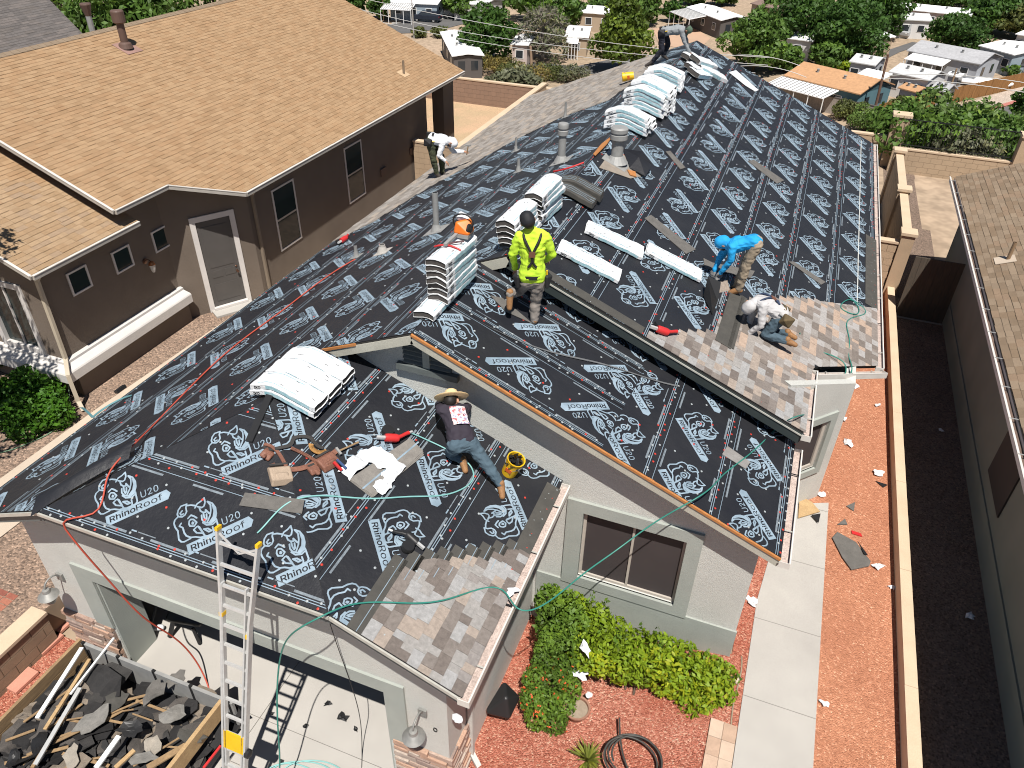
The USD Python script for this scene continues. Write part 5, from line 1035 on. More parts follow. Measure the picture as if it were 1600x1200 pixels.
# ---------------------------------------------------------------- trailer with the torn-off roofing
tr = thing('trailer', 'dark debris trailer with wooden sides full of torn-off roofing', 'trailer', (1.6, -1.6, -.6))
TZ = .15; ta, tb_ = onZ(138, 1006, TZ), onZ(352, 1092, TZ); tu = nrm(A([tb_[0]-ta[0], tb_[1]-ta[1], 0])); tn = A([tu[1], -tu[0], 0]); LT = np.linalg.norm(tb_-ta)+.15; DT = 3.2
corner = A([ta[0], ta[1], 0])
TF = frame((corner[0], corner[1], 0), tn, tu) if False else None
P3 = lambda x, y, z: corner+tu*x+tn*y+A([0, 0, z])
part(tr, 'floor', MB().hexa([P3(-.1, DT, -.45), P3(LT, DT, -.45), P3(LT, 0, -.45), P3(-.1, 0, -.45)], [P3(-.1, DT, -.4), P3(LT, DT, -.4), P3(LT, 0, -.4), P3(-.1, 0, -.4)]), M_black)
part(tr, 'rear_board', MB().hexa([P3(-.1, .04, -.5), P3(LT, .04, -.5), P3(LT, 0, -.5), P3(-.1, 0, -.5)], [P3(-.1, .04, TZ-.03), P3(LT, .04, TZ-.03), P3(LT, 0, TZ-.03), P3(-.1, 0, TZ-.03)]), M_galv); part(tr, 'top_rail', MB().beam(P3(-.1, .02, TZ), P3(LT, .02, TZ), .05, .04), M_galv)
for k in range(3): part(tr, 'side_board', MB().beam(P3(-.14, 0, TZ-.03-k*.2), P3(-.14, DT, TZ-.03-k*.2), .05, .185), M_wood)
part(tr, 'side_board', MB().beam(P3(LT-.12, .1, TZ-.02), P3(LT-.12, 1.2, TZ+.02), .06, .3), M_pale, 'short pale board standing at the ladder side')
for k in range(5): part(tr, 'post', MB().box(P3(LT*k/4-.06, .03, -.5)-A([.02, .02, 0]), P3(LT*k/4-.06, .03, TZ+.06)+A([.02, .02, 0])), M_black)
R = rng(56); lb = MB()
for k in range(46):
    x, y = R.uniform(.1, LT-.4), R.uniform(.4, DT-.3); a = R.normal(2.2, .5); L_ = R.uniform(.3, .95); d = tu*math.cos(a)+tn*math.sin(a)+UP*R.normal(0, .08); c = P3(x, y, .05+R.uniform(0, .06)); lb.beam(c-d*L_/2, c+d*L_/2, R.uniform(.02, .05), .012)
solo('lath_scraps', lb, M_wood, 'thin broken laths strewn over the trailer load', 'debris', kind='stuff')
R = rng(55); hb = MB(); M_scr = [M_bent, M_black, M_head, mat('scrap_grey', (.20, .19, .175), .9, (.14, .135, .125), 9, speck=.3, ss=300), mat('scrap_tan', (.30, .265, .22), .9, (.22, .2, .17), 9, speck=.3, ss=300)]
def scrap(c, size, R, tilt=.35):
    n = R.integers(5, 8); an = np.sort(R.uniform(0, 6.28, n)); rr = size*R.uniform(.5, 1, n); N = nrm(A([R.normal(0, tilt), R.normal(0, tilt), 1])); X = nrm(np.cross(N, [0.3, 1, .2])); Y = np.cross(N, X)
    v = [c+X*r*math.cos(a)+Y*r*math.sin(a)*.7+N*R.normal(0, size*.08) for a, r in zip(an, rr)]; top = [p_+N*.012 for p_ in v]; m = len(v)
    return MB().add(v+top+[np.mean(top, 0)], [(m+i, m+(i+1) % m, 2*m) for i in range(m)]).add(v+top, [(i, (i+1) % m, m+(i+1) % m, m+i) for i in range(m)])
tn_ = []
def felt(c, size, R, tilt=.14):
    n = 13; an_ = np.arange(n)*6.283/n+R.uniform(-.15, .15, n); rr = size*R.uniform(.6, 1.15, n); el = R.uniform(.45, .9); N = nrm(A([R.normal(0, tilt), R.normal(0, tilt), 1])); X = nrm(np.cross(N, A([R.normal(), R.normal(), 0]))); Y = np.cross(N, X)
    ph = R.uniform(0, 6.28, 3); k = R.uniform(2, 5)/size; am = size*R.uniform(.03, .11); v = [c+N*am*math.sin(ph[0])]
    for q in (.35, .7, 1.0):
        for a, r in zip(an_, rr): x, y = r*q*math.cos(a), r*q*el*math.sin(a); v.append(c+X*x+Y*y+N*(am*math.sin(ph[0]+k*x)+am*.5*math.sin(ph[1]+k*1.6*y)))
    f = [(0, 1+i, 1+(i+1) % n) for i in range(n)]
    for q in (0, 1):
        for i in range(n): a0, a1 = 1+q*n+i, 1+q*n+(i+1) % n; f += [(a0, a0+n, a1+n), (a0, a1+n, a1)]
    v = A(v); f = A(f); return MB().add(v, f).add(v-N*.008, f[:, ::-1])
for k in range(230):
    x, y = R.uniform(0.05, LT-.25), R.uniform(.12, DT-.2); z = -.30+.34*math.sin(min(1, (y+.45)/.9)*1.57)*(.65+.35*math.sin(x*1.9+1))*R.uniform(.8, 1.05); g_ = felt(P3(x, y, z), R.choice([.16, .28, .45, .62], p=[.3, .3, .25, .15]), R).get(); hb.add(*g_); tn_.append(np.full(len(g_[0]), R.random()))
M_deb = mat('debris_mix', (.055, .052, .05), .8, (.03, .029, .029), 6, speck=.4, ss=200, bump=.4, bs=40, bd=.01, island=[(0, (.35, .35, .37)), (.35, (.8, .8, .8)), (.52, (1.5, 1.4, 1.3)), (.7, (.5, .5, .52)), (.84, (3.6, 3.1, 2.5))])
def solo_t(name, m, material, tone, **kw):
    p = solo(name, m, material, **kw); UsdGeom.PrimvarsAPI(stage.GetPrimAtPath(p)).CreatePrimvar('tone', Sdf.ValueTypeNames.FloatArray, 'vertex').Set(Vt.FloatArray.FromNumpy(np.asarray(tone, np.float32))); return p
solo_t('roofing_debris', hb, M_deb, np.concatenate(tn_), label= 'heap of torn black roofing scraps filling the trailer', cat='debris', kind='stuff')
LABS = ['curved grey', 'flat tan', 'large ragged grey', 'square pale', 'black folded', 'narrow brown', 'pointed grey', 'torn dark', 'wide black', 'small tan', 'split grey', 'bent black']
for k, (q, z, s_) in enumerate((((145, 1125), .16, .28), ((205, 1140), .18, .2), ((238, 1165), .17, .17), ((180, 1095), .14, .2), ((240, 1080), .14, .22), ((270, 1115), .16, .18), ((60, 1160), .15, .25), ((110, 1180), .15, .2), ((300, 1150), .18, .22), ((275, 1060), .12, .16), ((222, 1185), .17, .22), ((20, 1185), .16, .2))):
    solo('roofing_scrap', felt(onZ(*q, z), s_, R, .15), M_scr[(k*3+3) % 5], f'{LABS[k]} piece of old roofing on top of the debris in the trailer', 'scrap')
for k, (a, b_, w, m, lab) in enumerate((((128, 1012), (58, 1122), .06, M_white, 'long white metal strip along the wooden trailer side'), ((178, 997), (110, 1085), .03, M_white, 'thin white metal strip poking over the rear of the trailer'), ((140, 1030), (70, 1140), .05, M_pale, 'long pale timber lath next to the white strip in the trailer'), ((125, 1075), (55, 1195), .06, M_alu, 'crooked shiny metal strip across the trailer load'), ((186, 1150), (150, 1200), .07, M_white, 'short white metal angle near the bottom of the trailer load'), ((100, 1120), (50, 1200), .05, M_wood, 'grey-brown lath leaning into the trailer load'), ((210, 1172), (180, 1200), .06, M_pale, 'stub of pale timber at the bottom of the trailer load'), ((290, 1165), (230, 1200), .09, M_wood, 'broad brown board at the bottom right of the trailer load'), ((345, 1165), (318, 1200), .03, M_redp, 'red and white stick in the trailer below the ladder'))):
    solo('metal_strip' if m in (M_white, M_alu) else 'stick' if m is M_redp else 'timber', MB().beam(onZ(*a, .24-.004*k), onZ(*b_, .22-.004*k), w, .025), m, lab, 'strip' if m in (M_white, M_alu) else 'stick' if m is M_redp else 'board')
# inside the garage opening
p = onZ(285, 990, -.55); eq = thing('garage_equipment', 'black equipment standing just inside the garage opening', 'equipment', p)
part(eq, 'body', hull([p+A(q) for q in ((-.15, .0, .35), (.35, .1, .35), (-.1, .3, .62), (.3, .35, .6))], .07), M_black, smooth=40); part(eq, 'leg', MB().tube([p+A([-.1, 0, .3]), p+A([-.16, -.12, .0])], .04, 8), M_black); part(eq, 'leg', MB().tube([p+A([.3, 0, .3]), p+A([.4, -.05, .0])], .03, 8), M_black); part(eq, 'arm', MB().tube([p+A([-.15, .1, .6]), p+A([-.3, .25, 1.0])], .05, 8), M_galv)
p = onZ(232, 985, -.55); tl = thing('white_tool', 'white and grey hand tool lying in the garage opening', 'tool', p); part(tl, 'body', hull([p+A([0, 0, .06]), p+A([.2, .1, .06])], .05), M_wrap, smooth=40); part(tl, 'tube', MB().tube([p+A([.05, 0, .06]), p+A([-.1, .25, .06]), p+A([-.25, .55, .1])], .03, 8), M_galv)
# scraps on the driveway and red gravel; each its own piece
for k, (q, s_, lab) in enumerate((((1335, 604), .13, 'white paper scrap on the red gravel nearest the house corner'), ((1371, 634), .10, 'small white paper scrap by the low wall, farthest up the red gravel'), ((1316, 655), .13, 'white paper scrap at the foot of the slanting window wall'), ((1325, 693), .16, 'torn white paper scrap in the middle of the red gravel'), ((1372, 740), .15, 'curled white scrap above the dark triangle on the red gravel'), ((1283, 773), .11, 'white scrap beside the plywood offcut'), ((1372, 886), .14, 'white scrap touching the black felt sheet'), ((1394, 918), .08, 'little white scrap against the low wall'), ((1288, 1100), .11, 'white scrap on the edge of the concrete walk'), ((1175, 940), .14, 'blue-white scrap between the walk and the house'), ((1470, 673), .08, 'small pale scrap lost in the dark alley'), ((1515, 963), .1, 'thin pale scrap low in the dark alley'))):
    crumple('paper_scrap', onZ(*q, .02), s_, M_wrap, lab, 'scrap', 100+k, .4)
def gquad(name, pts, z, m, lab, cat, th=.012): return solo(name, MB().plate(Polygon([tuple(onZ(*q, z)[:2]) for q in pts]), XY, z, z+th), m, lab, cat)
gquad('felt_scrap', [(1368, 752), (1387, 758), (1380, 762)], .02, M_black, 'small dark triangle of felt below the curled white scrap', 'scrap')
gquad('felt_scrap', [(1322, 791), (1336, 785), (1334, 799)], .02, M_bent, 'dark triangle of shingle on the red gravel, upper of two', 'scrap')
gquad('felt_scrap', [(1308, 820), (1320, 811), (1324, 820)], .02, M_bent, 'dark triangle of shingle on the red gravel, lower of two', 'scrap')
gquad('felt_sheet', [(1300, 841), (1308, 832), (1337, 848), (1360, 878), (1358, 885), (1330, 891), (1316, 872)], .03, M_bent, 'torn dark felt sheet lying on the red gravel', 'felt sheet', .02)
gquad('felt_scrap', [(1340, 846), (1356, 868), (1350, 866)], .07, M_black, 'black fold on top of the torn felt sheet', 'scrap')
gquad('plastic_scrap', [(1330, 829), (1345, 834), (1347, 839), (1331, 834)], .02, M_redp, 'red plastic scrap above the torn felt sheet', 'scrap')
gquad('plywood_offcut', [(1249, 775), (1268, 785), (1281, 800), (1247, 810)], .05, M_pale, 'tan plywood offcut at the end of the walk', 'board', .02)
gquad('felt_scrap', [(1268, 805), (1282, 803), (1279, 817)], .08, M_black, 'dark scrap on the walk below the plywood offcut', 'scrap')
for k, (q, s_) in enumerate((((534, 1122), .13), ((512, 1100), .08), ((556, 1140), .06), ((478, 1135), .05), ((425, 1115), .05), ((330, 975), .06), ((440, 1190), .06))): crumple('roofing_scrap', onZ(*q, -.58), s_, M_black, ('black', 'ragged black', 'tiny black', 'small dark', 'dark crumb-like', 'flat dark', 'lone dark')[k]+' scrap on the concrete driveway '+('by the hose coil', 'inside the hose coil', 'right of the hose coil', 'right of the ladder shadow', 'beside the ladder', 'near the garage equipment', 'below the ladder shadow')[k], 'scrap', 140+k, .3)
p = onZ(785, 1110, -.35); solo('felt_bundle', MB().mesh(hull([p+A(q) for q in ((-.15, -.12, .1), (.12, -.1, .12), (.15, .15, .2), (-.05, .2, .3), (.05, .0, .35))], .06)), M_black, 'crumpled black felt bundle on the flower bed by the downspout', 'felt bundle')
for k, (q, z, s_, lab) in enumerate((((914, 1015), .55, .16, 'white scrap caught high in the hedge'), ((906, 1055), .0, .17, 'white crumpled paper at the foot of the hedge'), ((920, 1088), -.1, .08, 'small white stone between the hedge and the clay pot'), ((1142, 1068), .0, .13, 'tan stone at the end of the brick edging'))): crumple('scrap' if k < 3 else 'stone', onZ(*q, z), s_, M_wrap if k < 3 else M_conc2, lab, 'scrap' if k < 2 else 'stone', 160+k, .6 if k > 1 else .45)
# clay pot and dark hose coil in the bed
p = onZ(900, 1118, -.36); cp = thing('clay_pot', 'shallow clay pot of dry soil in front of the flowering shrub', 'plant pot', p); part(cp, 'bowl', MB().lathe(p, [(.001, 0), (.12, 0), (.19, .2), (.205, .2), (.205, .225), (.175, .22), (.17, .17)], 22), mat('clay', (.30, .15, .10), .8, (.24, .13, .09), 9), smooth=35); part(cp, 'soil', MB().lathe(p, [(.172, .17), (.001, .175)], 18), mat('dry_soil', (.30, .24, .18), .95, (.24, .19, .14), 20, bump=.5, bs=60))
th = np.linspace(0, 7.2*math.pi, 80); p = onZ(990, 1190, -.1)
cable('garden_hose', [p+A([-.35, .55, .02])]+[p+A([(.38+.05*math.sin(t*.8))*math.cos(t)+.04*math.sin(t*.3), (.33+.05*math.cos(t*.7))*math.sin(t), .03+.0012*i]) for i, t in enumerate(th)], .014, mat('hose_dark', (.055, .055, .05), .5), 'dark garden hose coiled on the red flower bed', 'garden hose', 260)
cable('garden_hose', [onZ(1165, 1200, .02)+A([-.3, 0, 0])+A([-.02*k % .05, k*.45, 0]) for k in range(5)], .012, mat('hose_tan', (.30, .24, .17), .6), 'thin tan irrigation hose beside the brick edging', 'garden hose', 30)
# brick edging beside the walk
R = rng(61); be = thing('brick_edging', 'strip of pale brick pavers between the flower bed and the walk', 'brick edging', (10.55, 1, 0)); PV = [mat('paver_'+n, c, .9, tuple(x*.85 for x in c), 6, speck=.15, ss=120, bump=.2, bs=80, bd=.005) for n, c in (('a', (.46, .33, .245)), ('b', (.50, .38, .29)), ('c', (.42, .29, .21)))]
y = -2.0; k = 0
while y < 2.5:
    x = 10.36
    for j in range(2): part(be, 'brick', MB().box((x, y, -.05), (x+.188, y+(.28 if (k+j) % 2 else .28), .028+R.uniform(0, .006))), PV[int(R.integers(3))]); x += .193
    y += .286; k += 1
# flagstones and red bricks at the front left
for k, (q, lab) in enumerate((((235/3.333+0, 840+540/3.333), 'pink flagstone nearest the garage pier'), ((100/3.333, 840+735/3.333), 'pink flagstone beside the trailer board'), ((270/3.333, 840+480/3.333), 'half buried pink flagstone'))):
    c = onZ(*q, -.58); solo('flagstone', MB().plate(Polygon([(-.22, -.2), (.2, -.22), (.22, .19), (-.19, .21)]), lambda u, v, h, c=c: c+np.stack([u, v, h], -1), 0, .05), mat('flag_pink', (.50, .235, .17), .9, (.44, .2, .145), 5, speck=.1, ss=80), lab, 'flagstone')
R = rng(62); bs_ = thing('brick_stack', 'stack of red bricks at the left edge below the block wall', 'brick stack', (-1.2, -.9, -.6)); M_rb = [mat('red_brick_'+n, c, .9, tuple(x*.75 for x in c), 9, speck=.2, ss=90) for n, c in (('a', (.30, .105, .07)), ('b', (.36, .14, .09)), ('c', (.25, .085, .06)))]
c0 = onZ(12, 985, -.6)
for k in range(9):
    for i in range(6):
        for j in range(2):
            if k*.065 < .62: a = c0+A([-.25+j*.215, -.35+i*.115, k*.068]); part(bs_, 'brick', MB().box(a+A([R.uniform(0, .01), 0, 0]), a+A([.2, .1, .062])), M_rb[int(R.integers(3))])
# left side yard: hose, pot
p = onZ(106, 612, 0); pt = thing('plant_pot', 'black plastic pot beside the pale downspout', 'plant pot', p); part(pt, 'pot', MB().lathe(p, [(.001, 0), (.15, 0), (.2, .34), (.22, .34), (.22, .38), (.19, .37), (.17, .05)], 20), M_black, smooth=35); part(pt, 'soil', MB().lathe(p, [(.185, .3), (.001, .32)], 16), M_brown)
M_gh = mat('hose_green', (.15, .24, .15), .5, (.11, .19, .12), 8)
cable('garden_hose', [onZ(105, 585, .6), onZ(107, 605, .3), onZ(108, 630, .02), onZ(98, 650, .02), onZ(80, 675, .02), onZ(50, 690, .02), onZ(20, 702, .02), onZ(-10, 708, .02)], .014, M_gh, 'green garden hose running from the pot across the left gravel', 'garden hose', 60)
cable('garden_hose', [onZ(110, 635, .02), onZ(104, 655, .02), onZ(70, 668, .02), onZ(40, 672, .02), onZ(5, 690, .02)], .012, M_gh, 'second green hose length closer to the shrub', 'garden hose', 40)
sb_ = thing('strap_bundle', 'blue strap and small clamp hanging at the left eave', 'strap', FL.at(195, 612, .02)); part(sb_, 'clamp', MB().obox(FL.at(188, 608, .05), FL.U, FL.V, FL.N, .2, .08, .06), M_black); strap(sb_, 'strap', [FL.at(q[0], q[1], .03) for q in ((205, 618), (180, 628), (160, 640), (145, 652))], .03, mat('strap_teal', (.10, .22, .24), .6)); strap(sb_, 'strap', [FL.at(145, 652, .03), FL.at(141, 645, .03)+A([-.08, 0, .02]), FL.at(135, 636, .0)+A([-.15, 0, -.06])], .04, _mats['strap_teal'])
# ---------------------------------------------------------------- people
SKIN = [mat('skin_'+n, c, .55, tuple(x*.9 for x in c), 20) for n, c in (('a', (.40, .215, .14)), ('b', (.30, .155, .10)))]
M_boot = mat('boot_tan', (.28, .145, .06), .7, (.2, .1, .045), 14, speck=.15, ss=80); M_bootd = mat('boot_dark', (.06, .05, .045), .7)
def blob(bones, ref=.022, it=8, wob=0.0, seed=0):
    """one smooth continuous surface through tapered bones ((point, radius) pairs)"""
    parts_ = [m3.Manifold.batch_hull([m3.Manifold.sphere(float(r), 16).translate(tuple(map(float, p))) for p, r in b]) for b in bones]
    m = m3.Manifold.batch_boolean(parts_, m3.OpType.Add).refine_to_length(ref).to_mesh()
    t = trimesh.Trimesh(m.vert_properties[:, :3], m.tri_verts, process=True); o_ = A(t.vertices).copy(); trimesh.smoothing.filter_taubin(t, lamb=.5, nu=.52, iterations=it)
    v = A(t.vertices); far_ = np.linalg.norm(v-o_, axis=1) > .02; v[far_] = o_[far_]; t.vertices = v
    if wob: v = v+A(t.vertex_normals)*((meshkit.fbm(v*13+seed, 3, seed)-.5)*1.6*wob+(np.abs(meshkit.noise(v*A([9., 9., 26.])+seed, seed+3)-.5)-.2)*1.4*wob)[:, None]
    return trimesh.Trimesh(v, t.faces, process=False)
def person(label, J, face, shirt, trousers, boot, skin=0, hat=None, hatm=None, sleeves='long', gloves=None, harness=None, belt=None, handL=None, handR=None, group=None, hood=None, seed=0, sc=1.0, print_=None, mask=None):
    J = {k: A(v, float) for k, v in J.items()}; face = nrm(face); base = A([J['pelvis'][0], J['pelvis'][1], min(J['anL'][2], J['anR'][2], J['knL'][2], J['knR'][2])])
    t = thing('person', label, 'person', base, group); H, N_ = J['head'], J['neck']; up = nrm(H-N_); side = nrm(np.cross(face, up)); face = np.cross(up, side); r = lambda x: x*sc
    mid = (J['shL']+J['shR'])/2; wst = J['pelvis']*.62+mid*.38; sv = nrm(J['shR']-J['shL']); dep = nrm(np.cross(sv, mid-J['pelvis']))
    bones = [[(H+up*.035, r(.098)), (H-face*.03+up*.02, r(.098)), (H-up*.07+face*.035, r(.06))], [(H-up*.09+face*.055, r(.035)), (H-up*.02+face*.07, r(.05))], [(H-up*.0+face*.103, r(.014)), (H-up*.03+face*.112, r(.016))],
             [(H+side*.093, r(.022)), (H+side*.098-up*.03, r(.016))], [(H-side*.093, r(.022)), (H-side*.098-up*.03, r(.016))], [(H-up*.08, r(.055)), (N_, r(.058))],
             [(N_, r(.06)), (J['shL'], r(.06)), (J['shR'], r(.06)), (mid-(mid-J['pelvis'])*.25+dep*.03, r(.11)), (mid-(mid-J['pelvis'])*.25-dep*.03, r(.11))],
             [(mid-(mid-J['pelvis'])*.25+sv*.07, r(.11)), (mid-(mid-J['pelvis'])*.25-sv*.07, r(.11)), (wst+sv*.05, r(.10)), (wst-sv*.05, r(.10))], [(wst+sv*.05, r(.10)), (wst-sv*.05, r(.10)), (J['hipL'], r(.10)), (J['hipR'], r(.10)), (J['pelvis'], r(.11))]]
    tor = bones[6:9]; arm = []; leg = []; feet = []; fore = []; hands = []
    for s in 'LR':
        a = [[(J['sh'+s], r(.062)), (J['el'+s], r(.043))]]; f_ = [[(J['el'+s], r(.043)), (J['wr'+s], r(.030))]]; arm += a; fore += f_; bones += a+f_
        d = nrm(J['wr'+s]-J['el'+s]); hd = nrm(handL if s == 'L' and handL is not None else handR if s == 'R' and handR is not None else d); W = J['wr'+s]
        sd = nrm(np.cross(hd, [0.1, .2, 1.])); nn = np.cross(sd, hd); hb_ = [[(W, .028), (W+hd*.045+sd*.025, .020), (W+hd*.045-sd*.025, .020)], [(W+hd*.045+sd*.028, .018), (W+hd*.045-sd*.028, .018), (W+hd*.085+sd*.032, .014), (W+hd*.085-sd*.032, .014)]]
        for k, (o, L_) in enumerate(((-.032, .062), (-.011, .076), (.011, .072), (.032, .056))):
            b0 = W+hd*.088+sd*o; b1 = b0+hd*L_*.5-nn*.012; b2 = b1+hd*L_*.3-nn*.034; hb_ += [[(b0, .0105), (b1, .0095)], [(b1, .0095), (b2, .0085)]]
        th_ = W+hd*.02+sd*.034; hb_ += [[(th_, .015), (th_+hd*.04+sd*.03-nn*.01, .012)], [(th_+hd*.04+sd*.03-nn*.01, .012), (th_+hd*.07+sd*.03-nn*.03, .010)]]
        hands.append(hb_); bones += hb_
        l = [[(J['hip'+s], r(.098)), (J['kn'+s], r(.064))], [(J['kn'+s], r(.064)), (J['kn'+s]+(J['an'+s]-J['kn'+s])*.35, r(.063)), (J['an'+s], r(.043))]]; leg += l; bones += l
        toe = J['toe'+s]; an = J['an'+s]; fd = nrm(toe-an); ft = [[(an, r(.046)), (an-UP*.035-fd*.035, r(.036)), (toe, r(.034))], [(toe, r(.034)), (toe+fd*.045, r(.03))]]; feet.append(ft); bones += ft
    body = part(t, 'body', blob(bones, .016, 5), SKIN[skin], smooth=True)
    infl = lambda bs, k: [[(p, q+k) for p, q in b] for b in bs]
    part(t, 'shirt', blob(infl(tor[:2], .020)+[[(wst+sv*.05, .125), (wst-sv*.05, .125), (J['pelvis']*.8+wst*.2+sv*.075, .137), (J['pelvis']*.8+wst*.2-sv*.075, .137)]]+infl(arm, .021)+(infl(fore, .016) if sleeves == 'long' else [])+([[(N_-up*.02, r(.075))]*1+[(N_+up*.02, r(.07))]] if not hood else []), .02, 5, .019, seed), shirt, smooth=True)
    part(t, 'trousers', blob([infl([[(J['hipL'], r(.10)), (J['hipR'], r(.10)), (J['pelvis'], r(.10))]], .018)[0]]+infl(leg, .021), .02, 5, .021, seed+1), trousers, smooth=True)
    for ft in feet: part(t, 'boot', blob(infl(ft, .012)+[[(ft[0][0][0]+UP*.06*.5, r(.055)), (ft[0][0][0], r(.056))]], .02, 4), boot, smooth=True)
    if gloves:
        for hb_ in hands: part(t, 'glove', blob(infl(hb_, .004), .014, 3), gloves, smooth=True)
    for s in (1, -1): part(body, 'eye', MB().mesh(trimesh.creation.icosphere(1, .010*sc)).get() if False else (A(trimesh.creation.icosphere(1, .011).vertices)+H+face*.088+side*s*.034+up*.012, A(trimesh.creation.icosphere(1).faces)), M_black)
    part(body, 'mouth', MB().beam(H+face*.098-up*.062+side*.022, H+face*.098-up*.062-side*.022, .012, .008, up), mat('lips', (.25, .09, .07), .5))
    hr = hatm if hat in ('cap', 'hoodcap') else mat('hair_dark', (.014, .011, .009), .6)
    if hood: part(t, 'hood', blob([[(H+up*.04-face*.015, .118), (H-face*.045, .118), (H-up*.07-face*.03, .10)], [(N_, .085), (H-up*.07-face*.035, .10)]], .02, 5, .006, seed), hood, smooth=True)
    else: part(body, 'hair', blob([[(H+up*.045-face*.012, .101), (H-face*.05, .095)]], .02, 3), hr if not hat else mat('hair_dark', (.014, .011, .009), .6), smooth=True)
    if hat == 'cap':
        part(t, 'cap', blob([[(H+up*.05-face*.005, .108), (H+up*.015-face*.035, .107)], [(H+up*.03+face*.10, .03), (H+up*.02+face*.17+side*.05, .012), (H+up*.02+face*.17-side*.05, .012), (H+up*.03+face*.08+side*.08, .016), (H+up*.03+face*.08-side*.08, .016)]], .02, 3), hatm, smooth=True)
    if hat == 'straw':
        part(t, 'straw_hat', MB().lathe(H+up*.02, [(.001, .155), (.05, .16), (.085, .135), (.105, .06), (.112, .035), (.16, .02), (.225, .03), (.245, .045), (.245, .05), (.225, .035), (.16, .026), (.10, .036), (.001, .04)], 28, up), hatm, smooth=30); part(t, 'hat_band', MB().lathe(H+up*.02, [(.1135, .034), (.1085, .06)], 28, up), mat('straw_band', (.40, .27, .11), .8))
    if hat == 'hoodcap': part(t, 'cap', blob([[(H+up*.05-face*.01, .112), (H-face*.045, .112)], [(H-up*.07-face*.05, .085), (N_-face*.01, .08)], [(H+up*.045+face*.11+side*.05, .012), (H+up*.045+face*.11-side*.05, .012), (H+up*.05+face*.02+side*.09, .02), (H+up*.05+face*.02-side*.09, .02)]], .02, 4), hatm, smooth=True)
    if mask: part(t, 'face_mask', blob([[(H-up*.045+face*.06, .062), (H-up*.08+face*.03, .06)]], .02, 3), mask, smooth=True)
    bk = -dep if np.dot(dep, face) > 0 else dep
    if np.dot(bk, [0, 0, 1]) < -.2: bk = -bk
    if harness:
        k = .155*sc; cr = mid-(mid-J['pelvis'])*.30+bk*k
        for s in 'LR':
            sg = -1 if s == 'L' else 1; top = J['sh'+s]*.62+mid*.38
            part(t, 'harness_strap', MB().tube(spline([top+dep*np.sign(np.dot(dep, bk))*-.02+nrm(mid-J['pelvis'])*.085, top+bk*.10+nrm(mid-J['pelvis'])*.03, cr+sv*.012*sg, wst+sv*.06*sg+bk*.135*sc], 18), .019, 6), harness, smooth=True)
        part(t, 'harness_plate', MB().obox(cr+bk*.01, sv, nrm(mid-J['pelvis']), bk, .09, .09, .02), mat('harness_leather', (.16, .07, .045), .6))
    if belt:
        ax = nrm(wst-J['pelvis']); c = J['pelvis']*.72+wst*.28; fw_ = np.cross(sv, ax); an_ = np.linspace(0, 2*math.pi, 26); w = A([c+sv*.19*sc*math.cos(a)+fw_*.145*sc*math.sin(a) for a in an_])
        b = MB()
        for i in range(25): b.beam(w[i], w[i+1], .055, .012, nrm((w[i]+w[i+1])/2-c), ext=.003)
        part(t, 'belt', b, belt)
        for sg in (1, -1):
            q = c+sv*.215*sg*sc-ax*.06; part(t, 'belt_pouch', hull([q+ax*a+fw_*b_+sv*.0 for a in (-.11, .04) for b_ in (-.07, .07)]+[q+ax*.02+sv*.05*sg], .03), belt, smooth=50); part(t, 'pouch_tool', MB().tube([q+ax*.02+fw_*.03, q+ax*.14+fw_*.04], .014, 6), M_yel if sg > 0 else M_galv)
    if print_: part(t, 'shirt_print', print_[0], print_[1])
    return t
def joints(anchor, pts, conv):
    """pixel joints on an upright plane through the anchor, with depth offsets towards the viewer"""
    n = nrm(A([CAM_P[0]-anchor[0], CAM_P[1]-anchor[1], 0])); out = {}
    for k, (x, y, d) in pts.items(): px_, py_ = conv(x, y); out[k] = hit(px_, py_, n, n@anchor+d)
    return out, n
def cv(ox, oy, s): return lambda x, y: (ox+x/s, oy+y/s)
M_hiv = mat('shirt_yellow_green', (.52, .76, .05), .8, (.44, .68, .035), 8); M_capb = mat('cap_black', (.012, .013, .016), .7); M_khaki = mat('trousers_khaki', (.33, .27, .195), .9, (.27, .215, .155), 6, speck=.1, ss=120)
M_grt = mat('trousers_grey', (.235, .21, .19), .9, (.17, .15, .135), 5, speck=.12, ss=120); M_jean = mat('jeans_blue', (.075, .115, .145), .9, (.05, .08, .105), 6, speck=.15, ss=200); M_camo = mat('trousers_camouflage', (.085, .095, .05), .9, (.025, .03, .02), 9, speck=.5, ss=18)
M_blue = mat('hoodie_blue', (.015, .30, .62), .8, (.012, .26, .55), 6); M_gsh = mat('shirt_light_grey', (.46, .45, .45), .85, (.40, .39, .39), 6); M_wsh = mat('shirt_white', (.66, .67, .69), .8, (.6, .61, .63), 6); M_gsh2 = mat('shirt_mid_grey', (.24, .255, .265), .85, (.2, .215, .225), 6)
M_navy = mat('trousers_navy', (.022, .024, .035), .9, (.016, .017, .026), 6); M_dsh = mat('shirt_plum_black', (.033, .027, .038), .85, (.025, .02, .03), 7); M_straw = mat('straw', (.72, .54, .30), .8, (.60, .43, .22), 40, speck=.2, ss=150); M_webk = mat('harness_black', (.02, .02, .022), .7); M_nvy = mat('harness_navy', (.03, .045, .09), .7)
M_glove = mat('glove_grey', (.20, .20, .20), .8)
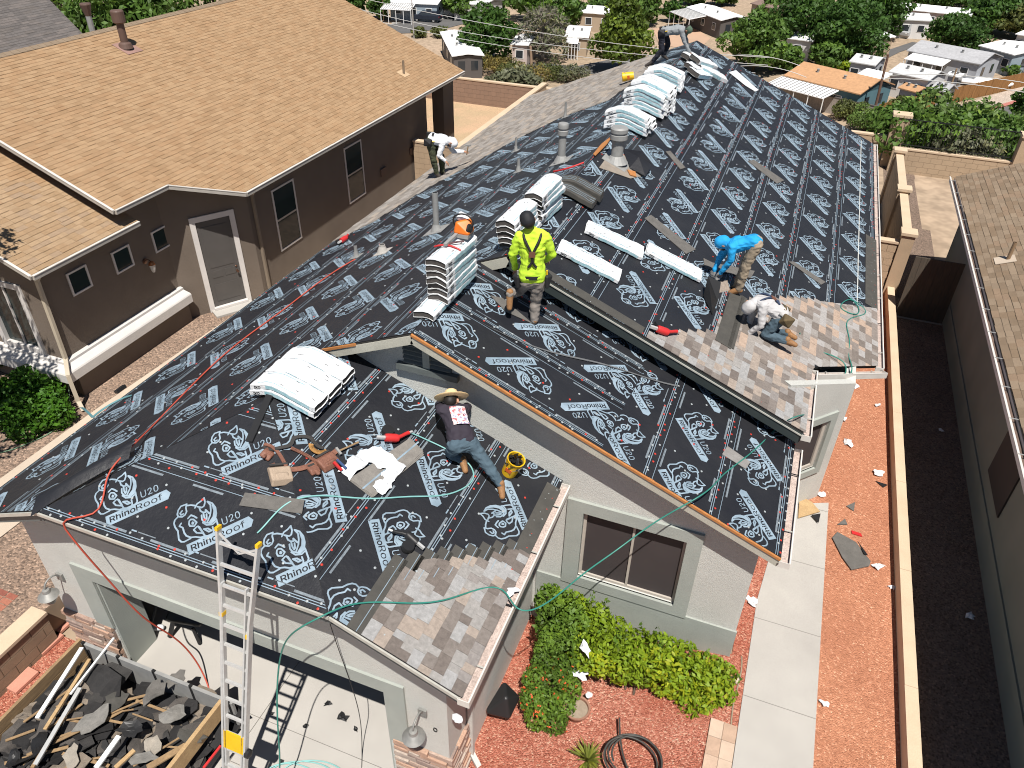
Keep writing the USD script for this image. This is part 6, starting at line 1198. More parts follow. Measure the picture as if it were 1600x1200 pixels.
# standing, back to us, hi-vis shirt
an = FA.at(834, 500, .06); J, n = joints(an, {'head': (268, 150, .0), 'neck': (300, 240, -.02), 'shL': (190, 300, 0), 'shR': (432, 300, 0), 'elL': (125, 470, -.02), 'elR': (500, 465, -.05), 'wrL': (150, 590, -.22), 'wrR': (440, 520, -.36), 'pelvis': (312, 690, 0), 'hipL': (258, 715, 0), 'hipR': (368, 715, 0),
  'knL': (190, 800, -.30), 'anL': (100, 835, .12), 'toeL': (62, 860, .02), 'knR': (338, 900, -.05), 'anR': (330, 1075, 0), 'toeR': (305, 1120, -.10)}, cv(780, 320, 6))
J['toeL'] = J['anL']-UP*.16+n*.05
person('man in yellow-green shirt and black cap standing at the roof step, back turned', J, -n+A([-.15, 0, -.25]), M_hiv, M_grt, M_boot, hat='cap', hatm=M_capb, sleeves='short' if False else 'long', harness=M_webk, belt=M_webk, seed=1)
# bending, blue hoodie
an = FB.at(1152, 457, .05); J, n = joints(an, {'head': (222, 232, .05), 'neck': (268, 250, .04), 'shL': (310, 262, .22), 'shR': (300, 225, -.16), 'elL': (300, 378, .25), 'elR': (192, 370, -.12), 'wrL': (205, 490, .20), 'wrR': (150, 470, -.05), 'pelvis': (520, 215, 0), 'hipL': (520, 245, .10), 'hipR': (525, 220, -.10),
  'knL': (435, 430, .10), 'knR': (425, 420, -.16), 'anL': (368, 640, .06), 'anR': (345, 615, -.16), 'toeL': (282, 672, .06), 'toeR': (285, 640, -.18)}, cv(1090, 340, 5.71))
person('man in bright blue hoodie and khaki trousers bent over a dark sheet', J, nrm(J['head']-J['neck'])*.4+A([-.5, -.1, -.9]), M_blue, M_khaki, M_boot, skin=1, hood=M_blue, gloves=M_glove, seed=2, mask=M_black)
c = FB.at(1118, 455, .03); p0, p1, p2, p3, p4 = [FB.at(*q, h) for q, h in (((1105, 430), .25), (1122, 433), (1), (1), (1)) if not isinstance(h, int)] if False else (FB.at(1106, 432, .30), FB.at(1126, 442, .30), FB.at(1121, 472, .03), FB.at(1113, 492, .03), FB.at(1099, 462, .05))
solo('dark_sheet', MB().add([p0, p1, p2, p3, p4]+[x+FB.N*.012 for x in (p0, p1, p2, p3, p4)], [(0, 2, 1), (0, 3, 2), (0, 4, 3), (5, 6, 7), (5, 7, 8), (5, 8, 9)]+[(i, (i+1) % 5, 5+(i+1) % 5) for i in range(5)]+[(i, 5+(i+1) % 5, 5+i) for i in range(5)]), M_black, 'black sheet hanging from the hands of the man in the blue hoodie', 'sheet')
solo('shingle', MB().obox(FB.at(1130, 448, .06), FB.U*.8-FB.V*.5, np.cross(FB.N, FB.U*.8-FB.V*.5)+FB.N*.6, FB.N, .34, .2, .012), SH[1], 'tan shingle held at the feet of the man in the blue hoodie', 'shingle')
solo('shingle', MB().plate(Polygon([tuple(FB.uv(*q)) for q in ((1098, 405), (1112, 412), (1178, 425), (1172, 436), (1100, 421))]), FB, .02, .03), M_bent, 'long dark shingle with silver edge behind the hands of the man in blue', 'shingle')
# kneeling, light grey shirt with navy straps
an = FB.at(1208, 528, .05); J, n = joints(an, {'head': (468, 790, .12), 'neck': (520, 745, .06), 'shL': (585, 790, .20), 'shR': (560, 715, -.14), 'elL': (565, 960, .28), 'elR': (470, 900, -.1), 'wrL': (405, 1070, .20), 'wrR': (445, 1020, -.05), 'pelvis': (755, 860, .02), 'hipL': (745, 890, .12), 'hipR': (750, 850, -.10),
  'knL': (610, 1040, .16), 'knR': (640, 1040, -.16), 'anL': (800, 1100, .20), 'anR': (800, 1030, -.06), 'toeL': (850, 1125, .2), 'toeR': (850, 1060, -.06)}, cv(1090, 340, 5.71))
person('roofer in light grey shirt with navy straps kneeling on the laid shingles', J, A([-.6, -.3, -.75]), M_gsh, M_jean, M_boot, hat='hoodcap', hatm=M_gsh, harness=M_nvy, belt=mat('belt_olive', (.12, .085, .04), .8, (.06, .045, .025), 12), gloves=mat('glove_dark', (.10, .085, .085), .8), seed=3)
# crawling, straw hat
g = lambda x, y, h: FG.at(660+x/6, 590+y/6, h)
J = {'head': g(275, 222, .60), 'neck': g(280, 285, .56), 'shL': g(178, 305, .50), 'shR': g(398, 300, .52), 'elL': g(160, 250, .22), 'elR': g(425, 265, .26), 'wrL': g(200, 180, .06), 'wrR': g(395, 190, .06), 'pelvis': g(372, 600, .44), 'hipL': g(310, 640, .42), 'hipR': g(455, 620, .42),
     'knL': g(265, 700, .10), 'anL': g(378, 780, .09), 'toeL': g(395, 845, .06), 'knR': g(605, 815, .26), 'anR': g(735, 1005, .10), 'toeR': g(745, 1085, .05)}
hat_m = None
mid = (J['shL']+J['shR'])/2; ax = nrm(mid-J['pelvis']); sv = nrm(J['shR']-J['shL']); bk = nrm(np.cross(ax, sv)); bk = bk if bk[2] > 0 else -bk
v = []; nx_, ny_ = 7, 9
for i in range(ny_):
    for j in range(nx_):
        a, b_ = j/(nx_-1)-.5, i/(ny_-1); c = J['pelvis']+(mid-J['pelvis'])*(.38+.56*b_); v.append(c+sv*a*.235+bk*(.158-.10*(a*2)**2*.25+.008*math.sin(i*2)))
f = [(i*nx_+j, i*nx_+j+1, (i+1)*nx_+j+1, (i+1)*nx_+j) for i in range(ny_-1) for j in range(nx_-1)]
M_tp = usdkit.material(stage, '/World/Looks/shirt_print', {'g': ('geometry', {}), 'n': ('noise_texture', {'scale': 16.0, 'detail': 4.0}), 'r': ('rgb_ramp', {'ramp': [(.3, (.06, .05, .10)), (.4, (.45, .12, .12)), (.47, (.65, .5, .5)), (.53, (.75, .72, .72)), (.6, (.18, .2, .38)), (.68, (.55, .25, .2)), (.75, (.05, .045, .06))]}), 'p': ('principled_bsdf', {'roughness': .8})}, [('g.position', 'n.vector'), ('n.fac', 'r.fac'), ('r.color', 'p.base_color')], surface='p.BSDF')
person('man in straw hat, dark printed shirt and jeans crawling on the garage roof', J, nrm(FG.U+A([0, 0, -.45])), M_dsh, M_jean, M_boot, hat='straw', hatm=M_straw, seed=4, print_=((A(v), A(f)), M_tp))
# bending at the far left, white shirt
an = FL.at(686, 274, .05); J, n = joints(an, {'head': (672, 400, .06), 'neck': (600, 365, .04), 'shL': (540, 300, -.15), 'shR': (510, 400, .16), 'elR': (430, 640, .22), 'elL': (700, 560, -.2), 'wrR': (545, 735, .24), 'wrL': (880, 560, -.22), 'pelvis': (290, 330, 0), 'hipR': (265, 370, .10), 'hipL': (320, 350, -.10),
  'knR': (320, 690, .10), 'knL': (480, 690, -.14), 'anR': (385, 965, .05), 'anL': (500, 950, -.12), 'toeR': (440, 1035, .06), 'toeL': (560, 1000, -.12)}, cv(650, 190, 12))
person('roofer in white shirt, pale cap and camouflage trousers bent over at the left eave', J, A([.75, .1, -.75]), M_wsh, M_camo, M_bootd, hat='hoodcap', hatm=M_wsh, belt=M_webk, seed=5, mask=M_black)
hm = thing('hammer', 'hammer in the raised hand of the roofer in the white shirt', 'hammer', J['wrL']); part(hm, 'handle', MB().tube([J['wrL']+A([.1, .02, -.08]), J['wrL']+A([.14, .03, .16])], .016, 8), M_wood); part(hm, 'head', MB().obox(J['wrL']+A([.14, .03, .17]), (1, .3, 0), (0, 1, 0), UP, .13, .035, .035), M_galv)
# bending at the far end of the ridge, grey shirt
an = FL.at(1020, 101, .05); an = an if an[1] < 22 else FL.of(an) is None or an
J, n = joints(an, {'head': (850, 190, .04), 'neck': (785, 175, .02), 'shR': (735, 205, .16), 'shL': (745, 160, -.16), 'elR': (800, 420, .18), 'elL': (830, 380, -.15), 'wrR': (890, 590, .14), 'wrL': (855, 570, -.12), 'pelvis': (420, 215, 0), 'hipR': (385, 250, .10), 'hipL': (430, 240, -.10),
  'knR': (385, 555, .12), 'knL': (500, 440, -.16), 'anR': (215, 770, .05), 'anL': (420, 640, -.2), 'toeR': (130, 815, .03), 'toeL': (470, 690, -.2)}, cv(1000, 30, 11.43))
person('roofer in grey shirt and dark trousers stooping at the far end of the ridge', J, A([.8, .1, -.6]), M_gsh2, M_navy, M_bootd, skin=1, hat='cap', hatm=mat('cap_green', (.07, .11, .075), .8), belt=M_webk, seed=6)
# ---------------------------------------------------------------- foliage
def leafmat(name, c, dark=.55, light=1.5, yel=1.0, rough=.55, trans=.3):
    return mat(name, c, rough, tuple(x*.8 for x in c), 1.3, spec=.3, trans=trans, island=[(0, (dark, dark, dark)), (.22, (.8, .85, .75)), (.45, (1, 1, 1)), (.7, (1.15*yel, 1.1, .9)), (.88, (light*yel, light*.95, light*.6))])
G_dark = leafmat('leaf_dark', (.058, .125, .024)); G_mid = leafmat('leaf_mid', (.105, .19, .036)); G_slope = leafmat('leaf_slope', (.15, .235, .06), .55, 1.35); G_pine = leafmat('leaf_pine', (.13, .19, .03)); G_olive = leafmat('leaf_olive', (.13, .15, .05)); G_grey = leafmat('leaf_grey', (.17, .18, .11))
G_lime = leafmat('leaf_lime', (.235, .335, .02), .42, 1.5, 1.2); G_lan = leafmat('leaf_flowering', (.125, .215, .03), .5, 1.35); G_shade = leafmat('leaf_lush', (.06, .16, .014), .5, 1.4); G_dry = leafmat('leaf_dry', (.21, .17, .055), .6, 1.4)
M_bark = mat('bark', (.12, .085, .06), .95, (.08, .058, .042), 6, bump=.5, bs=20, bd=.03); M_barkg = mat('bark_grey', (.23, .20, .175), .95, (.16, .14, .12), 6)
def leaves(C, N, size, R, aspect=.62, jit=.9):
    n = len(C); D = N+R.normal(0, jit, (n, 3)); D /= np.linalg.norm(D, axis=1, keepdims=True)+1e-9
    a = np.cross(D, R.normal(size=(n, 3))); a /= np.linalg.norm(a, axis=1, keepdims=True)+1e-9; b = np.cross(D, a)
    s = (size*R.uniform(.6, 1.25, n))[:, None]; a = a*s; b = b*s*aspect
    v = np.stack([C-a, C-a*.1+b*.8+D*s*.08, C+a, C-a*.1-b*.8+D*s*.08], 1).reshape(-1, 3); i = np.arange(n)[:, None]*4
    return v, np.vstack([i+[0, 3, 1], i+[1, 3, 2]])
def clumps(blobs, n, R, shell=.35):
    """points through ellipsoids (centre, radii): mostly near the surface"""
    w = A([r[0]*r[1]+r[1]*r[2] for c, r in blobs]); k = R.choice(len(blobs), n, p=w/w.sum()); d = R.normal(size=(n, 3)); d /= np.linalg.norm(d, axis=1, keepdims=True)
    rad = 1-shell*R.random(n)**1.3; cs = A([c for c, r in blobs], float)[k]; rs = A([r for c, r in blobs], float)[k]; return cs+d*rs*rad[:, None], d/rs/np.linalg.norm(d/rs, axis=1, keepdims=True), k
def terrain_hit(px, py):
    q = ray(px, py); t = 5.0
    for _ in range(4000):
        p = CAM_P+q*t
        if p[2] <= float(zg(p[0], p[1])): break
        t += max(.03, (p[2]-float(zg(p[0], p[1])))*.25)
    return CAM_P+q*t
def crown(t, name, blobs, n, size, m, R, **kw):
    C, N, k = clumps(blobs, n, R); tone = np.clip(R.random(len(blobs))[k]*.5+R.random(n)*.5, 0, 1); v, f = leaves(C, N, size, R, **kw)
    return part(t, name, (v, f), m, tone=np.repeat(tone, 4))
def tree(label, base, H, rad, m, seed, n=2600, leaf=.34, trunk=.22, kind='round', name='tree', cat='tree', bark=None, group=None):
    R = rng(seed); base = A(base, float); t = thing(name, label, cat, base, group); tr_h = H*(.13 if kind != 'pine' else .12); b = MB()
    b.tube([base-UP*.3, base+UP*tr_h*.6, base+UP*tr_h+A([.1, .05, 0]), base+UP*H*.8], [trunk*1.25, trunk, trunk*.8, trunk*.25], 9)
    bl = []; nb = 15 if kind != 'sparse' else 12
    for i in range(nb):
        a = i*2.4+R.uniform(-.4, .4); q = (i+.5)/nb; zz = tr_h+(H-tr_h)*(.12+.78*q)
        prof_ = math.sin(math.pi*(.18+.74*q)) if kind != 'pine' else (1.06-q)**.75
        rr = rad*prof_*R.uniform(.5, .82); c = base+A([math.cos(a)*rr, math.sin(a)*rr, zz]); s = rad*R.uniform(.34, .52)*(1.15-.35*q)
        bl.append((c, (s, s, s*R.uniform(.6, .85)*(H-tr_h)/(2*rad)*1.0 if H < 3*rad else s)))
        p0 = base+UP*(tr_h*.8+(zz-tr_h)*.5); b.tube([p0, (p0+c)/2+UP*.1, c], [trunk*.38, trunk*.25, trunk*.08], 6)
    bl.append((base+UP*(tr_h+(H-tr_h)*.5), (rad*.62, rad*.62, (H-tr_h)*.42)))
    part(t, 'trunk', b, bark or M_bark); 
    if kind == 'sparse':
        tw = MB()
        for i in range(260):
            c, r_ = bl[R.integers(len(bl))]; d = nrm(R.normal(size=3)+UP*.5); p0 = A(c)+d*A(r_)*.3; tw.tube([p0, p0+d*A(r_)*1.1+R.normal(0, .1, 3)], [.05, .02], 4, caps=False)
        part(t, 'twigs', tw, M_barkg, kind='stuff')
    crown(t, 'crown', bl, n, leaf, m, R); return t
def tree_px(label, bx, by, ty, hw, m, seed, **kw):
    p = terrain_hit(bx, by); n = nrm(A([CAM_P[0]-p[0], CAM_P[1]-p[1], 0])); top = hit(bx, ty, n, n@p); dep = (p-CAM_P)@_fw
    H = max(1.5, top[2]-p[2]); return tree(label, p, H, hw*dep/CAM_F, m, seed, **kw)
for k, (lab, bx, by, ty, hw, m, kw) in enumerate((
 ('tall light green pine left of the far roof end', 966, 116, -14, 47, G_pine, dict(n=5200, leaf=.36, kind='pine', trunk=.3)), ('dark green tree beside the white trailer roof', 762, 100, 8, 44, G_dark, dict(n=4600, leaf=.34)),
 ('grey sparse tree between the two white roofs', 846, 96, 8, 40, G_grey, dict(n=1500, leaf=.3, kind='sparse', bark=M_barkg)), ('bright green tree at the top edge left of the dark SUV garden', 722, 30, -22, 26, G_mid, dict(n=2200, leaf=.4)),
 ('bright green tree at the top edge above the grey sparse tree', 828, 32, -26, 34, G_mid, dict(n=2600, leaf=.42)), ('mid green tree at the top edge left of the pine', 886, 44, -14, 30, G_mid, dict(n=2400, leaf=.4)), ('round tree touching the pine at the top edge', 1008, 40, -18, 24, G_mid, dict(n=1800, leaf=.42)),
 ('small round tree with its shadow on bare ground', 1050, 34, -2, 17, G_dark, dict(n=1100, leaf=.36)), ('broad green tree right of the ridge roofer', 1176, 112, 14, 48, G_mid, dict(n=5200, leaf=.34)),
 ('big dark tree left of the long white roofs', 1242, 84, -12, 46, G_dark, dict(n=4800, leaf=.36)), ('big dark tree shading the parked van', 1312, 98, -8, 58, G_dark, dict(n=6200, leaf=.36)), ('dark tree rising behind the van shade', 1368, 62, -26, 34, G_dark, dict(n=2800, leaf=.42)),
 ('round dark tree behind the grey roofed home', 1490, 84, 20, 44, G_dark, dict(n=4200, leaf=.34)), ('dark tree at the top right behind the long white roof', 1548, 52, -16, 44, G_dark, dict(n=3200, leaf=.45)), ('olive green tree at the upper right edge', 1588, 62, 6, 32, G_olive, dict(n=2600, leaf=.38)),
 ('tree crown cut by the top edge above the long white roof', 1445, 12, -30, 40, G_dark, dict(n=2200, leaf=.5)), ('dark tree crown at the top edge beside it', 1510, 10, -34, 46, G_dark, dict(n=2400, leaf=.5)), ('dark tree cut by the right edge above the road', 1604, 196, 132, 34, G_dark, dict(n=2600, leaf=.3)),
 ('small green tree at the start of the wooden fence', 1402, 186, 150, 19, G_olive, dict(n=1300, leaf=.26)), ('yellow-green bush behind the orange roof', 1323, 114, 100, 15, G_lime, dict(n=900, leaf=.26)), ('low bright bush by the grey roofed home', 1577, 118, 104, 13, G_mid, dict(n=600, leaf=.26)),
 ('rounded bush by the road, left of two', 656, 58, 44, 11, G_olive, dict(n=600, leaf=.28)), ('rounded bush by the road, right of two', 688, 58, 41, 13, G_olive, dict(n=700, leaf=.28)), ('dark tree behind the white carport at the top edge', 592, 30, -16, 16, G_dark, dict(n=1200, leaf=.4)))):
    tree_px(lab, bx, by, ty, hw*1.1, m, 300+k, **kw)
TR = ['slim', 'low', 'wide', 'spreading', 'heavy', 'leafy', 'round', 'compact', 'ragged', 'thick', 'soft', 'squat', 'young', 'broad', 'full']
for k, (bx, by, ty, hw, m) in enumerate(((552, 22, -20, 22, G_dark), (640, 6, -24, 22, G_mid), (772, 24, -16, 20, G_mid), (940, 34, -18, 26, G_mid), (1082, 8, -22, 22, G_dark), (1128, 8, -24, 24, G_mid), (1205, 36, -6, 26, G_mid), (1275, 30, -22, 34, G_dark), (1340, 24, -24, 30, G_dark), (1395, 10, -26, 26, G_mid), (1470, 60, 30, 16, G_mid), (1578, 34, -12, 30, G_mid), (1290, 108, 62, 28, G_mid), (1225, 112, 70, 26, G_mid), (860, 70, 40, 18, G_mid))):
    tree_px(f'{TR[k]} {"dark green" if m is G_dark else "green"} tree among the distant homes', bx, by, ty, hw, m, 370+k, n=2000, leaf=.4, group='trees among the distant homes')
# conifer behind the ridge of the tan roof
p = onY(212, 60, 40.0); tree('dense green conifer showing over the ridge of the tan roof', A([p[0], 40.0, -2.5]), p[2]+2.5+5.0, 4.6, G_mid, 351, n=6500, leaf=.26, kind='round')
p = onY(335, 10, 46.0); tree('bright green tree tip over the tan ridge', A([p[0], 46.0, -6]), 11.0, 3.0, G_mid, 352, n=2200, leaf=.28)
p = onY(85, 0, 48.0); tree('green tree at the top edge behind the dark roof', A([p[0], 48.0, -6]), 9.0, 2.2, G_mid, 353, n=1200, leaf=.28)
def shrub(label, p, r, h, m, seed, n=1600, leaf=.12, name='shrub', cat='shrub', nb=9, group=None, flowers=None, stem=True):
    R = rng(seed); p = A(p, float); t = thing(name, label, cat, p, group); bl = []
    for i in range(nb):
        a = i*2.4+R.uniform(-.3, .3); q = math.sqrt((i+.4)/nb)*.78; s = r*R.uniform(.32, .5); bl.append((p+A([math.cos(a)*r*q, math.sin(a)*r*q, h*R.uniform(.42, .74)]), (s, s, h*R.uniform(.3, .42))))
    b = MB()
    for c, r_ in bl[:6]: b.tube([p, (p+c)/2+A([.02, .02, 0]), c], [r*.05, r*.035, r*.012], 5)
    part(t, 'stems', b, M_bark); crown(t, 'foliage', bl, n, leaf, m, R)
    if flowers:
        C, N, k = clumps(bl, flowers[0], R, .08); v, f = leaves(C[C[:, 2] > p[2]+h*.35]+N[C[:, 2] > p[2]+h*.35]*.02, N[C[:, 2] > p[2]+h*.35], flowers[1], R, aspect=.9, jit=.4); part(t, 'flowers', (v, f), flowers[2], kind='stuff')
    return t
SL = ['feathery', 'tall', 'broad', 'thick', 'loose', 'rounded', 'pale', 'dense', 'bushy', 'low', 'dark', 'bright', 'sprawling', 'leafy', 'mounded', 'thin', 'spreading', 'wispy']
for k, (q, r, h, m) in enumerate((((1395, 226), 2.0, 2.6, G_slope), ((1432, 214), 2.4, 2.8, G_slope), ((1470, 222), 2.2, 2.4, G_lan), ((1452, 246), 1.9, 2.4, G_slope), ((1500, 240), 2.0, 2.2, G_dry), ((1532, 232), 2.3, 2.8, G_slope), ((1572, 240), 2.4, 2.8, G_slope), ((1598, 228), 2.2, 3.0, G_slope), ((1545, 208), 2.0, 2.2, G_lan), ((1486, 262), 1.5, 1.8, G_grey), ((1524, 262), 1.7, 2.2, G_mid), ((1588, 262), 2.0, 2.2, G_slope), ((1412, 250), 1.6, 2.2, G_mid), ((1350, 204), 1.9, 2.4, G_slope), ((1322, 186), 1.7, 2.0, G_olive), ((1470, 200), 2.0, 1.8, G_lan), ((1505, 208), 1.8, 1.8, G_lime), ((1375, 208), 1.9, 2.0, G_slope))):
    p = terrain_hit(*q); shrub(f'{SL[k]} {"dry" if m is G_dry else "grey-green" if m is G_grey else "green"} shrub on the slope beyond the right side fence', p, r*1.15, h, m, 400+k, n=2600, leaf=.15, group='shrubs on the slope')
for k, (q, r, h, m) in enumerate((((742, 112), 2.2, 2.2, G_olive), ((775, 118), 2.4, 2.4, G_dry), ((800, 126), 2.2, 2.2, G_olive), ((828, 134), 2.2, 2.6, G_dry), ((860, 126), 2.2, 2.4, G_olive), ((895, 128), 2.0, 2.0, G_grey), ((805, 142), 1.3, 1.2, G_grey), ((770, 134), 1.2, 1.2, G_grey))):
    shrub(f'{SL[k+9]} {"rust and green" if m is G_dry else "grey" if m is G_grey else "olive"} shrub behind the brown garden wall', terrain_hit(*q), r, h, m, 430+k, n=1500, leaf=.16, group='shrubs behind the brown garden wall')
# dry grass under the iron railing
R = rng(77); gp = []; 
C = np.stack([R.uniform(13.3, 17.4, 900), R.uniform(28.9, 31.5, 900)], 1); Cz = zg(C[:, 0], C[:, 1]); P_ = np.column_stack([C, Cz+.25]); v, f = leaves(P_, np.tile([[1., 0, 0]], (900, 1)), .35, R, aspect=.12, jit=.5)
solo('dry_grass', (v, f), G_dry, 'dry straw coloured grass behind the iron railing', 'grass', kind='stuff')
# ---------------------------------------------------------------- planting close to the house
hg = thing('hedge', 'bright lime green hedge below the window of the gable wall', 'hedge', (8.9, 3.0, -.2)); R = rng(81); bl = []
tops = [((842, 912), 3.5), ((868, 918), 3.45), ((905, 925), 3.45), ((935, 940), 3.4), ((968, 965), 3.4), ((1003, 985), 3.4), ((1040, 993), 3.4), ((1072, 1005), 3.35), ((1108, 1030), 3.3), ((1125, 1050), 3.2)]
for (q, y) in tops[1:]:
    c = onY(q[0], q[1], y); g0 = float(zg(c[0], y)); h = max(.5, c[2]-g0); bl.append((A([c[0], y-.05, g0+h*.62]), (.28, .22, h*.38)))
for q, z in (((900, 975), .55), ((930, 985), .55), ((960, 1000), .5), ((990, 1015), .5), ((1020, 1025), .45), ((1050, 1035), .4), ((1080, 1045), .35), ((1108, 1060), .3), ((1125, 1075), .2), ((910, 1015), .35), ((940, 1025), .3), ((970, 1035), .25), ((1000, 1040), .25), ((1040, 1055), .2), ((1070, 1070), .15), ((1100, 1085), .1), ((1085, 1095), .05)):
    p = onZ(*q, z); bl.append((p-UP*.12, (.27, .25, .26)))
b = MB()
for c, r_ in bl[::3]: b.tube([A([c[0], c[1]-.2, float(zg(c[0], c[1]))]), c], [.02, .008], 5)
part(hg, 'stems', b, M_bark); crown(hg, 'foliage', bl, 11500, .048, G_lime, R)
sp = []
for k in range(26):   # upright shoots along the top
    c, r_ = bl[R.integers(len(bl)//1)]; q = A(c)+A([R.uniform(-.25, .25), R.uniform(-.2, .2), r_[2]*.8]); 
    for j in range(7): sp.append(q+UP*j*.035+R.normal(0, .018, 3))
sp = A(sp); v, f = leaves(sp, np.tile(UP*.3, (len(sp), 1)), .045, R); part(hg, 'shoots', (v, f), G_lan, kind='stuff', tone=np.repeat(R.random(len(sp)), 4))
dk = thing('shrub', 'taller darker green shrub in the corner left of the lime hedge', 'shrub', (7.75, 3.2, -.5)); R = rng(82); bl = []
for q, y in (((862, 925), 3.35), ((868, 945), 3.2), ((862, 960), 3.0), ((886, 935), 3.25), ((866, 985), 2.8), ((898, 960), 3.0), ((862, 1000), 2.7), ((884, 1005), 2.65)):
    c = onY(q[0], q[1], y); bl.append((A([c[0], y, c[2]-.28]), (.27, .27, .38)))
b = MB(); [b.tube([A([c[0], c[1], -.55]), c], [.02, .01], 5) for c, r_ in bl[:5]]; part(dk, 'stems', b, M_bark); crown(dk, 'foliage', bl, 5200, .047, G_lan, R)
c = onZ(858, 1096, -.3); M_fl = mat('flower_orange', (.62, .12, .025), .6, (.55, .08, .03), 30)
la = thing('shrub', 'green shrub dotted with orange-red flowers at the garage corner', 'flowering shrub', (c[0], c[1], -.45)); R = rng(83); bl = []
for q, z in (((850, 1030), .25), ((880, 1035), .2), ((836, 1055), .15), ((865, 1060), .2), ((890, 1070), .05), ((832, 1085), .05), ((858, 1092), .05), ((880, 1098), -.05), ((840, 1112), -.1), ((868, 1120), -.15)):
    p = onZ(*q, z); bl.append((p-UP*.12, (.2, .2, .26)))
b = MB(); [b.tube([A([c_[0], c_[1], -.6]), c_], [.015, .008], 5) for c_, r_ in bl[:6]]; part(la, 'stems', b, M_bark); crown(la, 'foliage', bl, 6200, .034, G_lan, R)
C, N, k = clumps(bl, 130, R, .05); C = C[N[:, 2] > -.1]; N = N[N[:, 2] > -.1]
v, f = leaves(np.repeat(C, 5, 0)+R.normal(0, .012, (len(C)*5, 3))+np.repeat(N, 5, 0)*.02, np.repeat(N, 5, 0), .014, R, aspect=.9, jit=.4); part(la, 'flowers', (v, f), M_fl, kind='stuff')
p = onZ(918, 1188, -.25); yu = thing('yucca', 'small spiky yellow-green yucca at the bottom edge of the flower bed', 'plant', p); R = rng(84); M_yu = leafmat('leaf_yucca', (.21, .235, .045), .7, 1.25)
for k in range(64):
    a = R.uniform(0, 6.28); e = R.uniform(.15, 1.25); d = A([math.cos(a)*math.cos(e), math.sin(a)*math.cos(e), math.sin(e)]); L_ = R.uniform(.24, .36); sd = nrm(np.cross(d, UP))*.014; q = p+d*L_*.5+UP*.02; t_ = p+d*L_-UP*.03*math.cos(e)
    part(yu, 'leaf', MB().add([p+d*.02-sd*.6, p+d*.02+sd*.6, q+sd, t_, q-sd], [(0, 1, 2), (0, 2, 4), (4, 2, 3)]), M_yu, tone=np.full(5, R.random()))
ls = thing('shrub', 'large lush green shrub in the shade of the brown house', 'shrub', onZ(45, 660, 0)); R = rng(85); bl = []
for q, z in (((20, 600), .7), ((50, 600), .7), ((75, 620), .55), ((30, 630), .6), ((60, 640), .5), ((85, 640), .4), ((10, 640), .5), ((35, 660), .35), ((-10, 610), .6), ((70, 600), .6), ((40, 585), .7)):
    p = onZ(*q, z); bl.append((p-UP*.15, (.36, .36, .34)))
b = MB(); [b.tube([A([c_[0], c_[1], 0]), c_], [.03, .01], 5) for c_, r_ in bl[:6]]; part(ls, 'stems', b, M_bark); crown(ls, 'foliage', bl, 6500, .06, G_shade, R)
for k, (q, r, h) in enumerate((((30, 560), .5, .5), ((5, 575), .5, .6))): shrub(('dark', 'deep green')[k]+' small shrub against the white ledge wall', onZ(*q, 0), r, h, G_dark, 451+k, n=900, leaf=.06)
# tree standing just outside the left edge: its shade falls on the brown house and the shrub
ot = thing('tree', 'leafy tree at the very left edge, shading the shrub and the brown house corner', 'tree', (-4.9, 1.4, 0)); R = rng(88)
part(ot, 'trunk', MB().tube([(-4.9, 1.4, -.2), (-4.85, 1.5, 1.6), (-4.5, 1.9, 3.4), (-4.3, 2.2, 5.2)], [.16, .14, .11, .05], 9).tube([(-4.85, 1.5, 1.8), (-4.6, 2.6, 4.2), (-4.35, 3.6, 6.2)], [.09, .07, .03], 7), M_bark)
crown(ot, 'crown', [(A([-4.1, 1.6, 4.6]), (1.3, 1.2, 1.2)), (A([-4.9, 2.2, 5.0]), (1.3, 1.2, 1.2)), (A([-4.1, 2.4, 5.6]), (1.0, 1.0, .9)), (A([-4.4, 3.6, 6.6]), (.7, .7, .6)), (A([-5.2, 1.0, 4.2]), (1.1, 1.1, 1.0)), (A([-4.0, .7, 3.9]), (.9, .9, .8))], 5200, .085, G_mid, R)
# ---------------------------------------------------------------- valley: roads, fences, homes, vehicles, poles
def patch(name, pts, m, dz=.05): return struct(name, MB().sheet(Polygon([tuple(onZ(*q, VAL)[:2]) for q in pts]).buffer(0), XY, lambda u, v: zg(u, v)+dz), m)
patch('road', [(560, 44), (612, 38), (735, 26), (742, 33), (700, 44), (640, 52), (590, 54)], M_asph); patch('road', [(690, 62), (720, 66), (810, 96), (900, 104), (1000, 84), (1010, 94), (930, 116), (860, 114), (800, 104)], M_asph)
patch('road', [(1300, 108), (1425, 66), (1445, 68), (1405, 82), (1338, 116)], M_asph); patch('road', [(1528, 180), (1640, 148), (1660, 180), (1560, 214), (1520, 206)], M_asph); patch('kerb_strip', [(1524, 176), (1640, 142), (1640, 146), (1528, 180)], mat('kerb_red', (.42, .16, .13), .8), .12)
patch('pavement', [(612, 36), (735, 24), (735, 26), (612, 38)], M_conc, .08); patch('pale_verge', [(1415, 190), (1600, 134), (1640, 140), (1528, 176), (1450, 200)], mat('pale_gravel', (.42, .35, .29), .95, (.34, .28, .23), .8, speck=.3, ss=6), .04)
patch('bare_yard', [(1020, 45), (1080, 40), (1110, 60), (1090, 80), (1030, 70)], mat('pink_dirt', (.44, .29, .2), .95, (.38, .26, .18), .3), .04)
W_ = {n: mat('wall_'+n, c, .7, tuple(x*.9 for x in c), 1.0) for n, c in (('white', (.62, .61, .60)), ('grey', (.38, .40, .43)), ('teal', (.10, .19, .22)), ('tan', (.40, .31, .22)), ('pink', (.52, .43, .39)), ('dark', (.10, .09, .085)), ('blue', (.27, .33, .38)))}
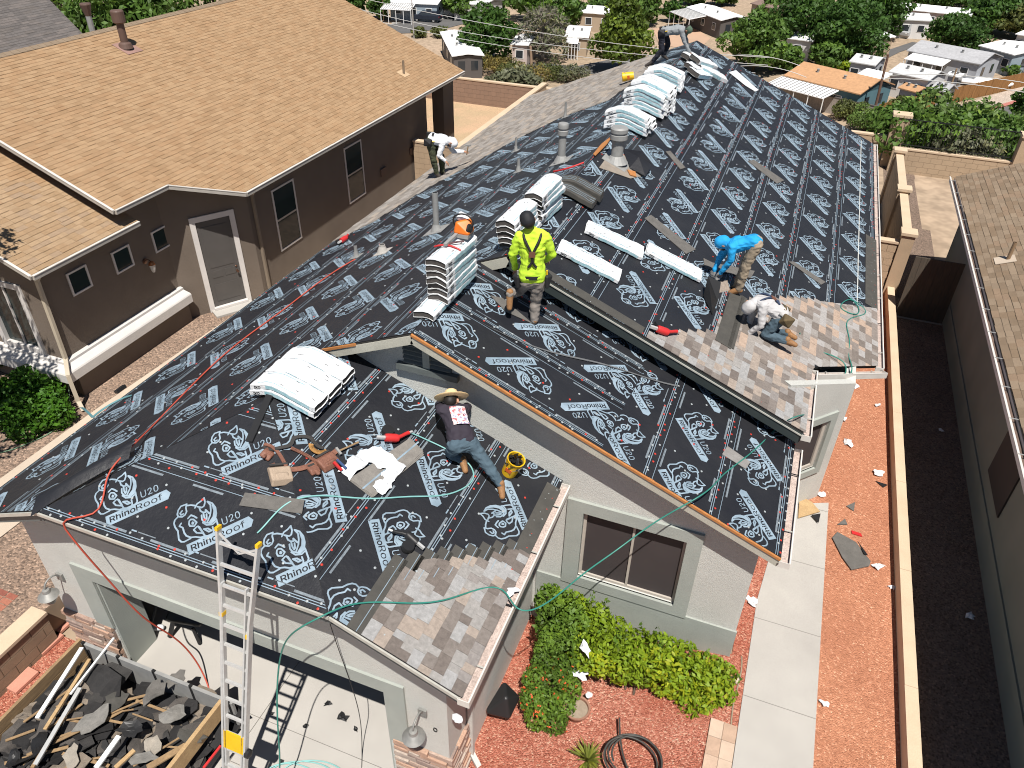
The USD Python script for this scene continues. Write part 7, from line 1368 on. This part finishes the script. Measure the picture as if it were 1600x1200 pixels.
RF = {n: mat('roof_'+n, c, .7, tuple(x*.9 for x in c), .5, speck=.1, ss=3) for n, c in (('white', (.78, .78, .78)), ('grey', (.36, .36, .37)), ('orange', (.44, .25, .13)), ('brown', (.20, .14, .115)), ('mottled', (.50, .50, .50)))}
M_bpane = glass('pane_far', (.03, .035, .04))
def home(label, e0, e1, depth, rise, roof, wall, h=2.7, side=1, awning=None, nw=3, cat='mobile home', posts=0, name='mobile_home'):
    a, b_ = onZ(*e0, VAL+h), onZ(*e1, VAL+h); X = nrm(A([b_[0]-a[0], b_[1]-a[1], 0])); Y = A([-X[1], X[0], 0])*side; L_ = np.linalg.norm((b_-a)[:2]); o = A([a[0], a[1], VAL])
    P = lambda x, y, z: o+X*x+Y*y+UP*z
    t = thing(name, label, cat, P(L_/2, depth/2, 0)); ov = .25
    ring = lambda x0, x1, y0, y1, z: [P(x0, y0, z), P(x1, y0, z), P(x1, y1, z), P(x0, y1, z)][::side]
    part(t, 'wall', MB().hexa(ring(ov, L_-ov, ov, depth-ov, -.2), ring(ov, L_-ov, ov, depth-ov, h)), wall)
    for x in (ov, L_-ov-.02): part(t, 'gable', MB().add([P(x, ov, h), P(x, depth-ov, h), P(x, depth/2, h+rise*.94), P(x+.02, ov, h), P(x+.02, depth-ov, h), P(x+.02, depth/2, h+rise*.94)], [(0, 1, 2), (3, 5, 4), (0, 2, 1), (3, 4, 5)]), wall)
    for y0, y1, z0, z1 in ((0, depth/2, h, h+rise), (depth/2, depth, h+rise, h)):
        lo = [P(0, y0, z0), P(L_, y0, z0), P(L_, y1, z1), P(0, y1, z1)][::side]; part(t, 'roof', MB().hexa(lo, [q+UP*.12 for q in lo]), roof)
    for i in range(nw):
        x = L_*(i+.6)/(nw+.2); w_ = part(t, 'window', MB().hexa(ring(x-.55, x+.55, ov-.05, ov-.01, 1.0), ring(x-.55, x+.55, ov-.05, ov-.01, 2.1)), M_white); part(w_, 'pane', MB().hexa(ring(x-.47, x+.47, ov-.065, ov-.052, 1.08), ring(x-.47, x+.47, ov-.065, ov-.052, 2.02)), M_bpane)
    for i in range(2): y = depth*(.3+.4*i); part(t, 'end_window', MB().hexa(ring(L_-ov+.005, L_-ov+.03, y-.45, y+.45, 1.0), ring(L_-ov+.005, L_-ov+.03, y-.45, y+.45, 2.1)), M_bpane)
    if awning:
        x0, x1, d, m = awning; lo = [P(x0*L_, -d, h-.55), P(x1*L_, -d, h-.55), P(x1*L_, .05, h-.12), P(x0*L_, .05, h-.12)][::side]; aw = part(t, 'awning', MB().hexa(lo, [q+UP*.08 for q in lo]), m)
        for i in range(5): x = (x0+(x1-x0)*i/4)*L_; part(t, 'awning_post', MB().tube([P(x, -d+.1, 0), P(x, -d+.1, h-.55)], .06, 6), M_white)
        if m is RF['white'] and d > 2.4:
            for i in range(14): x = (x0+(x1-x0)*(i+.5)/14)*L_; part(aw, 'awning_rib', MB().beam(P(x, -d, h-.43), P(x, 0, h+.0), .10, .06), M_galv)
    for i in range(2): part(t, 'roof_vent', MB().lathe(P(L_*(.3+.35*i), depth*.3, h+rise*.6), [(.15, -.2), (.15, .45), (.22, .46), (.001, .55)], 8), M_galv)
    return t
home('teal mobile home with orange-tan roof and white slatted awning', (1224, 119), (1344, 149), 7.5, 1.1, RF['orange'], W_['teal'], awning=(-.02, .74, 3.0, RF['white']), nw=2)
home('white mobile home with mottled grey roof behind the teal one', (1388, 113), (1452, 127), 5.0, .7, RF['mottled'], W_['white'], awning=(-.55, .12, 2.2, RF['white']))
home('grey mobile home with grey roof and dark open porch', (1416, 80), (1532, 102), 7.5, .9, RF['grey'], W_['grey'], awning=(.1, .62, 2.3, RF['white']))
home('white flat-roofed home right of the grey porch home', (1528, 72), (1584, 87), 9.0, .5, RF['white'], W_['blue'])
home('white roofed home with carport behind the dark SUV', (606, 4), (684, 8), 7.0, .5, RF['white'], W_['blue'], awning=(-.05, .55, 3.0, RF['white']))
home('narrow white roofed trailer left of the dark tree', (687, 51), (706, 89), 4.2, .25, RF['white'], W_['dark'], side=1)
home('small pink walled trailer between the trees', (797, 70), (826, 72), 7.0, .35, RF['white'], W_['pink'], nw=1); home('tan walled home with white roof left of the pine', (882, 58), (920, 60), 8.0, .6, RF['white'], W_['tan'], nw=1, awning=(.1, .6, 1.4, RF['white']))
home('white roofed home with dark porch above the ridge roofer', (1072, 12), (1126, 33), 5.5, .5, RF['white'], W_['dark'], awning=(.0, .6, 3.0, RF['white'])); home('brown roofed house at the top edge above the broad tree', (1172, 6), (1214, 16), 9.0, .9, RF['brown'], W_['tan'])
home('long grey roofed home left of the round dark tree', (1378, 30), (1458, 34), 6.0, .6, RF['mottled'], W_['white']); home('long white roofed home at the top right', (1400, 14), (1518, 26), 6.0, .6, RF['white'], W_['pink']); home('grey shed roofed home beside the upper right road', (1326, 97), (1368, 104), 5.0, .6, RF['mottled'], W_['grey'], nw=2)
home('low white roofed home cut by the upper right edge', (1586, 54), (1630, 62), 8, .5, RF['white'], W_['white']); home('small orange roofed shed by the wooden fence', (1402, 138), (1432, 146), 3.0, .4, RF['orange'], W_['grey'], h=2.0, nw=0, cat='shed', name='shed'); home('white roofed home at the top edge right of the big trees', (1205, -2), (1262, 6), 7, .6, RF['white'], W_['tan'])
home('pale garden shed in front of the grey porch home', (1478, 118), (1500, 122), 2.4, .2, RF['white'], W_['grey'], h=2.1, nw=0, cat='shed', name='shed')
home('grey shed with grey roof by the wooden fence', (1452, 140), (1478, 146), 3.0, .7, RF['grey'], W_['grey'], h=1.9, nw=0, cat='shed', name='shed')
home('white roofed home at the top edge left of the pine', (905, 20), (960, 24), 7, .5, RF['white'], W_['tan'], nw=2); home('grey roofed home at the top edge right of the dark SUV', (706, 4), (756, 10), 7, .5, RF['mottled'], W_['white'], nw=2)
home('long white carport roof beside the big dark trees', (1366, 64), (1400, 58), 4, .3, RF['white'], W_['tan'], nw=1); home('pale home half hidden by the big dark trees', (1226, 60), (1270, 66), 6, .5, RF['white'], W_['white'], nw=1)
def car(label, q, yaw, m, kind='suv', name='car', cat='car'):
    p = onZ(*q, VAL+.06); t = thing(name, label, cat, p); X = A([math.cos(yaw), math.sin(yaw), 0]); Y = A([-X[1], X[0], 0]); P = lambda x, y, z: p+X*x+Y*y+UP*z; hh = {'suv': 1.75, 'van': 2.0, 'rv': 2.9}[kind]; L_ = {'suv': 4.7, 'van': 5.0, 'rv': 7.0}[kind]; w = .9 if kind != 'rv' else 1.15
    part(t, 'body', hull([P(x, y, z) for x, z in ((-L_/2, .45), (L_/2, .45), (L_/2, .85), (L_/2-.25, 1.0), (-L_/2, 1.05))for y in (-w, w)], .08), m, smooth=35)
    fr_ = .9 if kind == 'suv' else 1.5 if kind == 'van' else 2.9
    part(t, 'cabin', hull([P(x, y*(.86 if z > 1.2 else .97), z) for x, z in ((-L_/2+.15, 1.0), (fr_+.35, 1.0), (fr_-.45, hh-.08), (-L_/2+.4, hh-.08)) for y in (-w, w)], .06), m, smooth=35)
    for sy in (-1, 1): part(t, 'side_window', MB().hexa([P(-L_/2+.55, sy*(w*.97+.055), 1.12), P(fr_-.05, sy*(w*.97+.055), 1.12), P(fr_-.05, sy*(w*.94), 1.12), P(-L_/2+.55, sy*(w*.94), 1.12)], [P(-L_/2+.65, sy*(w*.87+.065), hh-.22), P(fr_-.5, sy*(w*.87+.065), hh-.22), P(fr_-.5, sy*w*.84, hh-.22), P(-L_/2+.65, sy*w*.84, hh-.22)]), M_bpane)
    part(t, 'windscreen', MB().hexa([P(fr_+.40, -w*.8, 1.08), P(fr_+.40, w*.8, 1.08), P(fr_+.3, w*.8, 1.08), P(fr_+.3, -w*.8, 1.08)], [P(fr_-.30, -w*.72, hh-.15), P(fr_-.30, w*.72, hh-.15), P(fr_-.42, w*.72, hh-.15), P(fr_-.42, -w*.72, hh-.15)]), M_bpane)
    for sx in (-1, 1):
        for sy in (-1, 1): wl = part(t, 'wheel', MB().lathe(P(sx*L_*.31, sy*(w-.12), .34), [(.001, -.11), (.34, -.11), (.36, 0), (.34, .13), (.2, .14), (.001, .13)], 16, Y*sy), M_black); part(wl, 'rim', MB().lathe(P(sx*L_*.31, sy*(w-.12), .34), [(.2, .141), (.001, .15)], 12, Y*sy), M_alu)
    for sy in (-1, 1): part(t, 'headlight', MB().obox(P(L_/2+.06, sy*w*.7, .78), X, Y, UP, .06, .3, .15), M_white); part(t, 'tail_light', MB().obox(P(-L_/2-.06, sy*w*.8, .85), X, Y, UP, .06, .2, .22), M_redp)
    return t
M_navyc = mat('paint_navy', (.02, .026, .04), .25, spec=.5); M_silv = mat('paint_silver', (.45, .46, .47), .3, metal=.3)
car('dark blue SUV parked on the road below the white carport', (667, 33), math.pi+.12, M_navyc); car('white van parked in the shade behind the dark SUV', (699, 25), math.pi+.35, M_white, 'van', 'van', 'van'); car('silver motorhome parked beside the grey roofed homes', (1416, 54), -1.9, M_silv, 'rv', 'motorhome', 'motorhome'); car('pale van in deep shade under the big dark trees', (1300, 86), .2, M_silv, 'van', 'van', 'van')
car('white car cut by the right edge near the bright bush', (1598, 112), -1.2, M_white)
p = onZ(1535, 137, VAL); bt = thing('boat', 'white boat under cover in the yard by the wooden fence', 'boat', p); part(bt, 'hull', hull([p+A(q) for q in ((-2.6, .2, .5), (2.2, -.5, .5), (-2.6, 1.5, .6), (2.0, 1.0, .6), (3.2, .1, .75), (0, .6, .95))], .2), M_white, smooth=40); part(bt, 'stand', MB().box(p+A([-1.5, .4, 0]), p+A([1.2, .9, .5])), M_black)
def pole(label, b_, t_, m, r=.15, arm=True):
    p = terrain_hit(*b_); n = nrm(A([CAM_P[0]-p[0], CAM_P[1]-p[1], 0])); q = hit(*t_, n, n@p); t = thing('utility_pole', label, 'utility pole', p); part(t, 'pole', MB().tube([p-UP*.3, (p+q)/2, q], [r, r*.85, r*.7], 10), m)
    if arm: part(t, 'crossarm', MB().beam(q-UP*.5+A([-1, .2, 0]), q-UP*.5+A([1, -.2, 0]), .1, .1), m)
    return q
M_pole = mat('pole_wood', (.15, .085, .06), .9, (.11, .062, .045), 2); M_poleg = mat('pole_grey', (.33, .32, .31), .7)
q1 = pole('tall brown utility pole beside the teal home', (1362, 191), (1388, 85), M_pole, .17, False); q2 = pole('shorter brown pole in front of the grey porch home', (1478, 158), (1495, 107), mat('pole_tan', (.30, .20, .12), .9), .14, False); q3 = pole('thin grey pole rising behind the tan roof', (647, 60), (643, -6), M_poleg, .12, False); q4 = pole('brown pole at the top edge left of the white carport', (600, 32), (597, -8), M_pole, .14, False); q5 = pole('pale stub pole between the shrubs and the grey sparse tree', (831, 116), (829, 72), mat('pole_pale', (.32, .22, .15), .9), .22, False)
M_wire = mat('wire_pale', (.42, .42, .41), .5)
def wire(label, pts): return solo('overhead_wire', MB().tube(spline(pts, 40), .035, 4), M_wire, label, 'wire')
for k, (a, b_, c) in enumerate((((560, -4), (800, 44), (1012, 74)), ((560, 14), (800, 62), (1010, 86)), ((560, 26), (800, 74), (990, 98)))): wire(('upper', 'middle', 'lower')[k]+' pale wire crossing the trees left of the ridge', [onY(*a, 92), onY(*b_, 92), onY(*c, 92), onY(c[0]+190, c[1]+16, 92)])
for k, (a, b_, c) in enumerate((((1125, 89), (1200, 89), (1250, 103)), ((1150, 104), (1205, 105), (1260, 121)))): wire(('upper', 'lower')[k]+' pale wire in front of the broad tree', [onY(*a, 90), onY(*b_, 90), onY(*c, 90)])
wire('pale wire passing the wooden fence on the right', [onY(1375, 122, 88), onY(1480, 128, 88), onY(1660, 156, 88)]); wire('second pale wire above the wooden fence', [onY(1388, 118, 89), onY(1500, 118, 89), onY(1660, 141, 89)])
f0, f1 = onZ(1366, 190, VAL), onZ(1640, 126, VAL); wfn = thing('wooden_fence', 'long orange-brown wooden fence crossing the valley on the right', 'fence', f0); M_wf = mat('fence_orange', (.27, .135, .045), .9, (.20, .095, .03), 1.2, stretch=(3, 3, .3), speck=.2, ss=3); nf = 46
for k in range(nf):
    a, b_ = f0+(f1-f0)*(k+.02)/nf, f0+(f1-f0)*(k+.98)/nf; part(wfn, 'fence_panel', MB().beam(a+UP*.95, b_+UP*(.95+.06*(k % 2)), .05, 1.9), M_wf)
g0, g1 = onZ(1214, 158, VAL), onZ(1366, 193, VAL); gw = thing('block_wall', 'grey block wall in front of the teal mobile home', 'wall', g0); M_gw = mat('block_grey', (.33, .29, .255), .95, (.28, .245, .215), .6, speck=.12, ss=4)
for k in range(9): part(gw, 'wall_panel', MB().beam(g0+(g1-g0)*(k+.004)/9+UP*.85, g0+(g1-g0)*(k+.996)/9+UP*.85, .2, 1.9), M_gw)
part(gw, 'coping', MB().beam(g0+UP*1.84, g1+UP*1.84, .26, .1), W_['dark'])
# grey roofed house at the upper left corner
oh = thing('house', 'dark grey shingled roof of a house in the upper left corner', 'house', (-24, 19, 0)); OR = frame((-20.9, 0, 3.0), (0, 1, 0), (-CS, 0, SN)); pu_ = [OR.uv(*q) for q in ((-60, 103), (132, 56), (73, -4), (-60, -4))]
part(oh, 'roof_deck', MB().plate(Polygon([tuple(q) for q in pu_]), OR, -.1, 0), M_head)
M_gsf = mat('grey_shingle_far', (.125, .112, .105), .92, (.10, .09, .085), 5, speck=.3, ss=60, island=[(0, (1, 1, 1)), (.3, (.85, .85, .85)), (.6, (1.15, 1.12, 1.1)), (.8, (.95, .93, .9))]); shingles(oh, OR, Polygon([tuple(q) for q in pu_]), parts=0, field=M_gsf, seed=23, e=.16, tab=(.3, .6), h0=.002)
part(oh, 'gutter', MB().beam(OR(pu_[0][0], -.05)-UP*.05, OR(pu_[1][0], -.05)-UP*.05, .12, .1), _mats['gutter_grey']); part(oh, 'wall', MB().box((-27, OR(pu_[0][0], 0)[1], -.3), (-21.4, pu_[1][0]-.4, 2.95)), M_brn)
p = OR.at(135, 64, .0)+A([.3, .2, 0]); fl = thing('flue_pipe', 'grey flue pipe with dark cap at the corner of the grey roof', 'flue pipe', p); part(fl, 'pipe', MB().tube([p-UP*.6, p+UP*1.0], .12, 10), M_galv); part(fl, 'cap', MB().lathe(p+UP*1.0, [(.12, 0), (.24, .45), (.22, .5), (.001, .5)], 12), M_vb)
